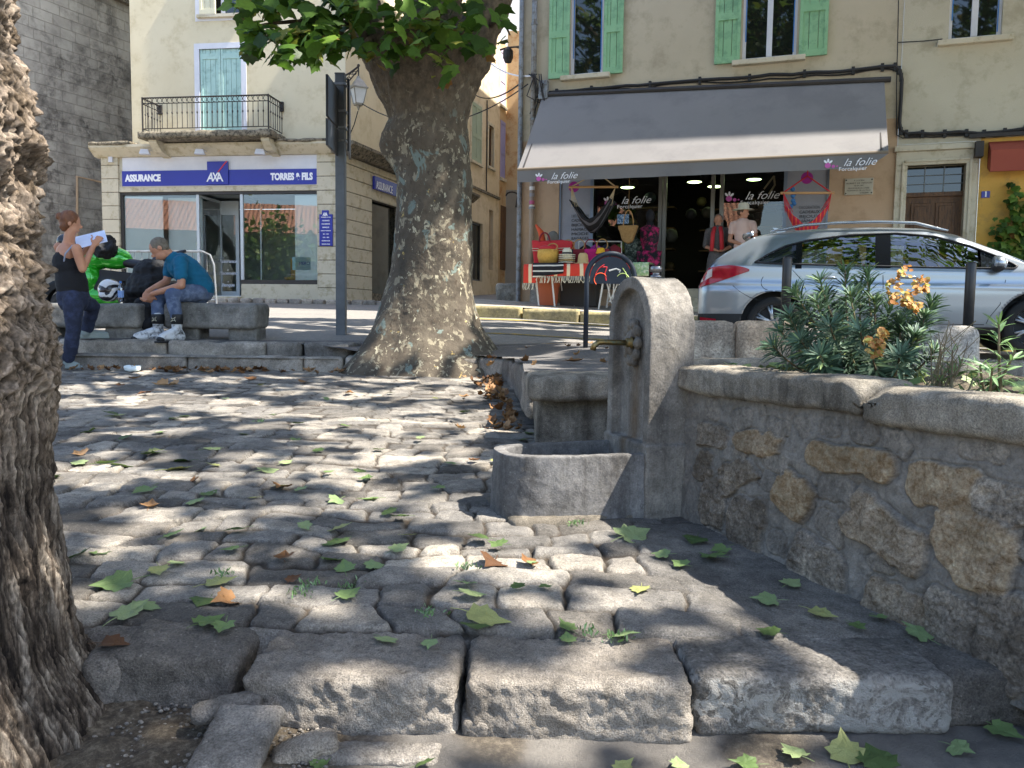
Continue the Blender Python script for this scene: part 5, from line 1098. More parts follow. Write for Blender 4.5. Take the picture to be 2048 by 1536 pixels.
# direction signs seen edge-on, on a square post
pb = at(683, 672, 10.0); pz = float(terr(pb[0], pb[1])); post_ = thing('sign_post', 'square grey post carrying direction signs seen from the edge', 'signpost', (pb[0], pb[1], pz)); pm = mat('galvanised_grey', '#565a5e', '#676b6e', 5, .55, 40, .0006, metal=.3); bk = mat('sign_back_grey', '#34363a', '#3e4044', 3, .5, 20, 0, metal=.3)
mb = MB(); top = at(681, 150, 10.0)[2]; mb.box((pb[0], pb[1], (pz+top)/2-.05), (.115, .115, top-pz+.1)); mb.box((pb[0], pb[1], top+.005), (.125, .125, .02)); mb.build('post', pm, post_, world=True, bevel=.01)
dv = np.array([-.28, -1.0]); dv /= np.linalg.norm(dv)
def plate(px0, px1, y0, y1, yy0, yy1):
    mb = MB(); a = at(px0, y0, yy0); b_ = at(px1, y0, yy1); z0, z1 = at(px0, y1, yy0)[2], a[2]; z0b = at(px1, y1, yy1)[2]
    t = np.array([b_[1]-a[1], -(b_[0]-a[0]), 0]); t = t/np.linalg.norm(t)*.028; mb.prism([(a[0], a[1], z0), (b_[0], b_[1], z0), (b_[0], b_[1], z1), (a[0], a[1], z1)], t); return mb.build('sign_panel', bk, post_, world=True, bevel=.004)
for y0, y1 in ((148, 232), (236, 290)): plate(651, 672, y0, y1, 9.35, 9.95)
for y0, y1 in ((156, 248), (251, 302)): plate(694, 697, y0, y1, 10.06, 10.6)
mb = MB()
for py in (170, 224, 257, 283): q = at(683, py, 10.0); mb.box((pb[0], pb[1], q[2]), (.15, .15, .025))
mb.build('clamp', P_['zinc'], post_, world=True)

# ================================================================== church wall, far left
cw = at(266, 300, 24.6); cdv = np.array([.44, 1.0]); cdv /= np.linalg.norm(cdv); Lc = 9.0; c0 = cw[:2]-cdv*Lc; FC = Frame(c0[0], c0[1], 1.2, math.atan2(cdv[1], cdv[0]))
ch = thing('stone_church', 'tall grey ashlar church wall with dark weathered patches', 'church', FC.o, FC.rz)
m, nt, b = newmat('old_ashlar'); v = coords(nt); mpn = nd(nt, 'ShaderNodeMapping'); mpn.inputs['Rotation'].default_value = (rad(90), 0, 0); nt.links.new(v, mpn.inputs[0])
vw = mixc(nt, mpn.outputs[0], noise(nt, 3, 3, .5, v, out=1), .02)
br = nd(nt, 'ShaderNodeTexBrick'); nt.links.new(vw, br.inputs[0]); br.inputs['Scale'].default_value = 1.0; br.inputs['Brick Width'].default_value = .55; br.inputs['Row Height'].default_value = .27; br.inputs['Mortar Size'].default_value = .012; br.inputs['Mortar Smooth'].default_value = .5; br.offset = .37; br.squash = .8; br.squash_frequency = 3
br.inputs['Color1'].default_value = C4('#b3ab9e'); br.inputs['Color2'].default_value = C4('#a59d91'); br.inputs['Mortar'].default_value = C4('#9d9588')
c = br.outputs[0]; big = noise(nt, .55, 6, .7, v, .4); dk = noise(nt, 2.6, 5, .7, vw)
f = mixc(nt, ramp(nt, big, [(.44, (0, 0, 0)), (.62, (1, 1, 1))]), ramp(nt, dk, [(.42, (.25, .25, .25)), (.54, (1, 1, 1))]), 1.0, 'MULTIPLY'); c = mixc(nt, c, '#5d5750', f); c = mixc(nt, c, ramp(nt, noise(nt, 1.3, 7, .7, v), [(.35, (.42, .42, .42)), (.65, (.6, .6, .6))]), .7, 'OVERLAY')
nt.links.new(c, b.inputs['Base Color']); b.inputs['Roughness'].default_value = .93; bump(nt, b, br.outputs['Fac'], -.012)
mb = MB(); mb.bb(0, Lc+4, 0, 3, -.5, 8.75); mb.build('wall', m, ch)
mb = MB(); mb.bb(-.2, Lc+4.2, -.18, 3.2, 8.75, 8.92); mb.build('roof_edge', P_['moss'], ch)
mb = MB(); a = FC.hit(130, 470); z_ = 3.6
q0 = FC.w((Lc-2.6, -.05, FC.hit(150, 353)[1])); mb.tube([(FC.hit(152, 470)[0], -.04, FC.hit(152, 480)[1]), (FC.hit(152, 353)[0], -.04, FC.hit(152, 353)[1]), (FC.hit(215, 372)[0], -.3, FC.hit(215, 372)[1])], .035, 8); mb.build('pipe', P_['pink'], ch)

# ================================================================== alley houses
ah = thing('alley_house', 'tall beige alley house with sage shutters behind the corner office', 'house', FS.w((LS, 0, 0)), FS.rz)
FH = Frame(*FS.w((LS, 0, 0)), FS.rz)
xa = 0; xb = FH.X(999, 300); op = [FH.rect(943, 962, 208, 325), FH.rect(977, 987, 252, 335), FH.rect(944, 965, 445, 562), FH.rect(978, 986, 420, 540)]
mb = MB(); walls(mb, xa-.01, xb, -.3, 9.8, op, 0, .2); mb.quad((0, 0, 9.8), (xb, 0, 9.8), (xb, 6, 9.8), (0, 6, 9.8)); mb.build('wall', P_['alley'], ah)
a, b_, c, d = op[0]; shutter(ah, a, (a+b_)/2, c, d, P_['sage'], .02); shutter(ah, (a+b_)/2, b_, c, d, P_['sage'], .02)
for i, (a, b_, c, d) in enumerate(op[:2]):
    mb = MB(); e = .1; mb.bb(a-e, a, -.02, .05, c, d+e); mb.bb(b_, b_+e, -.02, .05, c, d+e); mb.bb(a, b_, -.02, .05, d, d+e); mb.bb(a-e, b_+e, -.08, .05, c-.08, c); mb.build('window_surround', P_['stonetrim'], ah)
a, b_, c, d = op[1]; window(ah, a, b_, c, d, P_['wood'], .12, 0); a, b_, c, d = op[2]; window(ah, a, b_, c, d, P_['dark'], .12, 0)
mb = MB(); a, b_, c, d = op[3]; mb.quad((a, .2, c), (b_, .2, c), (b_, .2, d), (a, .2, d)); mb.build('door', P_['wood'], ah)
zs3 = FH.Zz(942, 370); mb = MB(); mb.bb(0, xb, -.06, .0, zs3-.08, zs3); mb.build('string_course', P_['moss'], ah)
mb = MB(); x_ = FH.X(972, 300); mb.tube([(x_, -.03, zs3), (x_, -.03, FH.Zz(972, 200))], .02, 6); mb.build('pipe', P_['cable'], ah)
oh = thing('alley_house', 'orange alley house with lilac shutters, closing the alley', 'house', FH.w((xb, 0, 0)), FS.rz); FO = Frame(*FH.w((xb, 0, 0)), FS.rz)
xc = FO.X(1013, 300); zt_o = 9.6; so_ = [FO.rect(1000.5, 1011.5, 100, 212), FO.rect(1000.5, 1010, 242, 357), FO.rect(1000.5, 1010, 412, 540)]
mb = MB(); walls(mb, 0, xc, -.3, zt_o, so_[:2], 0, .1); mb.build('wall', P_['orange'], oh)
for i, (a, b_, c, d) in enumerate(so_[:2]): shutter(oh, a, b_, c, d, P_['lilac'] if i else mat('pale_lilac', '#a9a0b2', '#b4abbd', 2), .04); mb = MB(); mb.bb(a-.05, b_+.05, -.07, .05, c-.1, c); mb.build('window_sill', P_['stonetrim'], oh)
mb = MB(); a, b_, c, d = so_[2]; mb.bb(a, b_, -.03, .0, c, d); mb.build('door', P_['wood'], oh)
pE = FO.w((xc, 0, 0)); mb = MB(); Ye = pE[1]; xe1 = at(1062, 400, Ye)[0]; zsp = at(1030, 380, Ye)[2]; zt2 = at(1030, 62, Ye)[2]
mb.quad((pE[0], Ye, zsp), (xe1+1, Ye-.1, zsp), (xe1+1, Ye-.1, zt2), (pE[0], Ye, zt2)); mb.build('end_wall', P_['orange'], oh, world=True)
mb = MB(); mb.quad((pE[0], Ye-.02, .8), (xe1+1, Ye-.12, .8), (xe1+1, Ye-.12, zsp), (pE[0], Ye-.02, zsp)); mb.build('lower_end_wall', mat('grey_render', '#8a8377', '#978f82', 1, .9, 50, .003), oh, world=True)
mb = MB(); q = at(1038, 385, Ye-.3); r0 = [at(1012+3*math.cos(a)*4+12, 392-8*math.sin(a), Ye-.5) for a in np.linspace(math.pi, .3, 8)]; mb.tube(r0+[at(1035, 392, Ye-.5), at(1034, 415, Ye-.5)], [.03]*9+[.08], 6); tag(mb.build('wall_lamp', P_['iron'], loc=r0[0], world=True), 'small curved iron wall lamp on the grey wall at the end of the alley', 'street lamp')
wb_ = thing('white_building', 'sunlit white wall rising behind the orange alley house', 'building', (.5, 45, 1)); mb = MB(); mb.bb(-3.5, 1.8, 45, 49, 1, 20); mb.build('wall', mat('white_render', '#d9d4c8', '#e0dbd0', 1), wb_, world=True)

# ================================================================== shop building (right)
bw = FB; wl = thing('shop_building', 'beige two-tone building with mint green shutters above a shop awning', 'building', FB.o, FB.rz)
g1 = FB.rect(1142, 1208, -150, 147); g2 = FB.rect(1488, 1597, -150, 112); g3 = FB.rect(1903, 2010, -180, 77)
# the sloping rows of sills follow the perspective, so use one height for all three
zsl = FB.Zz(1175, 150); tops = zsl+1.75; g1 = (g1[0], g1[1], zsl, tops); g2 = (g2[0], g2[1], zsl, tops); g3 = (g3[0], g3[1], FB.Zz(1955, 77), FB.Zz(1955, 77)+1.7)
xj = FB.X(1797, 250); zsh = FB.Zz(1400, 576); sx0, sx1 = FB.X(1117, 450), FB.X(1655, 450); zaw = FB.Zz(1400, 300)
dr_ = FB.rect(1808, 1924, 330, 610); dr_ = (dr_[0], dr_[1], -.45, FB.Zz(1865, 330)); HB = 15.2; xend = 26
up = MB(); walls(up, -.33, xj, zaw+.35, HB, [g1, g2], 0, .2); up.quad((-.33, 0, HB), (xend, 0, HB), (xend, 18, HB), (-.33, 18, HB)); up.build('wall', P_['beige'], wl)
up = MB(); walls(up, xj, xend, FB.Zz(1900, 285), HB, [g3], -.012, .2); up.build('wall', mat('grey_beige_render', '#b5ad97', '#c0b8a2', .6, .92, 60, .004, c3='#a89f88', sc3=1.8, w3=.3), wl)
up = MB(); walls(up, -.33, xj, -.9, zaw+.35, [(sx0, sx1, zsh-.02, zaw+.1)], 0, .35, reveal=True); up.build('lower_wall', P_['pink'], wl)
xy = FB.X(1955, 400); up = MB(); walls(up, xj, xy, -.9, FB.Zz(1900, 285), [dr_], -.008, .3); up.build('door_bay_wall', P_['beige'], wl)
up = MB(); walls(up, xy, xend, -.9, FB.Zz(1990, 276), [], -.02, .2, False); up.build('yellow_wall', P_['ochre'], wl)
up = MB(); up.quad((-.33, 0, -.5), (-.33, 0, HB), (-.33, 18, HB), (-.33, 18, -.5)); up.build('side_wall', P_['alley'], wl)
# stone corner guard + corner plinth
V, Fc = rough_geo((.18, -.12, .28), (.5, .35, .95), n=.04, r=.05, amp=.01, seed=71, taper=.15); link_mesh('corner_plinth', V, Fc, M['grey_stone'], wl, True, False, {'tone': np.full(len(V), .6)})
for (a, b_, c, d) in (g1, g2, g3):
    o = window(wl, a, b_, c, d, P_['white'], .10, 0 if (b_-a) < .75 else 1); mb = MB(); mb.bb(a-.16, b_+.16, -.12, .1, c-.09, c); mb.build('window_sill', P_['stonetrim'], o, bevel=.012)
    tp = MB(); tcol = mat('blue_masking_tape', '#3f7fc4', None, 1, .6, 10, 0) if 'tape' not in P_ else P_['tape']; P_['tape'] = tcol
    tp.bb(a+.045, a+.062, .062, .069, c+.35, d); tp.bb(b_-.062, b_-.045, .062, .069, c+.1, d); tp.build('masking_tape', tcol, o)
for (px0, px1, g_) in ((1100, 1141, g1), (1209, 1248, g1), (1431, 1482, g2), (1599, 1656, g2)):
    shutter(wl, FB.X(px0, 60), FB.X(px1, 60), g_[2]-.03, g_[3], P_['green'], -.02, .03, 3, True, rails=(.03, .46, .97))
# downpipes at the corner
mb = MB(); xg = FB.X(1071, 100); mb.tube([(xg, -.09, 9), (xg, -.09, FB.Zz(1070, 345))], .055, 12); mb.build('downpipe', P_['zinc'], wl, smooth=True)
mb = MB(); mb.tube([(xg, -.09, FB.Zz(1070, 345)), (xg, -.09, .35)], .052, 12); dp = mb.build('downpipe', P_['pipe'], wl, smooth=True)
for z_ in (1.9, 3.6, 5.4): mb = MB(); mb.lathe([(.066, 0), (.066, .04)], (xg, -.09, z_), 12); mb.build('pipe_collar', P_['zinc'], dp)
for i, (py, c_) in enumerate(((382, '#d8d4cc'), (395, '#8f8a88'), (410, '#b0527a'), (419, '#d9d5d0'))):
    mb = MB(); mb.lathe([(.0535, 0), (.0535, .07)], (xg, -.09, FB.Zz(1070, py)), 12, cap=False); mb.build('sticker', mat('sticker_%s' % 'abcd'[i], c_, None, 1, .5, 10, 0), dp)
mb = MB(); q = FB.X(1048, 200); mb.tube([(-.36, -.06, 9), (-.36, -.06, -.2)], .05, 10); mb.build('downpipe', P_['zinc'], wl)
# shop: side panels, frames, glass, dark interior
xa1, xg1, xg2, xg3, xg4 = FB.X(1182, 450), FB.X(1311, 450), FB.X(1325, 450), FB.X(1422, 450), FB.X(1440, 450); xa2 = FB.X(1568, 450); yg = .2
mb = MB(); mb.bb(sx0, xa1, .05, .12, zsh, zaw+.1); pl1 = mb.build('side_panel', P_['greypanel'], wl, bevel=.005); mb = MB(); mb.bb(xa2, sx1, .05, .12, zsh, zaw+.1); pl2 = mb.build('side_panel', P_['greypanel'], wl, bevel=.005)
for pl_, pa, pb_ in ((pl1, 1140, 1180), (pl2, 1590, 1648)):
    for i, t in enumerate(('DECORATION', 'CADEAUX', 'BIJOUX', 'HAMACS', 'MODE', 'BAGAGES')):
        q = FB.hit((pa+pb_)/2, 432+i*9 if pl_ is pl1 else 415+i*9, .05); text(t, .055, mat('pale_grey_letters', '#5f5f64', None, 1, .6, 10, 0) if i == 0 and 'pgl' not in P_ else P_.get('pgl', P_['cable']), pl_, (q[0], .045, q[1]), depth=.001, width=.34)
for pl_, x_ in ((pl1, sx0), (pl1, xa1), (pl2, xa2), (pl2, sx1)): mb = MB(); mb.bb(x_-.03, x_+.03, .02, .06, zsh, zaw+.1); mb.build('frame_strip', mat('blue_grey_metal', '#7f8b98', None, 1, .4, 10, 0, metal=.5) if 'bgm' not in P_ else P_['bgm'], pl_)
fr = MB(); 
for x_ in (xg1+.05, xg2, xg3, xg4): fr.bb(x_-.035, x_+.035, yg-.04, yg+.04, zsh, zaw+.1)
fr.bb(xa1, xg2, yg-.05, yg+.05, zsh, zsh+.10); fr.bb(xg4, xa2, yg-.05, yg+.05, zsh, zsh+.10); fr.build('shop_frame', mat('grey_brown_metal', '#77736a', '#827e75', 3, .4, 20, 0, metal=.5), wl)
g = MB(); g.quad((xa1, yg, zsh+.1), (xg1+.05, yg, zsh+.1), (xg1+.05, yg, zaw+.1), (xa1, yg, zaw+.1)); g.quad((xg4, yg, zsh+.1), (xa2, yg, zsh+.1), (xa2, yg, zaw+.1), (xg4, yg, zaw+.1)); sgl = g.build('shop_glass', P_['glass'], wl)
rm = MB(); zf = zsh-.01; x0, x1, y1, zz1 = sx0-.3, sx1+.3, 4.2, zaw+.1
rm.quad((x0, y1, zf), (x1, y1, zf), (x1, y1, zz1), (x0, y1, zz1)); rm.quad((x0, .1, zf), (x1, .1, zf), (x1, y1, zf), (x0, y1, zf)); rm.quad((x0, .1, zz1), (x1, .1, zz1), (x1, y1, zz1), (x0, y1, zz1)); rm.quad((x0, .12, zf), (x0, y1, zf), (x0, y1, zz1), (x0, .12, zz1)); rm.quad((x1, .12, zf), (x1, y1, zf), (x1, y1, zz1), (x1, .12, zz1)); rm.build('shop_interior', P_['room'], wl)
rm = MB(); 
for k, (xs_, yy) in enumerate(((xa1+.3, 2.6), (xg2+.3, 3.2), (xg2+1.0, 3.4), (xg4+.5, 2.8))):
    for lv in range(4): rm.bb(xs_, xs_+.9, yy, yy+.4, zf+.5+lv*.45, zf+.53+lv*.45)
rm.build('shelves', P_['wood'], wl)
stock = []
for i in range(26):
    x_ = RNG.uniform(xa1+.2, xa2-.2); yy = RNG.uniform(.9, 3.2); lv = RNG.integers(0, 5); s_ = RNG.uniform(.06, .16); stock.append((x_, yy, zf+.5+lv*.45, s_))
cl = ['#4c3a26', '#3c1c24', '#26323e', '#474538', '#54492c', '#2c2c2e']
for k in range(6):
    sm_ = mat('stock_%s' % 'abcdef'[k], cl[k], None, 1, .7, 10, 0)
    for (x_, yy, z_, s_) in stock[k::6]: rm = MB(); rm.lathe([(s_*.6, 0), (s_, s_*.6), (s_*.8, s_*1.4), (s_*.3, s_*1.7)], (x_, yy, z_+.03), 10); rm.build('shelf_basket', sm_, wl, smooth=True)
em, nt, b = newmat('lit_bulb'); b.inputs['Emission Color'].default_value = (.75, 1, .45, 1); b.inputs['Emission Strength'].default_value = 3; b.inputs['Base Color'].default_value = (.8, .9, .5, 1)
for (px, py) in ((1255, 373), (1389, 362), (1508, 357), (1430, 371)):
    q = FB.hit(px, py, 1.8); mb = MB(); mb.lathe([(.16, -.02), (.13, .0), (.05, .06), (.01, .07)], (q[0], 1.8, q[1]), 16); mb.tube([(q[0], 1.8, q[1]+.05), (q[0], 1.8, zz1)], .004, 4); o = mb.build('ceiling_lamp', P_['iron'], wl); mb = MB(); mb.lathe([(.145, -.021), (.12, -.03)], (q[0], 1.8, q[1]), 16); mb.build('bulb', em, o)
# steps to the shop door
mb = MB(); 
for k in range(3): mb.bb(xg1-.2, xg4+.5, -.35+.12*k if k else -.45, .15, -.75+.0 if k == 0 else zsh-.6+.18*k-.18, zsh-.36+.18*k if k < 2 else zsh-.015)
mb.build('shop_steps', P_['stonetrim'], wl, bevel=.015)
# lettering with the flower mark
pk = mat('pink_mark', '#c45aa6', None, 1, .5, 10, 0)
def mark(par, x_, z_, y, s_, wtm=None):
    t1 = text('la folie', .13*s_, wtm or P_['wt'], par, (x_+.16*s_, y, z_+.03*s_), shear=.45, bold=-.001, width=.52*s_); text('Forcalquier', .065*s_, wtm or P_['wt'], par, (x_+.06*s_, y, z_-.075*s_), width=.44*s_)
    mb = MB(); mb.prism([(x_-.34*s_+.05*s_*math.cos(a), y, z_-.0*s_+.045*s_*math.sin(a)) for a in np.linspace(0, 6.1, 10)], (0, .004, 0)); mb.prism([(x_-.25*s_+.028*s_*math.cos(a), y, z_-.02*s_+.028*s_*math.sin(a)) for a in np.linspace(0, 6.1, 10)], (0, .004, 0)); mb.prism([(x_-.19*s_+.014*s_*math.cos(a), y, z_-.02*s_+.014*s_*math.sin(a)) for a in np.linspace(0, 6.1, 8)], (0, .004, 0)); mb.build('pink_dots', pk, par)
    mb = MB()
    for a0 in (.7, 1.5, 2.3): c_ = (x_-.34*s_+.06*s_*math.cos(a0), z_+.06*s_*math.sin(a0)+.02*s_); mb.prism([(c_[0]+.035*s_*math.cos(a)*math.cos(a0)-.018*s_*math.sin(a)*math.sin(a0), y-.002, c_[1]+.035*s_*math.cos(a)*math.sin(a0)+.018*s_*math.sin(a)*math.cos(a0)) for a in np.linspace(0, 6.1, 10)], (0, .003, 0))
    mb.build('petals', wtm or P_['wt'], par)
q = FB.hit(1253, 405, yg); mark(sgl, q[0], q[1], yg-.015, 1.1); q = FB.hit(1502, 396, yg); mark(sgl, q[0], q[1], yg-.015, 1.15)
# memorial plaque
r_ = FB.rect(1689, 1746, 357, 390); mb = MB(); mb.bb(r_[0], r_[1], -.03, -.002, r_[2], r_[3]); pqm = mb.build('memorial_plaque', mat('plaque_marble', '#aaa28c', '#b5ad98', 4, .5, 30, .0005), wl, bevel=.004)
dkl = mat('engraved_letters', '#4a443a', None, 1, .7, 10, 0); xm = (r_[0]+r_[1])/2; W_ = r_[1]-r_[0]; H_ = r_[3]-r_[2]
for t, fz, fw2 in (('A  LUCIEN', .86, .36), ('HUBERT DE VERDUN', .70, .9), ('NE EN 1897', .55, .34), ('PROFESSEUR AU LYCEE', .40, .74), ('HOMMAGE DE LA VILLE', .26, .82), ('LE SOUVENIR', .11, .3)): text(t, H_*.085, dkl, pqm, (xm if fz > .2 else xm+W_*.2, -.031, r_[2]+H_*fz), depth=.001, width=W_*fw2)
mb = MB()
for dx in (.05, .95):
    for dz in (.1, .9): mb.lathe([(.012, 0), (.012, .004)], (r_[0]+W_*dx, -.031, r_[2]+H_*dz), 8, axis=(0, -1, 0))
mb.build('screw', P_['iron'], pqm)
# house door with stone surround
a, b_, c, d = dr_; ex = FB.X(1786, 430); ex2 = FB.X(1950, 430); ztop = FB.Zz(1865, 302)
mb = MB(); mb.bb(ex, a, -.05, .1, -.5, d); mb.bb(b_, ex2, -.05, .1, -.5, d); mb.bb(ex, ex2, -.05, .1, d, ztop); ds_ = mb.build('door_surround', P_['stonetrim'], wl, bevel=.012); mb = MB(); mb.bb(ex-.03, ex2+.03, -.10, .05, ztop, ztop+.09); mb.bb(a-.09, a-.05, -.075, -.05, -.5, d+.05); mb.bb(b_+.05, b_+.09, -.075, -.05, -.5, d+.05); mb.bb(a-.05, b_+.05, -.075, -.05, d+.05, d+.09); mb.build('moulding', P_['stonetrim'], ds_, bevel=.01)
zt_ = FB.Zz(1865, 386); mb = MB(); mb.bb(a, b_, .15, .2, -.5, zt_-.04); mb.bb(a, b_, .1, .2, zt_-.04, zt_+.03); hdo = mb.build('door', P_['wood'], wl); mb = MB()
for q in ((a+.1, (a+b_)/2-.04), ((a+b_)/2+.04, b_-.1)): mb.bb(q[0], q[1], .125, .149, .9, zt_-.15); mb.bb(q[0]+.05, q[1]-.05, .11, .124, .95, zt_-.2)
mb.build('door_panel', P_['wood'], hdo, bevel=.01); mb = MB(); mb.bb((a+b_)/2-.02, (a+b_)/2+.22, .1, .123, 1.25, 1.30); mb.build('letter_slot', P_['cable'], hdo)
tw = MB(); tw.quad((a, .17, zt_+.03), (b_, .17, zt_+.03), (b_, .17, d), (a, .17, d)); two = tw.build('transom_window', P_['pane'], wl); tw = MB()
for k in range(1, 3): x_ = a+(b_-a)*k/3; tw.bb(x_-.008, x_+.008, .15, .17, zt_+.03, d)
for k in range(1, 3): z_ = zt_+.03+(d-zt_-.03)*k/3; tw.bb(a, b_, .148, .168, z_-.006, z_+.006)
tw.build('glazing_bar', mat('lead_bar', '#6b6f6e', None, 1, .5, 10, 0), two)
q = FB.rect(1962, 1979, 383, 396); mb = MB(); mb.bb(q[0], q[1], -.04, -.021, q[2], q[3]); nb = mb.build('number_plate', P_['blue'], wl, bevel=.003); text('1', .09, P_['wt'], nb, ((q[0]+q[1])/2, -.042, (q[2]+q[3])/2), bold=.004)
# cables along the facade
def onwall(pts, y=-.05): return [(FB.hit(a_, b_, y)[0], y, FB.hit(a_, b_, y)[1]) for a_, b_ in pts]
def cat(pts, n=6):
    P = np.array(pts, float); t = np.arange(len(P)); tt = np.linspace(0, len(P)-1, (len(P)-1)*n+1); return np.column_stack([np.interp(tt, t, P[:, i]) for i in range(3)])
mainp = [(1075, 195), (1090, 186), (1160, 181), (1300, 168), (1420, 159), (1540, 150), (1680, 143), (1760, 134), (1790, 134), (1800, 142), (1804, 160), (1802, 200), (1799, 245), (1802, 262), (1815, 269), (1860, 267), (1920, 263), (1960, 268), (2010, 262), (2060, 254), (2200, 240)]
cm = cat(onwall(mainp)); cm[:, 2] += .018*vnoise(cm*3, 5); mb = MB(); mb.tube(cm, .030, 7); c2 = cm.copy(); c2[:, 2] -= .05+.03*vnoise(cm*2, 8); c2[:, 1] += .01; mb.tube(c2, .014, 6)
for i in range(3, len(cm), 5): mb.box(cm[i]+[0, .01, -.01], (.05, .06, .13))
mb.tube(cat(onwall([(1797, 0), (1795, 100), (1793, 160), (1793, 270), (1805, 276), (1950, 270)])), .009, 5); mb.tube(cat(onwall([(1795, 85), (1850, 82), (1885, 78)])), .009, 5); mb.build('wall_cable', P_['cable'], wl)
bx = MB(); r_ = FB.rect(1094, 1106, 150, 180, -.1); bx.box(((r_[0]+r_[1])/2-.12, -.12, r_[2]), (.18, .12, .35)); bx.build('junction_box', P_['zinc'], wl, bevel=.01)
mb = MB()
for k in range(7): p0 = np.array(onwall([(1058+k*4, 148)], -.15)[0]); p1 = np.array(onwall([(1075+k*3, 190+k*6)], -.12)[0]); md = (p0+p1)/2+[RNG.normal(0, .12), -.1, RNG.normal(0, .12)]; mb.tube([p0, md, p1, p1+[RNG.normal(0, .1), 0, -.35]], .012, 5)
mb.build('cable_tangle', P_['cable'], wl)
wp0 = FB.w(onwall([(1060, 150)], -.12)[0]); mb = MB()
def sag(a_, b_, s_, n=14): t = np.linspace(0, 1, n)[:, None]; P = (1-t)*np.array(a_)+t*np.array(b_); P[:, 2] -= s_*4*(t*(1-t))[:, 0]; return P
lw0 = FH.w((FH.X(948, 130), -.05, FH.Zz(948, 175))); mb.tube(sag(wp0, FH.w((FH.X(944, 190), -.1, FH.Zz(944, 190))), .25), .018, 6); wv = mb.build('overhead_wire', P_['cable'], loc=wp0, world=True); tag(wv, 'thick black wire crossing the alley from the tangle of cables', 'wire')
mb = MB(); mb.tube(sag(FB.w(onwall([(1062, 152)], -.14)[0]), at(975, 122, 17.5), .1), .016, 6); tag(mb.build('overhead_wire', P_['wt'], loc=wp0, world=True), 'pale wire running from the cable tangle towards the plane tree', 'wire')
mb = MB(); mb.tube(sag(FB.w(onwall([(1056, 168)], -.14)[0]), L3(720, 205), .6, 24), .012, 5); tag(mb.build('overhead_wire', P_['cable'], loc=wp0, world=True), 'thin sagging wire passing behind the plane tree to the lantern', 'wire')
al0 = at(1016, 100, 18.0); alan = thing('wall_lantern', 'small dark lantern hanging over the alley from an iron arm', 'street lamp', al0); mb = MB(); mb.tube([at(1052, 92, 17.5), at(1016, 95, 18.0), at(1000, 100, 18)], .02, 6); mb.tube([at(1052, 100, 17.5), at(1030, 94, 17.9)], .012, 5); mb.build('arm', P_['iron'], alan, world=True); mb = MB(); q = at(1016, 125, 18.0); mb.lathe([(.07, 0), (.11, .1), (.11, .24), (.06, .3), (.02, .33)], q, 10); mb.build('lantern_body', P_['iron'], alan, world=True)

# ================================================================== awnings
aw_m = mat('grey_awning_canvas', '#74716f', '#7a7775', .5, .75, 300, .0006, c3='#6e6b6a', sc3=1.2, w3=.3)
def solve_proj(s_, px, py):
    best = None
    for p in np.linspace(.3, 2.6, 400):
        for z in (3.0,):
            xx, yy = proj(FB.w((s_, -p, z)))
        e = abs(xx-px)
        if best is None or e < best[0]: best = (e, p)
    p = best[1]; zs_c = np.linspace(1, 5, 800); ys_c = [proj(FB.w((s_, -p, z)))[1] for z in zs_c]; return p, zs_c[int(np.argmin(np.abs(np.array(ys_c)-py)))]
s0, s1 = FB.X(1088, 190), FB.X(1768, 158); zA0 = FB.Zz(1088, 192, -.12); zA1 = FB.Zz(1768, 160, -.12); pj, zF = solve_proj(s0, 1042, 338); pj2, zF1 = solve_proj(s1, 1768, 303); pj = min(pj, 1.75)
zF = (zF+solve_proj(s1, 1768, 303)[1])/2
print('awning proj', pj, pj2, zF, zF1, zA0, zA1)
def fitz(s_, p, py):
    zs_c = np.linspace(1, 6, 2000); ys_c = np.array([proj(FB.w((s_, -p, z)))[1] for z in zs_c]); return zs_c[int(np.argmin(np.abs(ys_c-py)))]
aw = thing('shop_awning', 'wide grey canvas awning with a scalloped valance over the gift shop', 'awning', FB.w((s0, 0, zA0)), FB.rz)
PJ = 1.5; s0f = s0; z0 = fitz(s0, PJ, 338); z1 = fitz(s1, PJ, 303); zt0 = fitz(s0, .1, 192); zt1 = fitz(s1, .1, 162)
def AW(s_, y, z): return FB.w((s_, y, z))
n1, n2 = 40, 16; V = []; 
for i in range(n1+1):
    f = i/n1; s_ = s0+(s1-s0)*f
    for j in range(n2+1):
        g = j/n2; z = (zt0+(zt1-zt0)*f)*(1-g)+(z0+(z1-z0)*f)*g-.035*math.sin(math.pi*g)+.004*math.sin(f*40)*g; y = -.1-(PJ-.1)*g; V.append(AW(s_, y, z))
Vb = [v-np.array([0, 0, .006]) for v in V]; gf = grid_faces(n1+1, n2+1); link_mesh('canopy', np.array(V+Vb), np.vstack([gf[:, ::-1], gf+len(V)]), aw_m, aw, True)
V = []
n1 = 90
for i in range(n1+1):
    f = i/n1; s_ = s0+(s1-s0)*f; zz_ = z0+(z1-z0)*f; cut = .225 if f < .93 else .225-(.225-.02)*((f-.93)/.07)**1.6
    for j in range(5): V.append(AW(s_, -PJ-.012-.01*math.sin(f*60)*j/4, zz_-.015-cut*j/4))
link_mesh('valance', np.array(V), grid_faces(n1+1, 5), aw_m, aw, True)
mb = MB(); mb.tube([AW(s0, -PJ, z0-.01), AW(s1, -PJ, z1-.01)], .028, 8); mb.build('front_bar', mat('brown_bar', '#7c6f5e', None, 1, .5, 10, 0), aw, world=True)
mb = MB(); mb.tube([AW(s0-.05, -.1, zt0+.02), AW(s1+.1, -.1, zt1+.02)], .05, 8); mb.build('roller', P_['dark'], aw, world=True)
mb = MB()
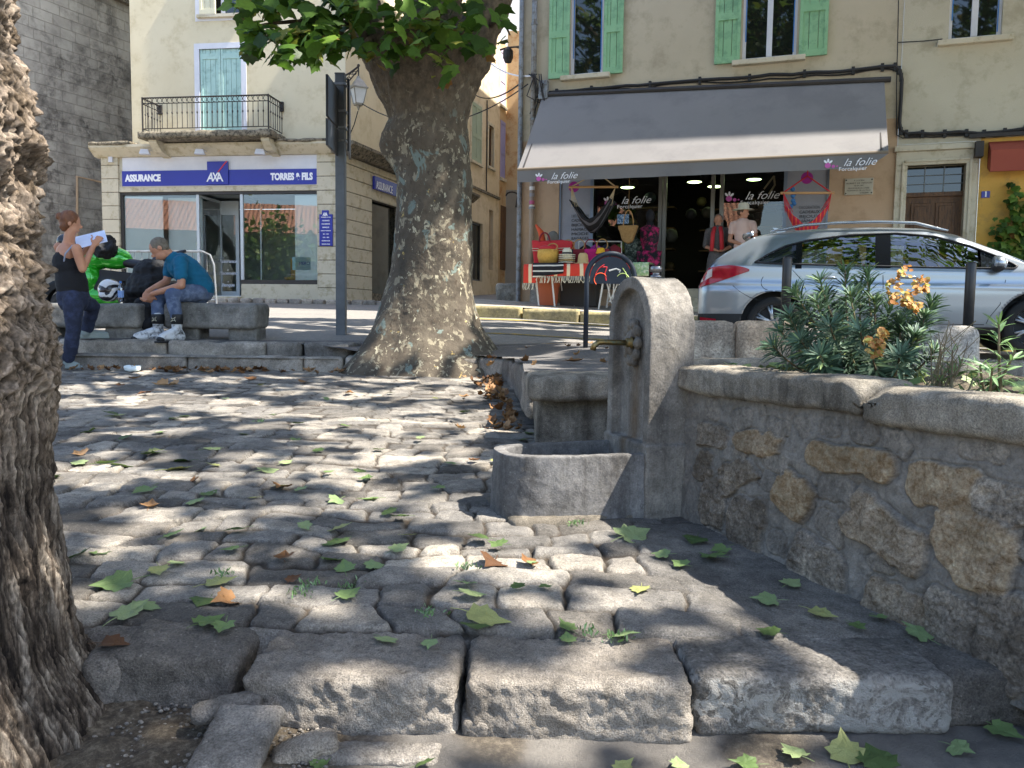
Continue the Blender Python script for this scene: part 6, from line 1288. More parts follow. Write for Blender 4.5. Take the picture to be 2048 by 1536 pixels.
for f in (0.0, 1.0):
    s_ = s0+(s1-s0)*f; zz_ = z0+(z1-z0)*f; zq = zt0+(zt1-zt0)*f; mb.tube([AW(s_+(.1 if f == 0 else -.1), -.1, zq-.15), AW(s_+(.1 if f == 0 else -.1), -PJ, zz_-.01)], .022, 6)
mb.build('folding_arm', P_['dark'], aw, world=True)
class Sub: pass
lt = bpy.data.objects.new('valance_lettering', None)
for (px, py) in ((1112, 356), (1700, 329)):
    for s_c in np.linspace(s0, s1, 500):
        xx, yy = proj(AW(s_c, -PJ-.02, 2.6))
        if xx >= px: break
    zc_ = fitz(s_c, PJ+.02, py); before = set(bpy.data.objects); loc = FB.R.T@(AW(s_c, -PJ-.03, zc_)-FB.o)-np.array([s0, 0, zA0]); mark(aw, loc[0], loc[2], loc[1], .92)
bpy.data.objects.remove(lt)
ra = thing('shop_awning', 'small rust-red awning box on the yellow wall, at the right edge', 'awning', FB.w((FB.X(1980, 310), 0, FB.Zz(1980, 310))), FB.rz); xr0 = FB.X(1982, 310, -.3); zr0, zr1 = FB.Zz(1990, 343, -.3), FB.Zz(1990, 300, -.3)
rm_ = mat('rust_red_canvas', '#8a3a26', '#94432d', 1, .7, 100, .001); mb = MB(); A0 = FB.w
mb.prism([A0((xr0, -.05, zr1+.18)), A0((xr0, -.32, zr1)), A0((xr0, -.32, zr0)), A0((xr0, -.28, zr0)), A0((xr0, -.05, zr0+.1))], FB.R@np.array([4.5, 0, 0])); mb.build('canvas', rm_, ra, world=True)
mb = MB(); mb.box(A0((xr0+2, -.1, zr1+.28)), (4.6, .06, .06), rz=FB.rz); mb.box(A0((xr0-.15, -.12, zr1+.05)), (.12, .2, .25), rz=FB.rz); mb.build('bracket', P_['iron'], ra, world=True)
q = np.array([xr0+.55, -.335, (zr0+zr1)/2-.05])-np.array([FB.X(1980, 310), 0, FB.Zz(1980, 310)]); text('Maison fondée en 1906', .10, mat('pink_beige_letters', '#d8b9a4', None, 1, .6, 10, 0), ra, tuple(q), shear=.4, width=1.6, align='LEFT')
# climbing vine on the yellow wall
vn = thing('climbing_vine', 'green vine climbing the yellow wall, at the right edge', 'climbing plant', FB.w((FB.X(2020, 520), -.1, 0))); P, U, Nn, Sz = [], [], [], []
for (px, py, rx, ry, n) in ((2030, 470, 40, 40, 240), (2050, 430, 30, 35, 160), (2010, 500, 35, 18, 110), (2022, 405, 14, 18, 26), (2020, 375, 8, 14, 10), (2060, 500, 40, 30, 140)):
    for i in range(n): x_, z_ = FB.hit(px+RNG.normal(0, rx*.5), py+RNG.normal(0, ry*.5)); P.append(FB.w((x_, -RNG.uniform(.05, .35), z_))); U.append([RNG.normal(0, .5), 0, -1]); Nn.append([-.33+RNG.normal(0, .4), -.94+RNG.normal(0, .3), .5]); Sz.append(RNG.uniform(.08, .15))
leaves_mesh('foliage', np.array(P), np.array(Sz), np.array(Nn), np.array(U), LP0, LM, vn); mb = MB(); pts = [FB.w((FB.hit(a_, b_)[0], -.08, FB.hit(a_, b_)[1])) for a_, b_ in ((2030, 610), (2035, 520), (2025, 460), (2022, 410), (2019, 368))]; mb.tube(pts, [.03, .025, .018, .012, .006], 6); mb.build('stem', stm, vn, world=True)

# ================================================================== pavement + kerb in front of the shops, yellow line
def swz(s_): return 1.385-.045*s_
ss = np.linspace(-1.5, 26, 90); yy = np.linspace(-2.25, .02, 10); V = []
for s_ in ss:
    for y in yy: p = FB.w((s_, y, 0)); V.append((p[0], p[1], swz(s_)+.058*y*1.0+.004*math.sin(s_*3)))
tag(link_mesh('sidewalk', np.array(V), grid_faces(len(ss), len(yy))[:, ::-1], M['pave'], None, True), kind='structure')
parts = []; tn_ = []
s_ = -1.5; k = 0
while s_ < 22:
    l = 1.0; c = FB.w((s_+l/2, -2.30, 0)); zt_k = swz(s_+l/2)-.058*2.25+.006; parts.append(rough_geo((c[0], c[1], zt_k-.14), (l-.012, .16, .28), rz=FB.rz, n=.05, r=.02, amp=.006, seed=80+k)); tn_.append(.7); s_ += l; k += 1
tag(join_geo('sidewalk_kerb', parts, stone_mat('kerb_yellowed', '#958a68', '#b0a06a', '#6d6755', 9, .003), None, True, tn_), kind='structure')
V = []
for s_ in np.linspace(-1.5, 14, 60):
    for y in (-3.0, -2.75): p = FB.w((s_, y, 0)); V.append((p[0], p[1], float(road(p[0], p[1]))+.006))
tag(link_mesh('yellow_line', np.array(V), grid_faces(60, 2)[:, ::-1], M['yellow'], None), kind='structure')
V = []
for x_ in np.linspace(-1.2, 1.6, 40):
    for dy in (0, .10): yv = 10.3-.28*x_+dy; V.append((x_, yv, float(terr(x_, yv))+.007))
tag(link_mesh('faded_line', np.array(V), grid_faces(40, 2)[:, ::-1], M['yellow'], None), kind='structure')
# kerb strip of pale stones along the office
parts = []; 
for k in range(26):
    c = FA.w((-.2+k*.30, -.55, 0)); parts.append(rough_geo((c[0], c[1], float(road(c[0], c[1]))+.02), (.27, .2, .16), rz=FA.rz, n=.03, r=.04, amp=.02, seed=120+k))
tag(join_geo('office_kerb', parts, M['kerb'], None, True, list(RNG.uniform(.5, 1, 26))), kind='structure')
for (lab, px, py, Y, sz, sd_, rz_) in (('rough guard stone at the foot of the alley corner', 1030, 590, 17.2, (.75, .5, .55), 131, -.2),):
    q = at(px, py, Y); V, Fc = rough_geo((q[0], q[1], 1.22+sz[2]/2), sz, n=.03, r=.06, amp=.03, seed=sd_, rz=rz_); tag(link_mesh('guard_stone', V, Fc, M['grey_stone'], None, True, True, {'tone': np.full(len(V), .6)}, loc=(q[0], q[1], 1.2)), lab, 'stone')

# ================================================================== house and hedge behind the camera (they show in the office windows)
bh = thing('tiled_house', 'long low stone house under a clay tile roof, reflected in the office windows', 'house', (-26, -14, .5), rad(-28)); mb = MB(); mb.bb(-16, 16, -4, 4, -1, 6.0); mb.build('wall', mat('grey_stone_render', '#6f675c', '#81786b', 1, .9, 20, .01), bh)
tm, nt, b = newmat('clay_tiles'); v = coords(nt); wv_ = nd(nt, 'ShaderNodeTexWave'); wv_.inputs['Scale'].default_value = 1.1; nt.links.new(v, wv_.inputs[0]); c = ramp(nt, wv_.outputs['Fac'], [(.1, '#4a2f22'), (.6, '#c08a6a')]); c = mixc(nt, c, '#9a6a50', ramp(nt, noise(nt, 5, 5, .7, v), [(.4, (0, 0, 0)), (.6, (1, 1, 1))])); nt.links.new(c, b.inputs['Base Color']); b.inputs['Roughness'].default_value = .9
mb = MB(); mb.prism([(-16.5, 4.6, 5.9), (-16.5, -4.6, 5.9), (-16.5, 0, 8.3)], (33, 0, 0)); mb.build('roof', tm, bh)
hg = thing('garden_trees', 'leafy green trees in front of the tiled house', 'tree', (-19, -7, 0)); n = 9000; a = RNG.uniform(0, 1, n); cx = RNG.choice([-26, -23.5, -21, -18.5, -16, -13.5], n); P = np.column_stack([cx+RNG.normal(0, .9, n), -8+(cx+26)*-.15+RNG.normal(0, .9, n), 3.4+RNG.normal(0, 1.3, n)+.8*np.sin(cx)]); leaves_mesh('foliage', P, RNG.uniform(.25, .5, n), RNG.normal(0, 1, (n, 3))+[0, 0, .6], RNG.normal(0, 1, (n, 3)), LP1, LM, hg)
mb = MB(); 
for c_ in (-26, -23.5, -21, -18.5, -16, -13.5): mb.tube([(c_, -8-(c_+26)*.15, -.6), (c_, -8-(c_+26)*.15, 2.4)], [.18, .1], 8)
mb.build('trunk', P_['wood'], hg, world=True)
# ================================================================== goods in front of the shop
def sp(px, py, y): q = FB.hit(px, py, y); return np.array([q[0], y, q[1]])      # photo px -> facade-local point at distance y from the wall
def swl(s_, y): return swz(s_)+.058*y-FB.o[2]                                   # pavement height, local z
def W(p): return FB.w(p)
G = {}
for k, c in dict(red='#c42e35', orange='#d9552a', straw='#c9ad78', tan='#a98350', pale='#ddd6bd', black='#17161a', pinkm='#c2186e', yellow='#d9a520', white='#d8d4ca', terra='#b5603c', lime='#a9bf6a', magenta='#a02a8a', navy='#1d2430', rope='#c8b28c', bluew='#3a6f9e', darkred='#7c1d28', wood='#c59a68').items(): G[k] = mat('goods_'+k, c, None, 1, .8, 60, .002)
def weave(name, c1, c2, sc, axis=0, rough=.85):
    m, nt, b = newmat(name); v = coords(nt); wv = nd(nt, 'ShaderNodeTexWave'); wv.bands_direction = 'XYZ'[axis]; wv.inputs['Scale'].default_value = sc; wv.inputs['Distortion'].default_value = .6; nt.links.new(v, wv.inputs[0])
    nt.links.new(ramp(nt, wv.outputs['Fac'], [(.8, c1), (.88, c2)]), b.inputs['Base Color']); b.inputs['Roughness'].default_value = rough; return m
YT = -1.15
# table with striped cloth
t0 = sp(1062, 530, YT-.1); t1 = sp(1262, 530, YT-.1); zT = sp(1150, 531, YT)[2]
tb = thing('market_table', 'folding table under a red cloth and black striped throws, in front of the gift shop', 'table', W(((t0[0]+t1[0])/2, YT, swl(1, YT))), FB.rz)
mb = MB(); mb.prism([W((t0[0], YT-.3, zT-.03)), W((t1[0], YT-.3, zT-.03)), W((t1[0], YT+.35, zT-.03)), W((t0[0], YT+.35, zT-.03))], (0, 0, .03)); mb.build('tabletop', G['wood'], tb, world=True)
for x_ in (t0[0]+.12, t0[0]+.42, t1[0]-.42, t1[0]-.12):
    for dy in (-.24, .28): mb = MB(); mb.tube([W((x_, YT+dy, zT-.03)), W((x_+(.1 if x_ < 1.4 else -.1), YT+dy*1.2, swl(x_, YT+dy)))], .016, 6); mb.build('leg', G['white'], tb, world=True)
def cloth(name, label, pts_top, drop, m, parent=None, fringe=None, nseg=30):
    """cloth over the table front: runs along pts_top (local), hangs down by drop"""
    A_, B_ = np.array(pts_top[0], float), np.array(pts_top[1], float); V = []
    for i in range(nseg+1):
        f = i/nseg; p = A_+(B_-A_)*f; d = drop(f) if callable(drop) else drop
        rows = [(p[0], p[1]+.55, p[2]), (p[0], p[1]+.25, p[2]+.004), (p[0], p[1], p[2]), (p[0], p[1]-.02, p[2]-.03)]+[(p[0]+.01*math.sin(f*9), p[1]-.03-.012*math.sin(f*34)*k/5, p[2]-.03-(d-.03)*k/5) for k in range(1, 6)]
        V += [W(r) for r in rows]
    o = link_mesh(name, np.array(V), grid_faces(nseg+1, 9), m, parent, True, True, loc=None if parent else W(A_)); sd_ = o.modifiers.new('s', 'SOLIDIFY'); sd_.thickness = .006
    if fringe:
        mb = MB()
        for i in range(0, nseg+1, 1):
            q = np.array(V[i*9+8]); mb.tube([q, q+[RNG.normal(0, .012), 0, -.06], q+[RNG.normal(0, .02), 0, -.12]], .006, 4)
        mb.build('fringe', G['pale'], o if not parent else o, world=True)
    if label: tag(o, label, 'cloth')
    return o
xa_, xb_ = t0[0]-.06, t1[0]+.03
cloth('table_cloth', 'orange-red cloth with cream fringe covering the market table', ((xa_, YT-.32, zT+.012), (xb_, YT-.32, zT+.012)), lambda f: .22+.12*(f < .12), weave('red_orange_weave', '#cf3b2a', '#e6cfa8', 1.4), fringe=True, nseg=60)
cloth('striped_throw', 'black throw with thin white stripes hanging over the table corner', ((sp(1078, 530, YT)[0], YT-.345, zT+.03), (sp(1138, 530, YT)[0], YT-.345, zT+.03)), lambda f: .27-.08*f, weave('black_stripes', '#15151a', '#d6d2c8', 3.2, 2), nseg=16)
cloth('green_cloth', 'pale green printed cloth at the right end of the table', ((sp(1270, 530, YT)[0], YT-.2, zT+.03), (sp(1302, 530, YT)[0], YT-.2, zT+.03)), .24, mat('green_print', '#b9cf86', '#6fa07e', 14, .8, 30, .001, c3='#e2e0c8', sc3=22), nseg=10)
def lathe_thing(name, label, cat, px, py, y, prof, m, n=20, ell=None, extra=None, grp=None):
    p = sp(px, py, y); w_ = W(p); o = MB(); o.lathe(prof, w_, n); r = o.build(name, m, loc=w_, world=True, smooth=True); return tag(r, label, cat, grp), p
zt = zT+.02
def onT(px, y=YT): s_ = sp(px, 520, y)[0]; return np.array([s_, y, zt])
# straw basket with red lining, in front of the big red bag
p = onT(1096, YT-.1); bk_ = thing('straw_basket', 'round yellow straw basket with red lining, at the left end of the table', 'basket', W(p), FB.rz); mb = MB(); mb.lathe([(.11, 0), (.17, .04), (.195, .14), (.19, .26), (.175, .26), (.17, .12), (.1, .03)], W(p), 24, cap=False); mb.build('bowl', mat('yellow_straw', '#d8ab52', '#c49440', 30, .85, 120, .004), bk_, world=True, smooth=True); mb = MB(); mb.lathe([(.185, .255), (.16, .31), (.08, .34), (.01, .34)], W(p), 20); mb.build('lining', G['red'], bk_, world=True, smooth=True)
mb = MB(); mb.tube([W(p+np.array([.12+.09*math.cos(a), -.12, .30+.06*math.sin(a)])) for a in np.linspace(0, 6.2, 14)], .012, 6); mb.build('handle', G['tan'], bk_, world=True)
p = onT(1105, YT+.15); rbg = thing('beach_bag', 'large bright red fabric bag behind the straw basket', 'bag', W(p), FB.rz); mb = MB(); V = []; 
mb.prism([W(p+np.array(q)) for q in ((-.33, -.1, 0), (.33, -.1, 0), (.40, -.12, .42), (.2, -.11, .45), (-.2, -.11, .44), (-.38, -.12, .46))], FB.R@np.array([0, .24, .0])); mb.build('body', G['red'], rbg, world=True, bevel=.03); mb = MB(); mb.tube([W(p+np.array(q)) for q in ((-.36, -.135, .30), (0, -.13, .29), (.37, -.135, .30))], .006, 4); mb.tube([W(p+np.array(q)) for q in ((-.35, -.135, .26), (0, -.13, .25), (.36, -.135, .26))], .006, 4); mb.build('stitching', G['pale'], rbg, world=True)
mb = MB(); mb.tube([W(p+np.array([-.12+.1*math.cos(a), -.13, .42+.16*math.sin(a)])) for a in np.linspace(0, math.pi, 12)], .015, 6); mb.build('handle', G['darkred'], rbg, world=True)
for i, (px, z_, lab) in enumerate(((1080, .42, 'orange rolled parasol leaning behind the red bag'),)):
    p = sp(1075, 505, YT+.3); q = sp(1092, 480, YT+.25); a0 = sp(1072, 450, YT+.35); mb = MB(); mb.tube([W(a0), W((a0+q)/2), W(q+[0, 0, -.3])], [.02, .055, .07], 10); tag(mb.build('rolled_parasol', G['orange'], loc=W(q+[0, 0, -.3]), world=True, smooth=True), lab, 'parasol')
mb = MB(); p = sp(1106, 476, YT+.2); mb.ball(W(p), (.11, .11, .13), 16, 10); mb.tube([W(p+[0, 0, -.12]), W(p+[0, 0, -.25])], .05, 10); tag(mb.build('display_head', mat('grey_felt', '#6b6862', None, 1, .8, 20, 0), loc=W(p), world=True, smooth=True), 'grey display head standing above the red bag', 'display head')
# handled bags in a row
bagk = 0
for (px, c, hc, lab) in ((1122, 'magenta', 'darkred', 'magenta shopping bag with round wooden handles, next to the straw basket'), (1137, 'navy', 'tan', 'dark bag with ring handles behind the stacked hats'), (1159, 'darkred', 'tan', 'maroon bag with ring handles behind the bucket hat'), (1182, 'pinkm', 'darkred', 'pink patterned bag hanging right of the bucket hat'), (1205, 'darkred', 'tan', 'dark red bag hanging from the clothes rail')):
    p = sp(px, 500, YT+.12); z0b = zt+.02; o = thing('handbag', lab, 'bag', W((p[0], p[1], z0b)), FB.rz, 'bags on the shop table'); mb = MB(); h_ = .26; mb.prism([W((p[0]+a_, p[1]-.05, z0b+b_)) for a_, b_ in ((-.10, 0), (.10, 0), (.12, h_), (-.12, h_))], FB.R@np.array([0, .1, 0])); mb.build('body', G[c], o, world=True, bevel=.015)
    mb = MB(); mb.tube([W((p[0]+.10*math.cos(a), p[1]-.03, z0b+h_+.07+.10*math.sin(a))) for a in np.linspace(-.9, 4.0, 16)], .010, 5); mb.build('handle', G[hc], o, world=True)
# stacked hats and bucket hat, yellow hat
def hat(name, label, px, y, zb, R_, crown, hgt, m, band=None, grp=None):
    p = onT(px, y); p[2] = zb; h = thing(name, label, 'hat', W(p), FB.rz, grp); mb = MB(); mb.lathe([(R_, 0), (R_*.98, .012), (crown*1.03, .02), (crown, hgt*.4), (crown*.86, hgt*.85), (crown*.6, hgt), (.01, hgt*.96)], W(p), 22); mb.build('crown_and_brim', m, h, world=True, smooth=True)
    if band: mb = MB(); mb.lathe([(crown*1.045, .02), (crown*1.03, .05)], W(p), 22, cap=False); mb.build('hat_band', band, h, world=True, smooth=True)
    return h
for i in range(5): hat('straw_hat', ('lowest', 'second', 'third', 'fourth', 'topmost')[i]+' cream straw hat of the stack on the table', 1134, YT-.12, zt+.02+.034*i, .155, .09, .12, G['pale'] if i != 1 else G['straw'], G['black'] if i in (0, 4) else None, 'stacked straw hats')
hat('straw_hat', 'tan bucket-shaped straw hat, right of the hat stack', 1166, YT-.12, zt, .15, .095, .19, G['straw']); hat('straw_hat', 'bright yellow hat above the bike rack', 1201, YT-.1, zt+.18, .09, .075, .1, G['yellow'])
# terracotta pot under the table, wooden stool legs
p = sp(1096, 590, YT+.15); p[2] = swl(p[0], p[1]); mb = MB(); mb.lathe([(.17, 0), (.20, .30), (.235, .44), (.25, .44), (.25, .50), (.22, .50), (.2, .3)], W(p), 24, cap=False); tag(mb.build('flower_pot', G['terra'], loc=W(p), world=True, smooth=True), 'large terracotta pot under the left end of the table', 'flower pot')
mb = MB(); r_ = (sp(1122, 560, YT+.35), sp(1172, 600, YT+.35)); mb.prism([W((r_[0][0], YT+.3, swl(1, YT)+.01)), W((r_[1][0]+.2, YT+.3, swl(1, YT)+.01)), W((r_[1][0]+.2, YT+.3, r_[0][2])), W((r_[0][0], YT+.3, r_[0][2]))], FB.R@np.array([0, .3, 0])); tag(mb.build('storage_crate', mat('dark_crate', '#3c3833', None, 1, .8, 30, .002), loc=W((r_[0][0], YT+.3, swl(1, YT))), world=True, bevel=.01), 'dark storage crate under the market table', 'crate')
rk = thing('folding_stand', 'white folding stand with crossed legs, right of the market table', 'stand', W(sp(1225, 600, YT)), FB.rz)
for a_, b_ in (((1212, 555), (1222, 604)), ((1240, 556), (1219, 604)), ((1232, 556), (1258, 590)), ((1262, 572), (1222, 606)), ((1228, 560), (1226, 600))): mb = MB(); mb.tube([W(sp(*a_, YT-.2)), W(sp(*b_, YT-.2))], .013, 5); mb.build('leg', G['white'], rk, world=True)
# clothes rail with hanging clothes
cr = thing('clothes_rail', 'white metal clothes rail with hanging garments', 'clothes rail', W((sp(1225, 600, -.6)[0], -.6, swl(1.8, -.6))), FB.rz); mb = MB(); a = sp(1158, 483, -.6); b_ = sp(1243, 483, -.6); zg = swl(1.6, -.6); mb.tube([W(a), W(b_)], .012, 6)
for q in (a, b_): mb.tube([W(q), W((q[0], -.6, zg+.02))], .012, 6); mb.tube([W((q[0], -.85, zg+.02)), W((q[0], -.35, zg+.02))], .012, 6)
mb.build('rail', G['white'], cr, world=True)
for i, (px, c) in enumerate(((1172, 'black'), (1192, 'magenta'), (1212, 'navy'), (1230, 'darkred'))):
    s_ = sp(px, 483, -.6); mb = MB(); mb.prism([W((s_[0]+u_, -.64, s_[2]+v_)) for u_, v_ in ((-.12, -.12), (0, -.05), (.12, -.12), (.15, -.65), (-.15, -.65))], FB.R@np.array([0, .07, 0])); tag(mb.build('hanging_garment', G[c], loc=W(s_), world=True, bevel=.02), {'black': 'black garment hanging first from the left on the rail', 'magenta': 'magenta garment hanging second on the rail', 'navy': 'navy garment hanging third on the rail', 'darkred': 'dark red garment at the right end of the rail'}[c], 'clothes')
# hanging bag
p = sp(1253, 465, -.9); hb_ = thing('handbag', 'tan tapered straw bag hanging by its handles in front of the shop glass', 'bag', W(p), FB.rz); mb = MB(); mb.prism([W(p+np.array([u_, 0, v_])) for u_, v_ in ((-.17, .13), (.20, .13), (.10, -.16), (.02, -.20), (-.08, -.14))], FB.R@np.array([0, .12, 0])); mb.build('body', mat('tan_straw', '#a8824e', '#8f6d3e', 25, .85, 90, .003), hb_, world=True, bevel=.02); mb = MB(); mb.tube([W(p+np.array([.02+.09*math.cos(a), .05, .13+.27*math.sin(a)])) for a in np.linspace(0, math.pi, 12)], .010, 5); mb.tube([W(p+np.array([.02, .05, .40])), W(p+np.array([.02, .05, 1.0]))], .004, 4); mb.build('handle', G['tan'], hb_, world=True)
# picture card in the window
mb = MB(); r_ = (sp(1227, 444, -.2), sp(1251, 424, -.2)); mb.prism([W((r_[0][0], .12, r_[0][2])), W((r_[1][0], .12, r_[0][2])), W((r_[1][0], .12, r_[1][2])), W((r_[0][0], .12, r_[1][2]))], FB.R@np.array([0, .01, 0])); tag(mb.build('window_card', mat('blue_palm_card', '#6d9cc4', '#1c3350', 22, .6, 10, 0, c3='#c9d6e0', sc3=30), loc=W((r_[0][0], .12, r_[0][2])), world=True), 'small blue card stuck in the shop window', 'poster')
# hammock chairs
def hammock(label, xl, xr, ytop, yb, y, cm, rope, bar, top, rings=None):
    a = sp(xl, ytop, y); b_ = sp(xr, ytop, y); h = thing('hammock_chair', label, 'hammock chair', W((a+b_)/2), FB.rz); tp = sp(top[0], top[1], y)
    mb = MB(); mb.tube([W(a-[.04, 0, 0]), W(b_+[.04, 0, 0])], .022, 8); mb.build('bar', bar, h, world=True)
    mb = MB(); mb.tube([W(a), W(tp)], .012, 5); mb.tube([W(b_), W(tp)], .012, 5); mb.tube([W(tp), W(tp+[0, 0, .3])], .010, 5); bot = sp((xl+xr)/2+8, yb, y)[2]; zc_ = (a[2]+bot)/2+.05
    for k in range(5):
        o_ = .03*k; mb.tube([W(a+[.01, -.02+o_*.3, 0]), W((a[0]+.05+o_, y-.1, zc_))], .006, 4); mb.tube([W(b_+[-.01, -.02+o_*.3, 0]), W((b_[0]-.05-o_, y-.1, zc_))], .006, 4)
    mb.build('rope', rope, h, world=True); V = []; n1, n2 = 26, 12
    for i in range(n1+1):
        f = i/n1; x_ = a[0]+.04+(b_[0]-a[0]-.08)*f; zz_ = bot+(zc_+.1-bot)*abs(2*f-1)**1.7
        for j in range(n2+1): g = j/n2-.5; V.append(W((x_, y+g*.55, zz_+.22*abs(g*2)**2*(1-abs(2*f-1)**2)+.01*math.sin(j*3+i))))
    o = link_mesh('fabric', np.array(V), grid_faces(n1+1, n2+1), cm, h, True); s_ = o.modifiers.new('s', 'SOLIDIFY'); s_.thickness = .012; return h
blk = weave('black_cotton', '#121216', '#56565c', 2.2, 1)
hammock('black hammock chair with cream ropes hanging under the awning', 1142, 1232, 374, 466, -.9, blk, G['rope'], G['wood'], (1195, 345))
hammock('red and pink hammock chair hanging in front of the right grey panel', 1566, 1664, 386, 478, -.8, weave('red_stripes', '#c01f3f', '#e06a34', 5, 0), G['red'], G['wood'], (1615, 352))
for (px, py, lab) in ((1148, 374, 'purple paper disc beside the black hammock chair'), (1614, 356, 'pink disc above the red hammock chair')):
    q = sp(px, py, -.7); mb = MB(); mb.lathe([(.10, 0), (.10, .012)], W(q), 18, axis=FB.R@np.array([0, -1, 0])); tag(mb.build('paper_disc', G['magenta'], loc=W(q), world=True), lab, 'decoration')
mb = MB(); q = sp(1585, 395, -.75); 
for k in range(7): mb.ball(W(q+[RNG.normal(0, .04), 0, RNG.normal(0, .06)]), .04, 8, 6)
tag(mb.build('fabric_bird_garland', G['bluew'], loc=W(q), world=True, smooth=True), 'small blue and red fabric ornament on the red hammock rope', 'ornament')
mb = MB(); q0 = sp(1548, 352, .6); q1 = sp(1538, 388, .6); mb.tube([W(q0), W((q0+q1)/2+[.06, 0, 0]), W(q1)], .02, 6); mb.tube([W(q0), W(sp(1528, 378, .6))], .018, 6); tag(mb.build('driftwood_hanger', G['rope'], loc=W(q0), world=True), 'pale driftwood ornament hanging behind the right shop pane', 'ornament')
# dressed mannequin
def mannequin(label, px, y, ztop_py, zb_py, m, trim):
    a = sp(px, ztop_py, y); b_ = sp(px, zb_py, y); H_ = a[2]-b_[2]; c_ = W((a[0], y, b_[2])); o = thing('mannequin', label, 'mannequin', c_, FB.rz); mb = MB(); mb.lathe([(.055, H_), (.06, H_-.06), (.16, H_-.12), (.15, H_-.35), (.12, H_-.48), (.16, H_-.66), (.19, H_-1.1), (.21, .25)], c_, 18); mb.v = [tuple(np.array(c_)+FB.R@((FB.R.T@(np.array(q)-c_))*[1.1, .65, 1])) for q in mb.v]; mb.build('dress', m, o, world=True, smooth=True)
    mb = MB(); mb.tube([c_+[0, 0, -.25], c_+[0, 0, .3]], .02, 8); mb.lathe([(.18, -.27), (.17, -.25)], c_, 14); mb.build('stand', G['black'], o, world=True); mb = MB(); mb.ball(c_+[0, 0, H_+.10], (.08, .09, .12), 14, 10); mb.tube([c_+[0, 0, H_-.03], c_+[0, 0, H_+.04]], .045, 10); mb.build('head', G['black'], o, world=True, smooth=True); return o
flo = mat('black_dress_pink_flowers', '#14121a', '#14121a', 3, .8, 30, 0, c3='#c21f63', sc3=9, w3=.35)
mannequin('mannequin in a black dress with pink flowers, left of the shop door', 1300, -.55, 443, 530, flo, None)
mannequin('mannequin in a dark green printed dress beside the hanging straw bag', 1268, -.3, 470, 540, mat('green_print_dark', '#1b241e', '#2f4036', 9, .8, 30, 0, c3='#8f9d8f', sc3=16, w3=.4), None)
# stock baskets
for (px, lab) in ((1262, 'small bamboo basket behind the clothes rail'),): pass

# ================================================================== bike rack
b0 = at(1171, 690, 8.0); b0[2] = float(terr(b0[0], b0[1])); b1 = at(1266, 690, 8.0); b1[2] = float(terr(b1[0], b1[1])); rkm = mat('dark_blue_enamel', '#151d28', '#1b2634', 4, .55, 30, .0002)
br_ = thing('bike_rack', 'dark blue arched bicycle rack with a bicycle emblem', 'bicycle rack', (b0+b1)/2); R_ = (b1[0]-b0[0])/2; zc_ = at(1220, 507, 8.0)[2]-R_; cx_ = (b0[0]+b1[0])/2; mb = MB()
mb.tube([(b0[0], 8, b0[2]-.02), (b0[0], 8, zc_-.05)]+[(cx_-R_*math.cos(a), 8, zc_+R_*math.sin(a)) for a in np.linspace(0, math.pi, 24)]+[(b1[0], 8, zc_-.05), (b1[0], 8, b1[2]-.02)], .024, 12); mb.build('hoop', rkm, br_, world=True, smooth=True)
mb = MB(); Rp = R_-.03; mb.prism([(cx_-Rp*math.cos(a), 7.993, zc_+Rp*math.sin(a)) for a in np.linspace(.0, math.pi, 26)]+[(cx_+Rp, 7.993, zc_-.06), (cx_-Rp, 7.993, zc_-.06)], (0, .014, 0)); mb.build('panel', rkm, br_, world=True)
def arcm(cx, cz, r, a0, a1, m, nm): mb = MB(); mb.tube([(cx+r*math.cos(a), 7.988, cz+r*math.sin(a)) for a in np.linspace(a0, a1, 14)], .012, 6, ell=.4); mb.build(nm, m, br_, world=True)
arcm(cx_-.10, zc_-.02, .062, .5, 4.0, G['orange'], 'emblem_wheel'); arcm(cx_+.115, zc_-.02, .062, -.9, 2.6, mat('lime_emblem', '#cfe08a', None, 1, .5, 10, 0), 'emblem_wheel')
mb = MB(); mb.tube([(cx_-.09, 7.988, zc_+.10), (cx_-.04, 7.988, zc_+.10), (cx_-.06, 7.988, zc_+.04), (cx_-.045, 7.988, zc_-.03)], .007, 5); mb.build('emblem_frame', G['red'], br_, world=True); mb = MB(); mb.tube([(cx_-.02, 7.988, zc_+.065), (cx_+.05, 7.988, zc_+.085), (cx_+.09, 7.988, zc_+.07), (cx_+.08, 7.988, zc_+.05)], .008, 5); mb.build('emblem_frame', G['white'], br_, world=True)
arcm(cx_, zc_-.02, R_-.075, 2.0, 3.0, G['red'], 'emblem_arc'); arcm(cx_, zc_-.02, R_-.075, .15, .8, mat('lime_arc', '#c8dc86', None, 1, .5, 10, 0), 'emblem_arc')

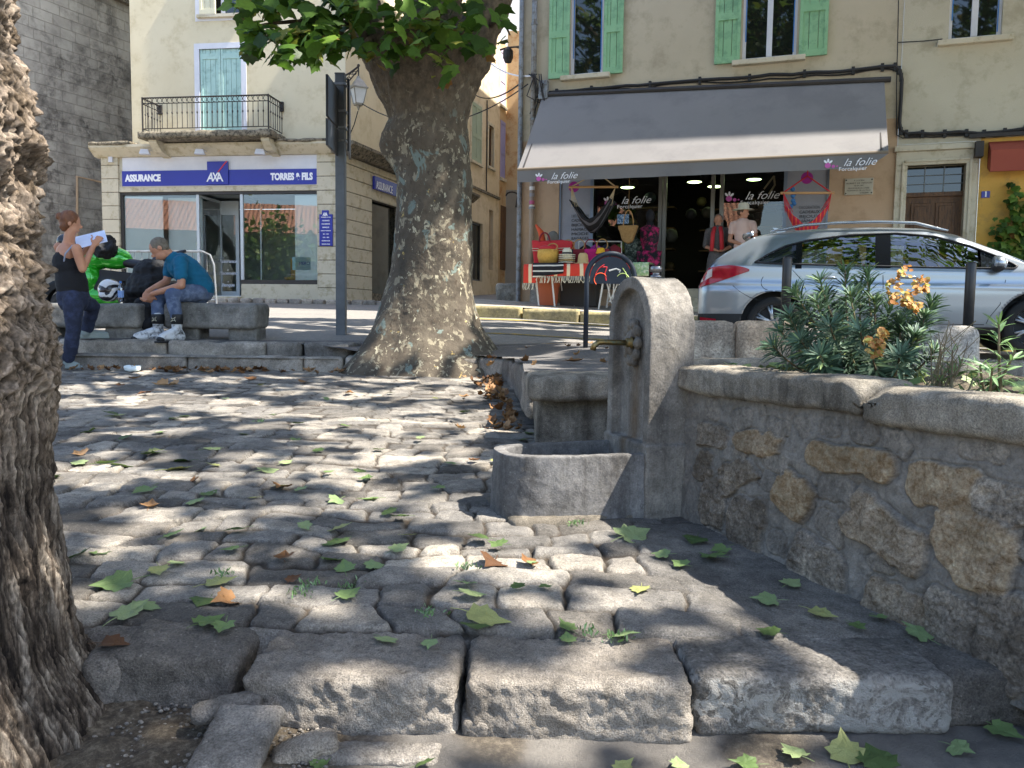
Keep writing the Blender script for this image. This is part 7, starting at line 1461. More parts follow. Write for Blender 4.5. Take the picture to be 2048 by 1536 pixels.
# ================================================================== bollards, stone blocks
for (px, yt, Y, lab) in ((1575, 514, 7.9, 'black metal post between the spurge and the car rear door'), (1943, 524, 7.3, 'black metal post in front of the car wing mirror')):
    a = at(px, yt, Y); g0 = float(terr(a[0], Y))-.03; bo = thing('bollard', lab, 'bollard', (a[0], Y, g0), 0, 'black metal posts beside the road'); mb = MB(); mb.lathe([(.043, 0), (.043, a[2]-g0-.02), (.036, a[2]-g0)], (a[0], Y, g0), 18); mb.build('tube', mat('black_post', '#2a2a2b', '#3a3836', 5, .4, 30, .0003, metal=.3), bo, world=True, smooth=True); mb = MB(); mb.lathe([(.06, 0), (.06, .02)], (a[0], Y, g0), 16); mb.build('collar', P_['iron'], bo, world=True)
for i, (x0, x1, yt, Y, lab) in enumerate(((1372, 1482, 642, 6.6, 'pale rounded stone block, first beside the fountain'), (1484, 1600, 640, 6.45, 'warm beige stone block behind the left side of the spurge'), (1604, 1730, 648, 6.3, 'stone block hidden behind the middle of the spurge'), (1734, 1846, 652, 6.15, 'stone block behind the right side of the spurge'), (1850, 1966, 655, 6.0, 'grey lichened stone block under the right black post'))):
    a = at(x0, yt, Y); b_ = at(x1, yt, Y); g0 = .68; h_ = a[2]-g0; c = ((a[0]+b_[0])/2, Y+.15, g0+h_/2)
    o = rough_block('stone_block', c, (b_[0]-a[0]-.01, .36, h_), stone_mat('block_stone_%s' % 'abcde'[i], ['#a39585', '#b7a088', '#9f968a', '#a0988b', '#a7a29a'][i], '#c9bba8', ['#55534f', '#8f7e6b', '#6f6a62', '#6f6a62', '#605e5b'][i], 22, .006), None, .6, loc=(c[0], c[1], g0), n=.02, r=.07, amp=.014, fr=4, seed=140+i, warp=.03)
    tag(o, lab, 'stone block', 'stone blocks lining the road')

# ================================================================== stone benches
def bench(label, x0, x1, yt, yb, Y, legs, seed):
    a = at(x0, yt, Y); b_ = at(x1, yt, Y); g0 = float(terr((a[0]+b_[0])/2, Y+.2)); c = (a[0]+b_[0])/2; o = thing('stone_bench', label, 'bench', (c, Y+.25, g0)); zs0 = at(x0, yb, Y)[2]
    V, Fc = rough_geo((c, Y+.22, (a[2]+zs0)/2), (b_[0]-a[0], .46, a[2]-zs0), n=.018, r=.05, amp=.010, fr=5, seed=seed, warp=.02); link_mesh('seat', V, Fc, M['concrete'], o, True, True, {'tone': np.full(len(V), .42)})
    for (l0, l1) in legs:
        p, q = at(l0, yb, Y), at(l1, yb, Y); V, Fc = rough_geo(((p[0]+q[0])/2, Y+.24, (zs0+g0)/2-.02), (q[0]-p[0], .36, zs0-g0+.08), n=.022, r=.03, amp=.01, fr=5, seed=seed+3); link_mesh('leg', V, Fc, M['concrete'], o, True, True, {'tone': np.full(len(V), .3)})
bench('rough concrete bench the man in the blue shirt sits on', 324, 513, 605, 656, 9.25, ((330, 392), (448, 510)), 151)
bench('rough concrete bench with a helmet and bottle on it', 20, 277, 604, 653, 9.25, ((60, 110), (203, 274)), 157)
# ================================================================== silver estate car
CH = FB.rz                                       # parked parallel to the shop fronts, nose to the right
cwx, cwy = 3.10, 9.78                             # near rear wheel on the ground
hd = np.array([math.cos(CH), math.sin(CH)]); lf = np.array([-hd[1], hd[0]])
RWX, FWX, HWD = .90, 3.60, .895
org = np.array([cwx, cwy])-hd*RWX+lf*(HWD-.06); gcar = float(terr(*(org+hd*2.2)))+.015
car = thing('parked_car', 'silver estate car parked in front of the shops, facing right', 'car', (org[0], org[1], gcar), CH)
xr_k = [0, .04, .14, .30, .62, .80, 1.1, 1.5, 2.0, 2.5, 2.85, 3.2, 3.55, 3.75, 4.1, 4.35, 4.50, 4.56]
zt_k = [.72, .86, 1.02, 1.16, 1.385, 1.42, 1.455, 1.475, 1.475, 1.445, 1.36, 1.18, .985, .945, .865, .78, .66, .5]
def ztop(x): return np.interp(x, xr_k, zt_k)
def belt(x): return 1.035-.036*np.asarray(x)-.0*x
def wplan(x):
    x = np.asarray(x, float); r = np.where(x < .5, .80+.20*np.sqrt(np.clip(x/.5, 0, 1)*(2-np.clip(x/.5, 0, 1))), 1.0); f = np.clip((4.56-x)/.75, 0, 1); return r*np.where(x > 3.81, .66+.34*np.sqrt(f*(2-f)), 1.0)
def section(x):
    """(y,z) control points from sill to roof centre"""
    zt = float(ztop(x)); b = min(float(belt(x)), zt-.045); wp = float(wplan(x)); zlo = .22+.10*max(0, (.35-x)/.35)+.05*max(0, (x-4.2)/.36)
    gh = max(0., zt-b); ins = min(1, gh/.40)*.235
    pts = [(.80, zlo), (.865, zlo+.06), (.885, .42), (.893, .58), (.895, .70), (.878, .80), (.875, b-.05), (.862, b), (.862-ins*.45, b+gh*.45), (.862-ins*.86, b+gh*.80), (.862-ins-.06*min(1, gh/.3), b+gh*.93), (.42, zt-.012), (.2, zt), (0, zt+.004)]
    P = np.array([(y*wp, max(z, zlo)) for y, z in pts]); P[:, 1] = np.maximum.accumulate(np.minimum(P[:, 1], zt+.004)); return P
xs = np.unique(np.concatenate([np.linspace(0, .5, 26), np.linspace(.5, 4.0, 150), np.linspace(4.0, 4.56, 26)])); nt_ = 78
def resamp(P):
    t = np.linspace(0, len(P)-1, nt_); i = np.clip(t.astype(int), 0, len(P)-2); f = t-i; Pm = np.vstack([2*P[0]-P[1], P, 2*P[-1]-P[-2]]); p0, p1, p2, p3 = Pm[i], Pm[i+1], Pm[i+2], Pm[i+3]; f = f[:, None]
    return .5*((2*p1)+(-p0+p2)*f+(2*p0-5*p1+4*p2-p3)*f*f+(-p0+3*p1-3*p2+p3)*f**3)
SEC = np.array([resamp(section(x)) for x in xs])            # nx, nt, 2
k_ = np.array([1, 4, 6, 4, 1.])/16
for _ in range(2): Sp = np.pad(SEC, ((2, 2), (0, 0), (0, 0)), mode='edge'); SEC = sum(k_[a]*Sp[a:a+len(xs)] for a in range(5))
# crease along the flank
SEC[:, :, 0] += .008*np.exp(-((SEC[:, :, 1]-(.80-.02*xs[:, None]))/.02)**2)
def side_y(x, z):
    i = int(np.clip(np.searchsorted(xs, x), 0, len(xs)-1)); S_ = SEC[i]; return float(np.interp(z, S_[:, 1], S_[:, 0]))
DLO = [(.66, 1.035), (.80, 1.13), (1.0, 1.235), (1.25, 1.30), (1.7, 1.355), (2.2, 1.365), (2.6, 1.32), (2.95, 1.205), (3.25, 1.06), (3.40, .965), (3.36, .935), (2.6, .955), (1.6, .99), (.9, 1.015)]
Xc = np.repeat(xs, nt_); Yc = SEC[:, :, 0].ravel(); Zc = SEC[:, :, 1].ravel(); Fc = grid_faces(len(xs), nt_)
for wx in (RWX, FWX):     # wheel arches: snap the rim of the opening to a circle, drop the inside
    dx, dz = Xc-wx, Zc-.315; r = np.hypot(dx, dz); m_ = (r > .335) & (r < .385) & (Yc > .6); sc_ = .375/np.maximum(r, 1e-6); Xc = np.where(m_, wx+dx*sc_, Xc); Zc = np.where(m_, .315+dz*sc_, Zc)
fx, fz, fy = Xc[Fc].mean(1), Zc[Fc].mean(1), Yc[Fc].mean(1)
drop = np.zeros(len(Fc), bool)
for wx in (RWX, FWX): drop |= (np.hypot(fx-wx, fz-.315) < .372) & (fy > .55)
tfrac = (Fc[:, 0] % nt_)/nt_
glassF = inpoly(fx, fz, np.array(DLO)) & (tfrac > .5) & (tfrac < .82)
wind = ((fx > 2.92) & (fx < 3.50) & (fy < .66) & (tfrac > .74)); hatch = ((fx > .17) & (fx < .58) & (fy < .60) & (tfrac > .72)); low = (fz < .42-.0*fx) & (fx < .62) | (fz < .30)
fm_i = np.zeros(len(Fc), int); fm_i[low] = 1; fm_i[wind | hatch] = 2
keep = ~(drop | glassF)
silver, nt, b = newmat('silver_paint'); b.inputs['Base Color'].default_value = C4('#98a0a8'); b.inputs['Metallic'].default_value = .75; b.inputs['Roughness'].default_value = .30; b.inputs['Coat Weight'].default_value = 1; b.inputs['Coat Roughness'].default_value = .03
n_ = noise(nt, 900, 2, .5, coords(nt)); nt.links.new(ramp(nt, n_, [(.3, '#8f969e'), (.7, '#a2a9b1')]), b.inputs['Base Color'])
blkp = mat('black_plastic', '#18191b', '#222326', 4, .6, 80, .0004); pil_m = mat('gloss_black_pillar', '#08080a', None, 1, .2, 10, 0, spec=.25); tyre = mat('tyre_rubber', '#161616', '#232323', 8, .85, 120, .001); alloy = mat('alloy_rim', '#b5bac0', '#a7adb4', 5, .3, 20, 0, metal=.8); cpane = glassmat('car_glass', (.62, .66, .58), 1.5, .0)
dpane, nt, b = newmat('dark_car_glass'); b.inputs['Base Color'].default_value = (.01, .012, .014, 1); b.inputs['Roughness'].default_value = .04
for side_ in (1, -1):
    V = np.column_stack([Xc, -Yc*side_, Zc]); F2 = Fc[keep] if side_ < 0 else Fc[keep][:, ::-1]
    if side_ == 1: allV, allF, allM = V, F2, fm_i[keep]
    else: allF = np.vstack([allF, F2+len(allV)]); allV = np.vstack([allV, V]); allM = np.concatenate([allM, fm_i[keep]])
n0 = len(allV); cap = []
me_f = [tuple(f) for f in allF]
for xi, rev in ((0, False), (len(xs)-1, True)):
    r0 = [xi*nt_+j for j in range(nt_)]; r1 = [n0//2+xi*nt_+j for j in range(nt_)]
    for j in range(nt_-1): me_f.append((r0[j], r1[j], r1[j+1], r0[j+1]))
allM = np.concatenate([allM, np.zeros(len(me_f)-len(allF), int)])
o = link_mesh('body', allV, me_f, silver, car, True, False, mats=[silver, blkp, dpane], fmat=allM); bm = bmesh.new(); bm.from_mesh(o.data); bmesh.ops.remove_doubles(bm, verts=bm.verts, dist=.0004); bmesh.ops.recalc_face_normals(bm, faces=bm.faces); bm.to_mesh(o.data); bm.free()
# floor and dark cabin
mb = MB(); mb.bb(.2, 4.35, -.78, .78, .24, .30); mb.bb(.45, 3.9, -.70, .70, .30, .52); 
for wx in (RWX, FWX): mb.bb(wx-.42, wx+.42, -.62, .62, .26, .72)
mb.build('underbody', blkp, car)
for sx_ in (-1, 1):
    for x_ in (2.05, 1.15): mb = MB(); mb.box((x_, sx_*.36, .72), (.48, .46, .30)); mb.box((x_-.26, sx_*.36, .98), (.14, .44, .5), R=Euler((0, -.2, 0)).to_matrix()); mb.box((x_-.32, sx_*.36, 1.24), (.09, .24, .13)); mb.build('seat', blkp, car, bevel=.03)
mb = MB(); mb.bb(2.75, 3.5, -.66, .66, .6, .90); mb.build('dashboard', blkp, car, bevel=.03)
for sd in (-1, 1):
    def sp3(x, z, off=.004): return (x, sd*(side_y(x, z)+off), z)
    # side glass split by the pillars
    for (xa_, xb_) in ((.66, 1.13), (1.17, 2.0), (2.12, 3.02), (3.05, 3.42)):
        P = [p for p in DLO]; top_ = [p for p in DLO[:10]]; bot = [DLO[0]]+DLO[:9:-1]; V = []; n = 22
        for i in range(n+1):
            x = xa_+(xb_-xa_)*i/n; zt_ = np.interp(x, [p[0] for p in top_], [p[1] for p in top_]); zb_ = np.interp(x, [p[0] for p in bot], [p[1] for p in bot])
            for j in range(7): z = zb_+(zt_-zb_)*j/6; V.append(sp3(x, z, -.004))
        link_mesh('side_window', np.array(V), grid_faces(n+1, 7), cpane if xa_ < 3 and xa_ > 1 else dpane, car, True, False)
    mb = MB(); loop = []
    for i in range(len(DLO)):
        a, b_ = DLO[i], DLO[(i+1) % len(DLO)]
        for f in np.linspace(0, 1, 5)[:-1]: x = a[0]+(b_[0]-a[0])*f; z = a[1]+(b_[1]-a[1])*f; loop.append(sp3(x, z, .002))
    loop.append(loop[0]); mb.tube(loop, .017, 6, ell=.6); mb.build('window_trim', blkp, car, smooth=True)
    for (x0, x1) in ((1.98, 2.14), (1.12, 1.19)):
        mb = MB()
        for j in range(8):
            zt_ = np.interp((x0+x1)/2, [p[0] for p in DLO[:10]], [p[1] for p in DLO[:10]]); za, zb_ = .955+(zt_-.955)*j/8, .955+(zt_-.955)*(j+1)/8
            mb.add([sp3(x0, za, .006), sp3(x1, za, .006), sp3(x1, zb_, .006), sp3(x0, zb_, .006), sp3(x0, za, -.03), sp3(x1, za, -.03), sp3(x1, zb_, -.03), sp3(x0, zb_, -.03)], [(0, 1, 2, 3), (4, 7, 6, 5), (0, 3, 7, 4), (1, 5, 6, 2)])
        mb.build('pillar', pil_m, car)
    # tail light
    V = []; n = 20
    tl_m = mat('tail_light_red', '#8d0d22', '#b31c30', 9, .12, 10, 0) if sd == -1 else bpy.data.materials['tail_light_red']
    for i in range(n+1):
        f = i/n; x = .005+.60*f; mid = .86+.075*f; hh = .105*(1-f**2.2)+.012
        for j in range(7): z = mid-hh*(1-.5*f)+(2*hh*(.85+.15*f))*j/6; V.append(sp3(x, min(z, float(ztop(x))-.01), .009))
    tl = link_mesh('tail_light', np.array(V), grid_faces(n+1, 7), tl_m, car, True, False)
    V = []
    for i in range(7):
        x = .03+.14*i/6
        for j in range(5): z = .80+.012*i+.10*j/4; V.append(sp3(x, z, .013))
    link_mesh('reversing_lens', np.array(V), grid_faces(7, 5), mat('clear_lens', '#c9b9b5', None, 1, .1, 10, 0) if sd == -1 else bpy.data.materials['clear_lens'], tl, True, False)
    V = []
    for i in range(7):
        x = .03+.2*i/6
        for j in range(3): z = .33+.05*j/2*(1-.4*i/6); V.append(sp3(x, z, .01))
    link_mesh('reflector', np.array(V), grid_faces(7, 3), tl_m, car, True, False)
    mb = MB()   # door gaps
    def gap(pts): mb.tube([sp3(x, z, -.001) for x, z in pts], .0045, 4)
    gap([(1.02, 1.0), (1.10, .93), (1.20, .82), (1.24, .72), (1.30, .60)] ); gap([(2.06, .96), (2.07, .75), (2.07, .5), (2.05, .34)]); gap([(3.30, .94), (3.28, .80), (3.24, .55), (3.14, .40), (3.12, .34)]); gap([(1.30, .34), (2.0, .33), (3.1, .33)]); gap([(.42, .76), (.5, .69), (.62, .62), (.74, .58)])
    arc_ = [(.82+.075*math.cos(a), .80+.09*math.sin(a)) for a in np.linspace(math.pi*.75, math.pi*1.5, 8)]; gap(arc_); mb.build('door_gap', blkp, car)
    for hx in (1.48, 2.32):
        mb = MB(); mb.tube([sp3(hx-.10, .845, .012), sp3(hx-.06, .85, .028), sp3(hx+.06, .85, .028), sp3(hx+.10, .845, .012)], [.008, .014, .014, .008], 8); mb.build('door_handle', silver, car, smooth=True)
    # mirror
    mb = MB(); c = np.array([3.18, sd*1.0, .985]); mb.ball(c, (.085, .115, .085), 18, 12); mb.v = [(max(x, 3.13)+(.0), y, z) for x, y, z in mb.v]; mr = mb.build('wing_mirror', silver, car, smooth=True); mb = MB(); mb.ball(c+[.0, 0, -.035], (.07, .108, .055), 14, 8); mb.tube([(3.2, sd*.80, .93), (3.2, sd*.93, .945)], [.05, .035], 8); mb.build('mirror_foot', blkp, mr, smooth=True)
    # roof rail
    mb = MB(); yr = .60; rp = [(x, sd*(yr+.02*math.sin((x-.8)/2*math.pi)), float(ztop(x))+.0+(.028 if .95 < x < 2.6 else .0)) for x in (.82, .95, 1.2, 1.6, 2.0, 2.4, 2.6, 2.74)]; mb.tube(rp, [.010, .018, .018, .018, .018, .018, .018, .010], 8); mb.build('roof_rail', mat('satin_rail', '#a9adb1', None, 1, .25, 10, 0, metal=.9) if sd == -1 else bpy.data.materials['satin_rail'], car, smooth=True)
    # wheels
    for wx in (RWX, FWX):
        wy = sd*.77; ax_ = (0, sd, 0); wh = MB(); wh.lathe([(.20, -.10), (.29, -.105), (.312, -.07), (.315, 0), (.312, .07), (.295, .10), (.225, .105), (.215, .09)], (wx, wy, .315), 40, axis=ax_, cap=False); t_ = wh.build('wheel', tyre, car, smooth=True)
        rm_ = MB(); rm_.lathe([(.226, .10), (.218, .088), (.205, .05), (.2, -.08)], (wx, wy, .315), 40, axis=ax_, cap=False)
        for k in range(7):
            a = 2*math.pi*k/7; ca, sa = math.cos(a), math.sin(a)
            for da in (-.10, .10): c2, s2 = math.cos(a+da), math.sin(a+da); rm_.tube([(wx+.04*ca, wy+sd*.09, .315+.04*sa), (wx+.13*math.cos(a+da*.6), wy+sd*.095, .315+.13*math.sin(a+da*.6)), (wx+.215*c2, wy+sd*.085, .315+.215*s2)], [.022, .014, .016], 6)
        rm_.lathe([(.055, .085), (.05, .105), (.0, .108)], (wx, wy, .315), 18, axis=ax_); rm_.build('rim', alloy, t_, smooth=True); dk_ = MB(); dk_.lathe([(.2, .02), (.0, .02)], (wx, wy, .315), 24, axis=ax_, cap=False); dk_.build('brake_disc', blkp, t_)
mb = MB(); mb.tube([(.60, -.55, 1.405), (.50, -.3, 1.41), (.48, 0, 1.415), (.50, .3, 1.41), (.60, .55, 1.405)], .028, 8); mb.build('spoiler', silver, car, smooth=True)
mb = MB(); mb.prism([(1.0, -.01, 1.47), (.86, -.01, 1.53), (.82, -.01, 1.53), (.88, -.01, 1.46)], (0, .02, 0)); mb.build('antenna', silver, car)

# ================================================================== people
skin_ = mat('skin', '#b07a5e', '#bd8a6c', 6, .6, 60, .0006); denim = mat('dark_denim', '#1b2032', '#232a40', 8, .9, 260, .0012, c3='#2e3650', sc3=10); denim2 = mat('faded_denim', '#404d66', '#53617c', 7, .9, 260, .0012, c3='#6b7890', sc3=9)
def limb(mb, a, b, r0, r1, n=12):
    a, b = np.asarray(a, float), np.asarray(b, float); t = np.linspace(0, 1, 6)[:, None]; P = a+(b-a)*t; r = r0+(r1-r0)*t[:, 0]; r = r*(1+.06*np.sin(math.pi*t[:, 0])); mb.tube(P, list(r), n); mb.ball(a, r0, n, 8); mb.ball(b, r1, n, 8)
def body_mesh(name, mb, vox, m, parent, sm=3, wr=None):
    V, Fc, Nn = remesh(mb, vox, sm)
    if wr: V = V+Nn*(wr*fbm(V*[1, 1, 1.6], 14, 3, 17, ridged=True))[:, None]
    return link_mesh(name, V, Fc, m, parent, True)
def head_geo(mb, c, f, up, s=1.0):
    """c head centre, f facing unit, up unit"""
    f = np.asarray(f, float)/np.linalg.norm(f); up = np.asarray(up, float); up = up-f*np.dot(up, f); up /= np.linalg.norm(up); r = np.cross(f, up); R = np.column_stack([r, f, up]); c = np.asarray(c, float)
    mb.ball(c+up*.02*s, np.array([.075, .092, .095])*s, 16, 12, R); mb.ball(c+f*.025*s-up*.055*s, np.array([.055, .062, .062])*s, 14, 10, R); mb.ball(c+f*.098*s-up*.02*s, np.array([.013, .022, .022])*s, 8, 6, R)
    for sg in (-1, 1): mb.ball(c+r*.077*s*sg-up*.012*s-f*.01*s, np.array([.010, .020, .030])*s, 8, 6, R)
    mb.ball(c+f*.088*s-up*.065*s, np.array([.024, .012, .008])*s, 8, 6, R); return R
def hand(mb, wrist, dirn, palm_n, s=1.0, curl=.6, thumb_side=1):
    d = np.asarray(dirn, float); d /= np.linalg.norm(d); n = np.asarray(palm_n, float); n = n-d*np.dot(n, d); n /= np.linalg.norm(n); sd_ = np.cross(d, n); w_ = np.asarray(wrist, float); R = np.column_stack([sd_, d, n])
    mb.ball(w_+d*.045*s, np.array([.040, .052, .018])*s, 12, 8, R)
    for k, (off, L_) in enumerate(((-.030, .068), (-.010, .078), (.010, .074), (.028, .060))):
        p = w_+d*.085*s+sd_*off*s; path = [p]; a = 0
        for j in range(3): a += curl*(.5+.3*j)+.06*k; path.append(path[-1]+(d*math.cos(a)+n*math.sin(a))*L_*s*(.45, .32, .23)[j])
        mb.tube(path, [.0098*s, .0092*s, .0085*s, .007*s], 8); mb.ball(path[-1], .007*s, 6, 5)
    t0_ = w_+d*.03*s+sd_*.036*s*thumb_side; mb.tube([t0_, t0_+(sd_*thumb_side*.7+d*.7+n*.3)*.032*s, t0_+(sd_*thumb_side*.5+d+n*.5)*.055*s], [.013*s, .0105*s, .008*s], 8)
# ---- woman, one foot on the step, reading a folded sheet
YW = 8.52; wf = gc(142, 738); wz0 = gz(0, wf[1])
wo = thing('person', 'standing woman in a black tank top and dark jeans, one foot on the step', 'person', (at(140, 738, YW)[0], YW, gz(0, YW)))
J = lambda x, y, Y: at(x, y, Y)
neck, hc = J(137, 487, 8.58), J(141, 446, 8.57); shR, shL = J(153, 497, 8.42), J(117, 494, 8.74); elR, haR = J(165, 538, 8.45), J(187, 492, 8.62); elL, haL = J(140, 535, 8.86), J(178, 492, 8.86)
hipc = J(146, 588, 8.58); hpR, hpL = J(146, 592, 8.49), J(151, 592, 8.68); knR, anR = J(147, 660, 8.48), J(139, 722, 8.50); knL = J(186, 612, 8.90); anL = J(174, 662, 9.02)
anR[2] = gz(0, 8.5)+.10; toR = anR+np.array([.19, .03, -.065]); heR = anR+np.array([-.05, 0, -.06]); pz_ = float(plat(-4.4, 9.1))+.02; anL[2] = pz_+.10; toL = anL+np.array([.15, .12, -.065]); heL = anL+np.array([-.05, -.02, -.06])
fw = np.array([.85, .5, -.15]); mb = MB(); Rh = head_geo(mb, hc, fw, (0, 0, 1), .98); limb(mb, neck+[0, 0, -.02], hc-[.0, 0, .04], .055, .05); mb.ball((shR+shL)/2-[0, 0, .07], (.155, .10, .12), 14, 10, Matrix.Rotation(-.95, 3, 'Z'))
limb(mb, shR, elR, .050, .040); limb(mb, elR, haR, .038, .025); limb(mb, shL, elL, .048, .040); limb(mb, elL, haL, .038, .025); limb(mb, neck, (shR+shL)/2-[0, 0, .05], .06, .11)
limb(mb, (shR+shL)/2-[0, 0, .1], hipc, .10, .11); hand(mb, haR, (.5, .15, .8), (-.2, .9, .2), .95, .7, 1); hand(mb, haL, (.6, -.1, .7), (0, -.9, .2), .95, .7, -1)
body_mesh('body', mb, .0075, skin_, wo)
mb = MB(); cT = (shR+shL)/2; limb(mb, cT-[0, .0, .15], (cT+hipc)/2-[0, 0, .02], .145, .138, 16); limb(mb, (cT+hipc)/2-[0, 0, .02], hipc+[0, 0, .03], .138, .150, 16); body_mesh('tank_top', mb, .011, mat('black_jersey', '#0d0d10', '#141418', 6, .9, 90, .001), wo, 2, .004)
st_ = MB()
for a_, b_ in ((shR+[-.04, -.0, .03], cT+[.03, -.13, -.16]), (shL+[.05, -.02, .03], cT+[-.05, -.06, -.17]), ): st_.tube([a_+[.03, .06, -.0], a_, (a_+b_)/2+[-.01, -.035, 0], b_], .008, 6)
st_.build('strap', mat('pale_strap', '#8f97a8', None, 1, .8, 20, 0), wo, world=True)
mb = MB(); limb(mb, hipc+[0, 0, .04], hipc-[0, 0, .06], .142, .150, 16); limb(mb, hpR-[0, 0, .03], knR, .098, .068, 14); limb(mb, knR, anR+[0, 0, .0], .066, .064, 14); limb(mb, hpL-[0, 0, .03], knL, .098, .070, 14); limb(mb, knL, anL, .067, .062, 14); body_mesh('jeans', mb, .011, denim, wo, 3, .006)
shoe_m = mat('pale_canvas_shoe', '#7b8683', '#8d9794', 6, .8, 60, .0006)
for he, to, an in ((heR, toR, anR), (heL, toL, anL)):
    mb = MB(); limb(mb, he+[0, 0, .01], to+[0, 0, -.0], .040, .032, 12); limb(mb, an-[0, 0, .03], he+[.04, 0, .01], .042, .045, 12); mb.box((he+to)/2+[0, 0, -.03], (.30, .08, .03), rz=math.atan2((to-he)[1], (to-he)[0])); body_mesh('shoe', mb, .007, shoe_m, wo, 2)
hr = MB(); hr.ball(hc+Rh@np.array([0, -.018, .032]), np.array([.088, .100, .098]), 16, 12, Rh); hr.ball(hc+Rh@np.array([0, -.105, .045]), .042, 10, 8); hr.ball(hc+Rh@np.array([0, -.05, -.03]), np.array([.074, .055, .07]), 12, 8, Rh); V, Fc, Nn = remesh(hr, .007, 2); cc = (V-hc)@Rh; V = V+Nn*(.006*fbm(cc*[1, 3, 1], 30, 3, 5))[:, None]; kp = ~((cc[:, 1] > .060) & (cc[:, 2] < .055)); Fk = np.array([f for f in Fc if all(kp[i] for i in f)]); link_mesh('hair', V, Fk, mat('auburn_hair', '#5e3822', '#7e4f2e', 26, .6, 160, .003, scale=(1, 1, .3)), wo, True)
mb = MB(); q = (haR+haL)/2+np.array([.0, 0, .07]); mb.box(q, (.30, .34, .006), R=Euler((.45, -.30, .4)).to_matrix()); tag(mb.build('folded_sheet', mat('white_blue_paper', '#c4cbe6', '#dde2f0', 5, .6, 10, 0), loc=q, world=True), 'white folded sheet of paper held by the standing woman', 'paper')
# ---- seated man
mo = thing('person', 'seated man in a blue T-shirt and jeans, bent forward with clasped hands', 'person', J(390, 604, 9.45))
hipm = J(402, 578, 9.48); chest = J(362, 532, 9.40); neckm = J(341, 512, 9.36); hcm = J(319, 498, 9.30); sN, sF = J(361, 522, 9.22), J(345, 520, 9.58); eN, eF = J(363, 571, 9.14), J(333, 563, 9.52); hN, hF = J(304, 588, 9.20), J(295, 583, 9.30)
kN, kF = J(344, 590, 9.12), J(316, 592, 9.34); aN, aF = J(354, 650, 9.10), J(316, 648, 9.22); pzN = float(plat(-3.7, 9.05)); aN[2] = pzN+.12; aF[2] = pzN+.12; tN = aN+np.array([-.10, -.17, -.085]); tF = aF+np.array([-.21, -.08, -.085])
hp1, hp2 = hipm+[0, -.10, 0], hipm+[0, .09, 0]
mb = MB(); Rm = head_geo(mb, hcm, (-.75, -.28, -.62), (-.5, 0, .85), 1.05); limb(mb, neckm, hcm+Rm@np.array([0, -.03, -.05]), .062, .056); limb(mb, chest, neckm, .10, .06); limb(mb, sN, eN, .052, .042); limb(mb, eN, hN, .043, .028); limb(mb, sF, eF, .052, .042); limb(mb, eF, hF, .043, .028); limb(mb, chest, hipm, .13, .13)
hand(mb, hN, (-.45, .35, -.75), (-.3, .9, .1), 1.05, .75, 1); hand(mb, hF, (-.2, -.35, -.85), (.1, -.9, .1), 1.05, .8, -1); body_mesh('body', mb, .0075, skin_, mo)
mb = MB(); limb(mb, neckm+[.03, 0, -.035], chest, .085, .145, 16); limb(mb, chest, (chest+hipm)/2+[.01, 0, .03], .148, .150, 16); limb(mb, (chest+hipm)/2+[.01, 0, .03], hipm+[0, 0, .01], .150, .150, 16); limb(mb, (sN+chest)/2, sN, .09, .07, 12); limb(mb, sN, sN+(eN-sN)*.62, .070, .068, 12); limb(mb, (sF+chest)/2, sF, .09, .07, 12); limb(mb, sF, sF+(eF-sF)*.62, .070, .066, 12); body_mesh('tshirt', mb, .011, mat('petrol_blue_cotton', '#06536f', '#0a6384', 5, .9, 120, .0012), mo, 3, .008)
mb = MB(); limb(mb, hipm+[0, 0, -.0], hipm+[-.04, 0, -.05], .148, .140, 16); limb(mb, hp1-[0, 0, .04], kN, .102, .076, 14); limb(mb, kN, aN+[0, 0, .12], .074, .060, 14); limb(mb, hp2-[0, 0, .04], kF, .102, .076, 14); limb(mb, kF, aF+[0, 0, .12], .074, .060, 14); body_mesh('jeans', mb, .011, denim2, mo, 3, .007)
wb = mat('white_boot_leather', '#cfd2d4', '#bdc0c4', 8, .45, 40, .0008, c3='#222326', sc3=12, w3=.25)
for a_, t_ in ((aN, tN), (aF, tF)):
    bt = MB(); d_ = (t_-a_)*[1, 1, 0]; d_ = d_/np.linalg.norm(d_); he = a_-d_*.05-[0, 0, .07]; limb(bt, a_+[0, 0, .15], a_+[0, 0, .0], .060, .052, 12); limb(bt, a_, he, .052, .050, 12); limb(bt, he+[0, 0, .01], t_+[0, 0, .005], .048, .040, 12); limb(bt, a_, t_+[0, 0, .02], .050, .034, 12); bo = body_mesh('boot', bt, .008, wb, mo, 2)
    mb = MB(); mb.box((he+t_)/2+[0, 0, -.045]+d_*.02, (.33, .10, .022), rz=math.atan2(d_[1], d_[0])); mb.ball(t_+d_*.012+[0, 0, -.01], (.045, .045, .035), 10, 8); mb.build('sole', blkp, bo, world=True, bevel=.008); mb = MB(); mb.lathe([(.064, .07), (.067, .17), (.062, .18)], a_, 16); mb.build('boot_cuff', blkp, bo, world=True, smooth=True)
    sn = np.array([d_[1], -d_[0], 0]); sn = sn if sn[1] < 0 else -sn; c_ = a_+[0, 0, .12]+np.array([-.2, -1, 0])/1.02*.069; e1 = np.array([1, -.2, 0])/1.02; mb = MB(); st5 = [(-.030, -.02), (-.008, -.004), (-.022, .022), (.0, .010), (.028, .03), (.014, .002), (.03, -.018), (.004, -.006), (-.03, -.02)]; mb.tube([c_+e1*u_+np.array([0, 0, v_]) for u_, v_ in st5], .0022, 4); mb.build('boot_mark', G['pale'], bo, world=True)
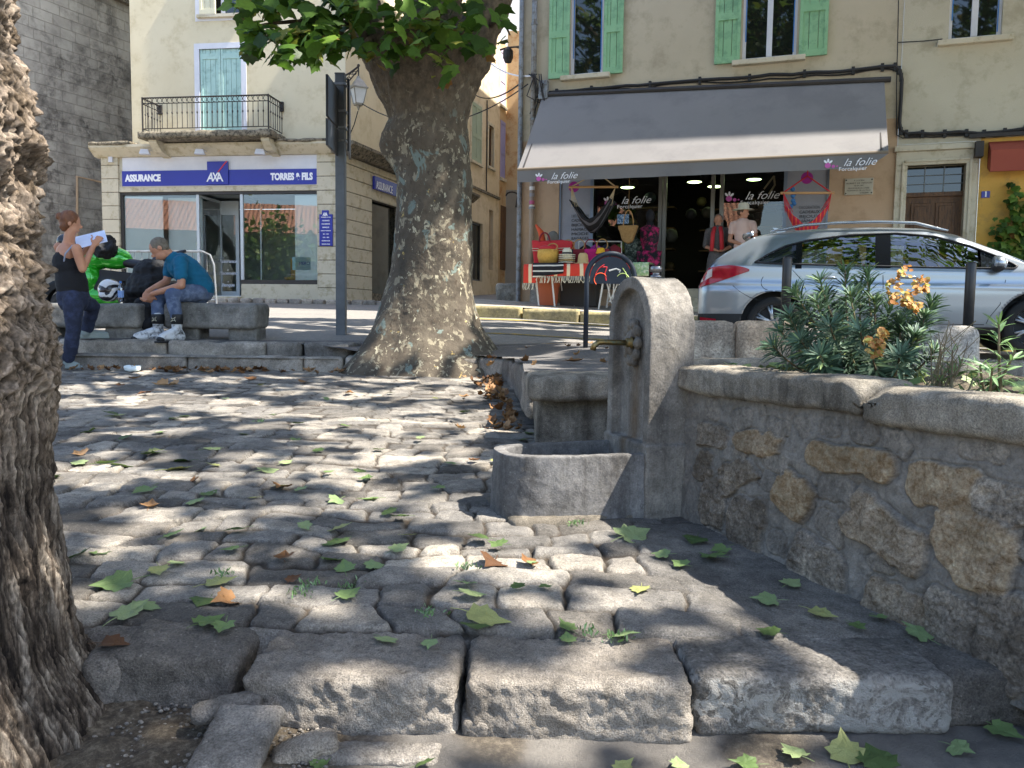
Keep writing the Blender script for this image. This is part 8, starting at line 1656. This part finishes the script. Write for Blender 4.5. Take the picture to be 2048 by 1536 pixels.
hr = MB(); hr.ball(hcm+Rm@np.array([0, -.02, .030]), np.array([.084, .098, .096])*1.05, 16, 12, Rm); hr.ball(hcm+Rm@np.array([0, -.06, -.03]), np.array([.072, .04, .05]), 12, 8, Rm); V, Fc, Nn = remesh(hr, .007, 2); cc = (V-hcm)@Rm; V = V+Nn*(.004*fbm(cc, 60, 3, 6))[:, None]; kp = ~((cc[:, 1] > .062) & (cc[:, 2] < .06)); Fk = np.array([f for f in Fc if all(kp[i] for i in f)]); link_mesh('hair', V, Fk, mat('grey_brown_hair', '#5c5244', '#7d7262', 30, .7, 160, .003), mo, True)
# ---- two people in the shop doorway
def stander(label, px, pyt, y, H_, top_m, bot_m, skirt, hat_m=None, face=(-.3, -.9, 0), hairc='#4a382a', armb=True, cardigan=None):
    t_ = FB.hit(px, pyt, y); a = W((t_[0], y, t_[1])); gz_ = a[2]-H_; c = np.array([a[0], a[1], gz_]); o = thing('person', label, 'person', c); s = H_/1.68; Z_ = lambda z: np.array([0, 0, z*s]); e = FB.R[:, 0]
    mb = MB(); hcx = c+Z_(1.56); Rq = head_geo(mb, hcx, face, (0, 0, 1), s); limb(mb, c+Z_(1.42), c+Z_(1.48), .055, .05); 
    for sg in (-1, 1):
        sh = c+Z_(1.36)+e*.17*sg; el = c+Z_(1.08)+e*.22*sg+np.array([0, -.03, 0]); ha = c+Z_(1.0)+e*.08*sg+np.array([0, -.20, 0]); limb(mb, sh, el, .045, .038); limb(mb, el, ha, .036, .025); hand(mb, ha, (-sg*.6*e[0], -.5, -.3), (0, 0, 1), s*.95, .5, sg); limb(mb, c+Z_(.5)+e*.08*sg, c+Z_(.09)+e*.09*sg, .055, .04); limb(mb, c+Z_(.05)+e*.09*sg, c+Z_(.035)+e*.10*sg+np.array([0, -.13, 0]), .04, .03)
    limb(mb, c+Z_(1.35), c+Z_(.95), .11, .12); body_mesh('body', mb, .011, skin_, o, 2); mb = MB(); limb(mb, c+Z_(1.34), c+Z_(1.05), .135, .13, 14)
    for sg in (-1, 1): sh = c+Z_(1.36)+e*.17*sg; el = c+Z_(1.08)+e*.22*sg+np.array([0, -.03, 0]); limb(mb, sh-e*.05*sg, sh, .07, .06); limb(mb, sh, sh+(el-sh)*(.95 if cardigan else .5), .058, .054)
    limb(mb, c+Z_(1.05), c+Z_(.92), .13, .14, 14); body_mesh('top', mb, .013, top_m, o, 2, .006); mb = MB()
    if skirt: mb.lathe([(.13, 1.0*s), (.17, .85*s), (.21, .45*s), (.22, .32*s)], c, 18)
    else:
        limb(mb, c+Z_(.95), c+Z_(.88), .14, .14)
        for sg in (-1, 1): limb(mb, c+Z_(.86)+e*.08*sg, c+Z_(.1)+e*.09*sg, .09, .06)
    body_mesh('skirt' if skirt else 'trousers', mb, .013, bot_m, o, 2, .006)
    hr = MB(); hr.ball(hcx+Rq@np.array([0, -.02, .03]), np.array([.085, .097, .095])*s, 14, 10, Rq); V, Fc, Nn = remesh(hr, .01, 1); cc = (V-hcx)@Rq; kp = ~((cc[:, 1] > .055) & (cc[:, 2] < .05)); Fk = np.array([f for f in Fc if all(kp[i] for i in f)]); link_mesh('hair', V, Fk, mat('hair_'+('grey' if 'scarf' in label else 'dark'), hairc, None, 1, .7, 60, .002), o, True)
    if cardigan: 
        mb = MB()
        for sg in (-1, 1): p0 = c+Z_(1.42)+e*.05*sg+np.array([-.03, -.09, 0]); mb.tube([p0, c+Z_(1.3)+e*.075*sg+np.array([-.05, -.155, 0]), c+Z_(.98)+e*.09*sg+np.array([-.05, -.165, 0])], .038, 8)
        mb.build('scarf', cardigan, o, world=True, smooth=True)
    if hat_m: mb = MB(); mb.lathe([(.19, .02), (.17, .03), (.10, .04), (.095, .12), (.06, .145), (.0, .15)], hcx+Z_(.03), 18); mb.build('sun_hat', hat_m, o, world=True, smooth=True)
stander('person wearing a bright red scarf over a grey dress, in the shop doorway', 1437, 428, -.25, 1.62, mat('grey_speckled_dress', '#4a4644', '#67625f', 60, .9, 30, .001), bpy.data.materials['grey_speckled_dress'], True, None, (-.3, -.9, -.1), '#6b6058', True, G['red'])
stander('person in a pale T-shirt and sun hat standing behind the car tailgate', 1487, 412, -.55, 1.66, mat('pale_pink_cotton', '#c9a99b', '#d6b9ab', 4, .9, 60, .001), mat('beige_trousers', '#8d8272', '#9a8f7e', 4, .9, 60, .001), False, G['pale'], (.7, -.6, -.1))

# ================================================================== green sports motorbike behind the bench
mk = thing('motorcycle', 'green and black sports motorcycle parked behind the stone bench', 'motorcycle', (at(200, 600, 10.6)[0], 10.6, float(terr(-5.4, 10.6)))); YM = 10.6
def Mp(px, py, dy=0): return at(px, py, YM+dy)
gpaint, nt, b = newmat('bright_green_paint'); b.inputs['Base Color'].default_value = (.03, .42, .02, 1); b.inputs['Metallic'].default_value = .3; b.inputs['Roughness'].default_value = .18; b.inputs['Coat Weight'].default_value = 1
gz_m = float(terr(-5.4, YM)); u_ = F/YM
wr1, wr2 = Mp(128, 585), Mp(345, 590); wr1[2] = gz_m+.31; wr2[2] = gz_m+.31; wheelx = [wr1, np.array([wr1[0]+1.42, YM, gz_m+.31])]
for c_ in wheelx:
    mb = MB(); mb.lathe([(.2, -.05), (.27, -.06), (.305, -.035), (.31, 0), (.305, .035), (.27, .06), (.2, .05)], c_, 32, axis=(0, 1, 0), cap=False); wh = mb.build('wheel', tyre, mk, world=True, smooth=True); mb = MB()
    for k in range(6): a = k*math.pi/3; mb.tube([c_, c_+[.22*math.cos(a), 0, .22*math.sin(a)]], .014, 6)
    mb.lathe([(.14, -.07), (.14, -.065), (.05, -.065)], c_, 20, axis=(0, 1, 0)); mb.build('rim', blkp, wh, world=True)
x0 = wheelx[0][0]; zg_ = gz_m
def B_(x, z, y=0): return np.array([x0+x, YM+y, zg_+z])
mb = MB(); mb.ball(B_(.62, .90), (.28, .15, .15), 18, 12, Matrix.Rotation(.15, 3, 'Y')); mb.ball(B_(.45, .88), (.18, .17, .14), 14, 10); body_mesh('tank', mb, .012, gpaint, mk, 3)
mb = MB(); mb.ball(B_(.12, .86), (.22, .16, .17), 16, 10, Matrix.Rotation(-.5, 3, 'Y')); mb.ball(B_(.30, .62), (.22, .19, .22), 14, 10); mb.ball(B_(.48, .40), (.30, .15, .13), 14, 10); body_mesh('fairing', mb, .013, gpaint, mk, 3)
mb = MB(); mb.ball(B_(.60, .50), (.26, .14, .20), 14, 10); mb.box(B_(.75, .66), (.5, .2, .12), R=Euler((0, .1, 0)).to_matrix()); mb.tube([B_(.9, .62), B_(1.42, .31)], .035, 8); body_mesh('engine', mb, .014, blkp, mk, 1)
mb = MB(); mb.tube([B_(.80, .84), B_(1.05, .80), B_(1.2, .84)], [.10, .11, .08], 12, ell=.6); mb.tube([B_(1.18, .86), B_(1.4, .93), B_(1.58, 1.0)], [.09, .08, .03], 12, ell=.6); body_mesh('seat', mb, .013, mat('black_vinyl', '#1b1b20', '#24242a', 3, .5, 60, .0008), mk, 2)
for dy in (-.08, .08): mb = MB(); mb.tube([B_(.22, .98, dy), B_(0, .31, dy)], [.028, .024], 8); mb.build('fork', P_['zinc'], mk, world=True, smooth=True)
mb = MB(); mb.tube([B_(.34, .98, -.33), B_(.26, 1.0, -.2), B_(.24, .99, 0), B_(.26, 1.0, .2), B_(.34, .98, .33)], .014, 8); mb.build('handlebar', P_['iron'], mk, world=True, smooth=True)
mb = MB(); mb.tube([B_(.9, .36, -.15), B_(1.15, .44, -.17), B_(1.35, .5, -.18)], [.045, .055, .06], 12); mb.build('exhaust', steel, mk, world=True, smooth=True)
mb = MB(); V = []; 
mb.ball(B_(.05, 1.08), (.10, .14, .12), 12, 8, Matrix.Rotation(-.5, 3, 'Y')); mb.build('windscreen', mat('smoked_screen', '#2a2d30', None, 1, .1, 10, 0), mk, world=True, smooth=True)
# black riding gear and bags
def lumpy(name, label, cat, blobs, m, vox=.014, amp=.018, fr=7, seed=1):
    mb = MB(); 
    for c_, r_ in blobs: mb.ball(c_, r_, 14, 10)
    V, Fc, Nn = remesh(mb, vox, 2); V = V+Nn*(amp*fbm(V, fr, 4, seed, ridged=True))[:, None]; V = V+Nn*(.3*amp*fbm(V, fr*4, 2, seed))[:, None]; o = link_mesh(name, V, Fc, m, None, True, True, loc=blobs[0][0]); return tag(o, label, cat)
bl = mat('black_cordura', '#101012', '#1a1a1d', 5, .8, 150, .002)
lumpy('riding_jacket', 'black riding jacket piled on the motorcycle tank, behind the sheet of paper', 'jacket', [(Mp(205, 492, -.1), (.14, .16, .12)), (Mp(214, 500, -.15), (.12, .14, .10)), (Mp(195, 500, 0), (.14, .18, .10)), (Mp(208, 482, 0), (.07, .1, .06))], bl, seed=201, amp=.055, fr=9)
lumpy('tank_bag', 'black pannier bag with pale piping behind the seated man', 'bag', [(J(300, 575, 9.95), (.26, .2, .20)), (J(305, 545, 10.0), (.20, .18, .16)), (J(272, 590, 9.95), (.16, .16, .14))], bl, seed=202, amp=.04, fr=5)
lumpy('backpack', 'slumped black backpack between the two benches', 'bag', [(J(292, 630, 9.5), (.11, .12, .15)), (J(300, 648, 9.45), (.10, .11, .08)), (J(285, 615, 9.55), (.09, .12, .11))], bl, seed=203, amp=.02, fr=5)
# helmet and bottle on the left bench
hb = J(220, 583, 9.42); hb[2] = at(220, 604, 9.42)[2]+.135; he_ = thing('motorcycle_helmet', 'black and white patterned motorcycle helmet lying on the left bench', 'helmet', hb-[0, 0, .13]); hm_, nt, b = newmat('helmet_graphics'); v = coords(nt); wv = nd(nt, 'ShaderNodeTexWave'); wv.wave_type = 'RINGS'; wv.inputs['Scale'].default_value = 5; wv.inputs['Distortion'].default_value = 6; nt.links.new(v, wv.inputs[0]); nt.links.new(ramp(nt, wv.outputs['Fac'], [(.42, '#26262a'), (.5, '#d5d6d8')]), b.inputs['Base Color']); b.inputs['Roughness'].default_value = .2
mb = MB(); mb.ball(hb, (.125, .14, .13), 20, 14); mb.ball(hb+[.0, -.05, -.06], (.10, .10, .07), 14, 10); body_mesh('shell', mb, .008, hm_, he_, 2)
mb = MB(); R_v = Matrix.Rotation(.0, 3, 'X'); mb.ball(hb+[.0, -.035, -.01], (.098, .115, .055), 18, 10); mb.build('visor', mat('brown_visor', '#3b322f', None, 1, .12, 10, 0), he_, world=True, smooth=True); mb = MB(); mb.ball(hb+[-.0, -.085, -.085], (.075, .06, .035), 12, 8); mb.build('chin_bar', blkp, he_, world=True, smooth=True)
bt0 = J(242, 604, 9.33); bot = thing('water_bottle', 'clear plastic water bottle with a blue cap beside the helmet', 'bottle', bt0); mb = MB(); mb.lathe([(.028, 0), (.032, .01), (.032, .15), (.028, .175), (.012, .20), (.012, .215)], bt0, 16); mb.build('bottle', glassmat('pet_plastic', (.80, .87, .95), 2), bot, world=True, smooth=True); mb = MB(); mb.lathe([(.0325, .05), (.0325, .13)], bt0, 16, cap=False); mb.build('label_band', mat('pale_blue_label', '#7d9fd6', None, 1, .5, 10, 0), bot, world=True); mb = MB(); mb.lathe([(.014, .212), (.014, .235)], bt0, 12); mb.build('cap', mat('blue_cap', '#2b6ab8', None, 1, .4, 10, 0), bot, world=True)
# crumpled paper at the foot of the steps
q = gc(270, 741); V, Fc = rough_geo((q[0], q[1]-.02, gz(0, q[1])+.03), (.15, .09, .05), n=.012, r=.02, amp=.02, fr=16, seed=301, warp=.03); tag(link_mesh('crumpled_paper', V, Fc, P_['panel'], None, False, True, loc=(q[0], q[1]-.02, gz(0, q[1]))), 'crumpled white paper lying at the foot of the steps', 'litter')
# extra chip of concrete at the tree foot
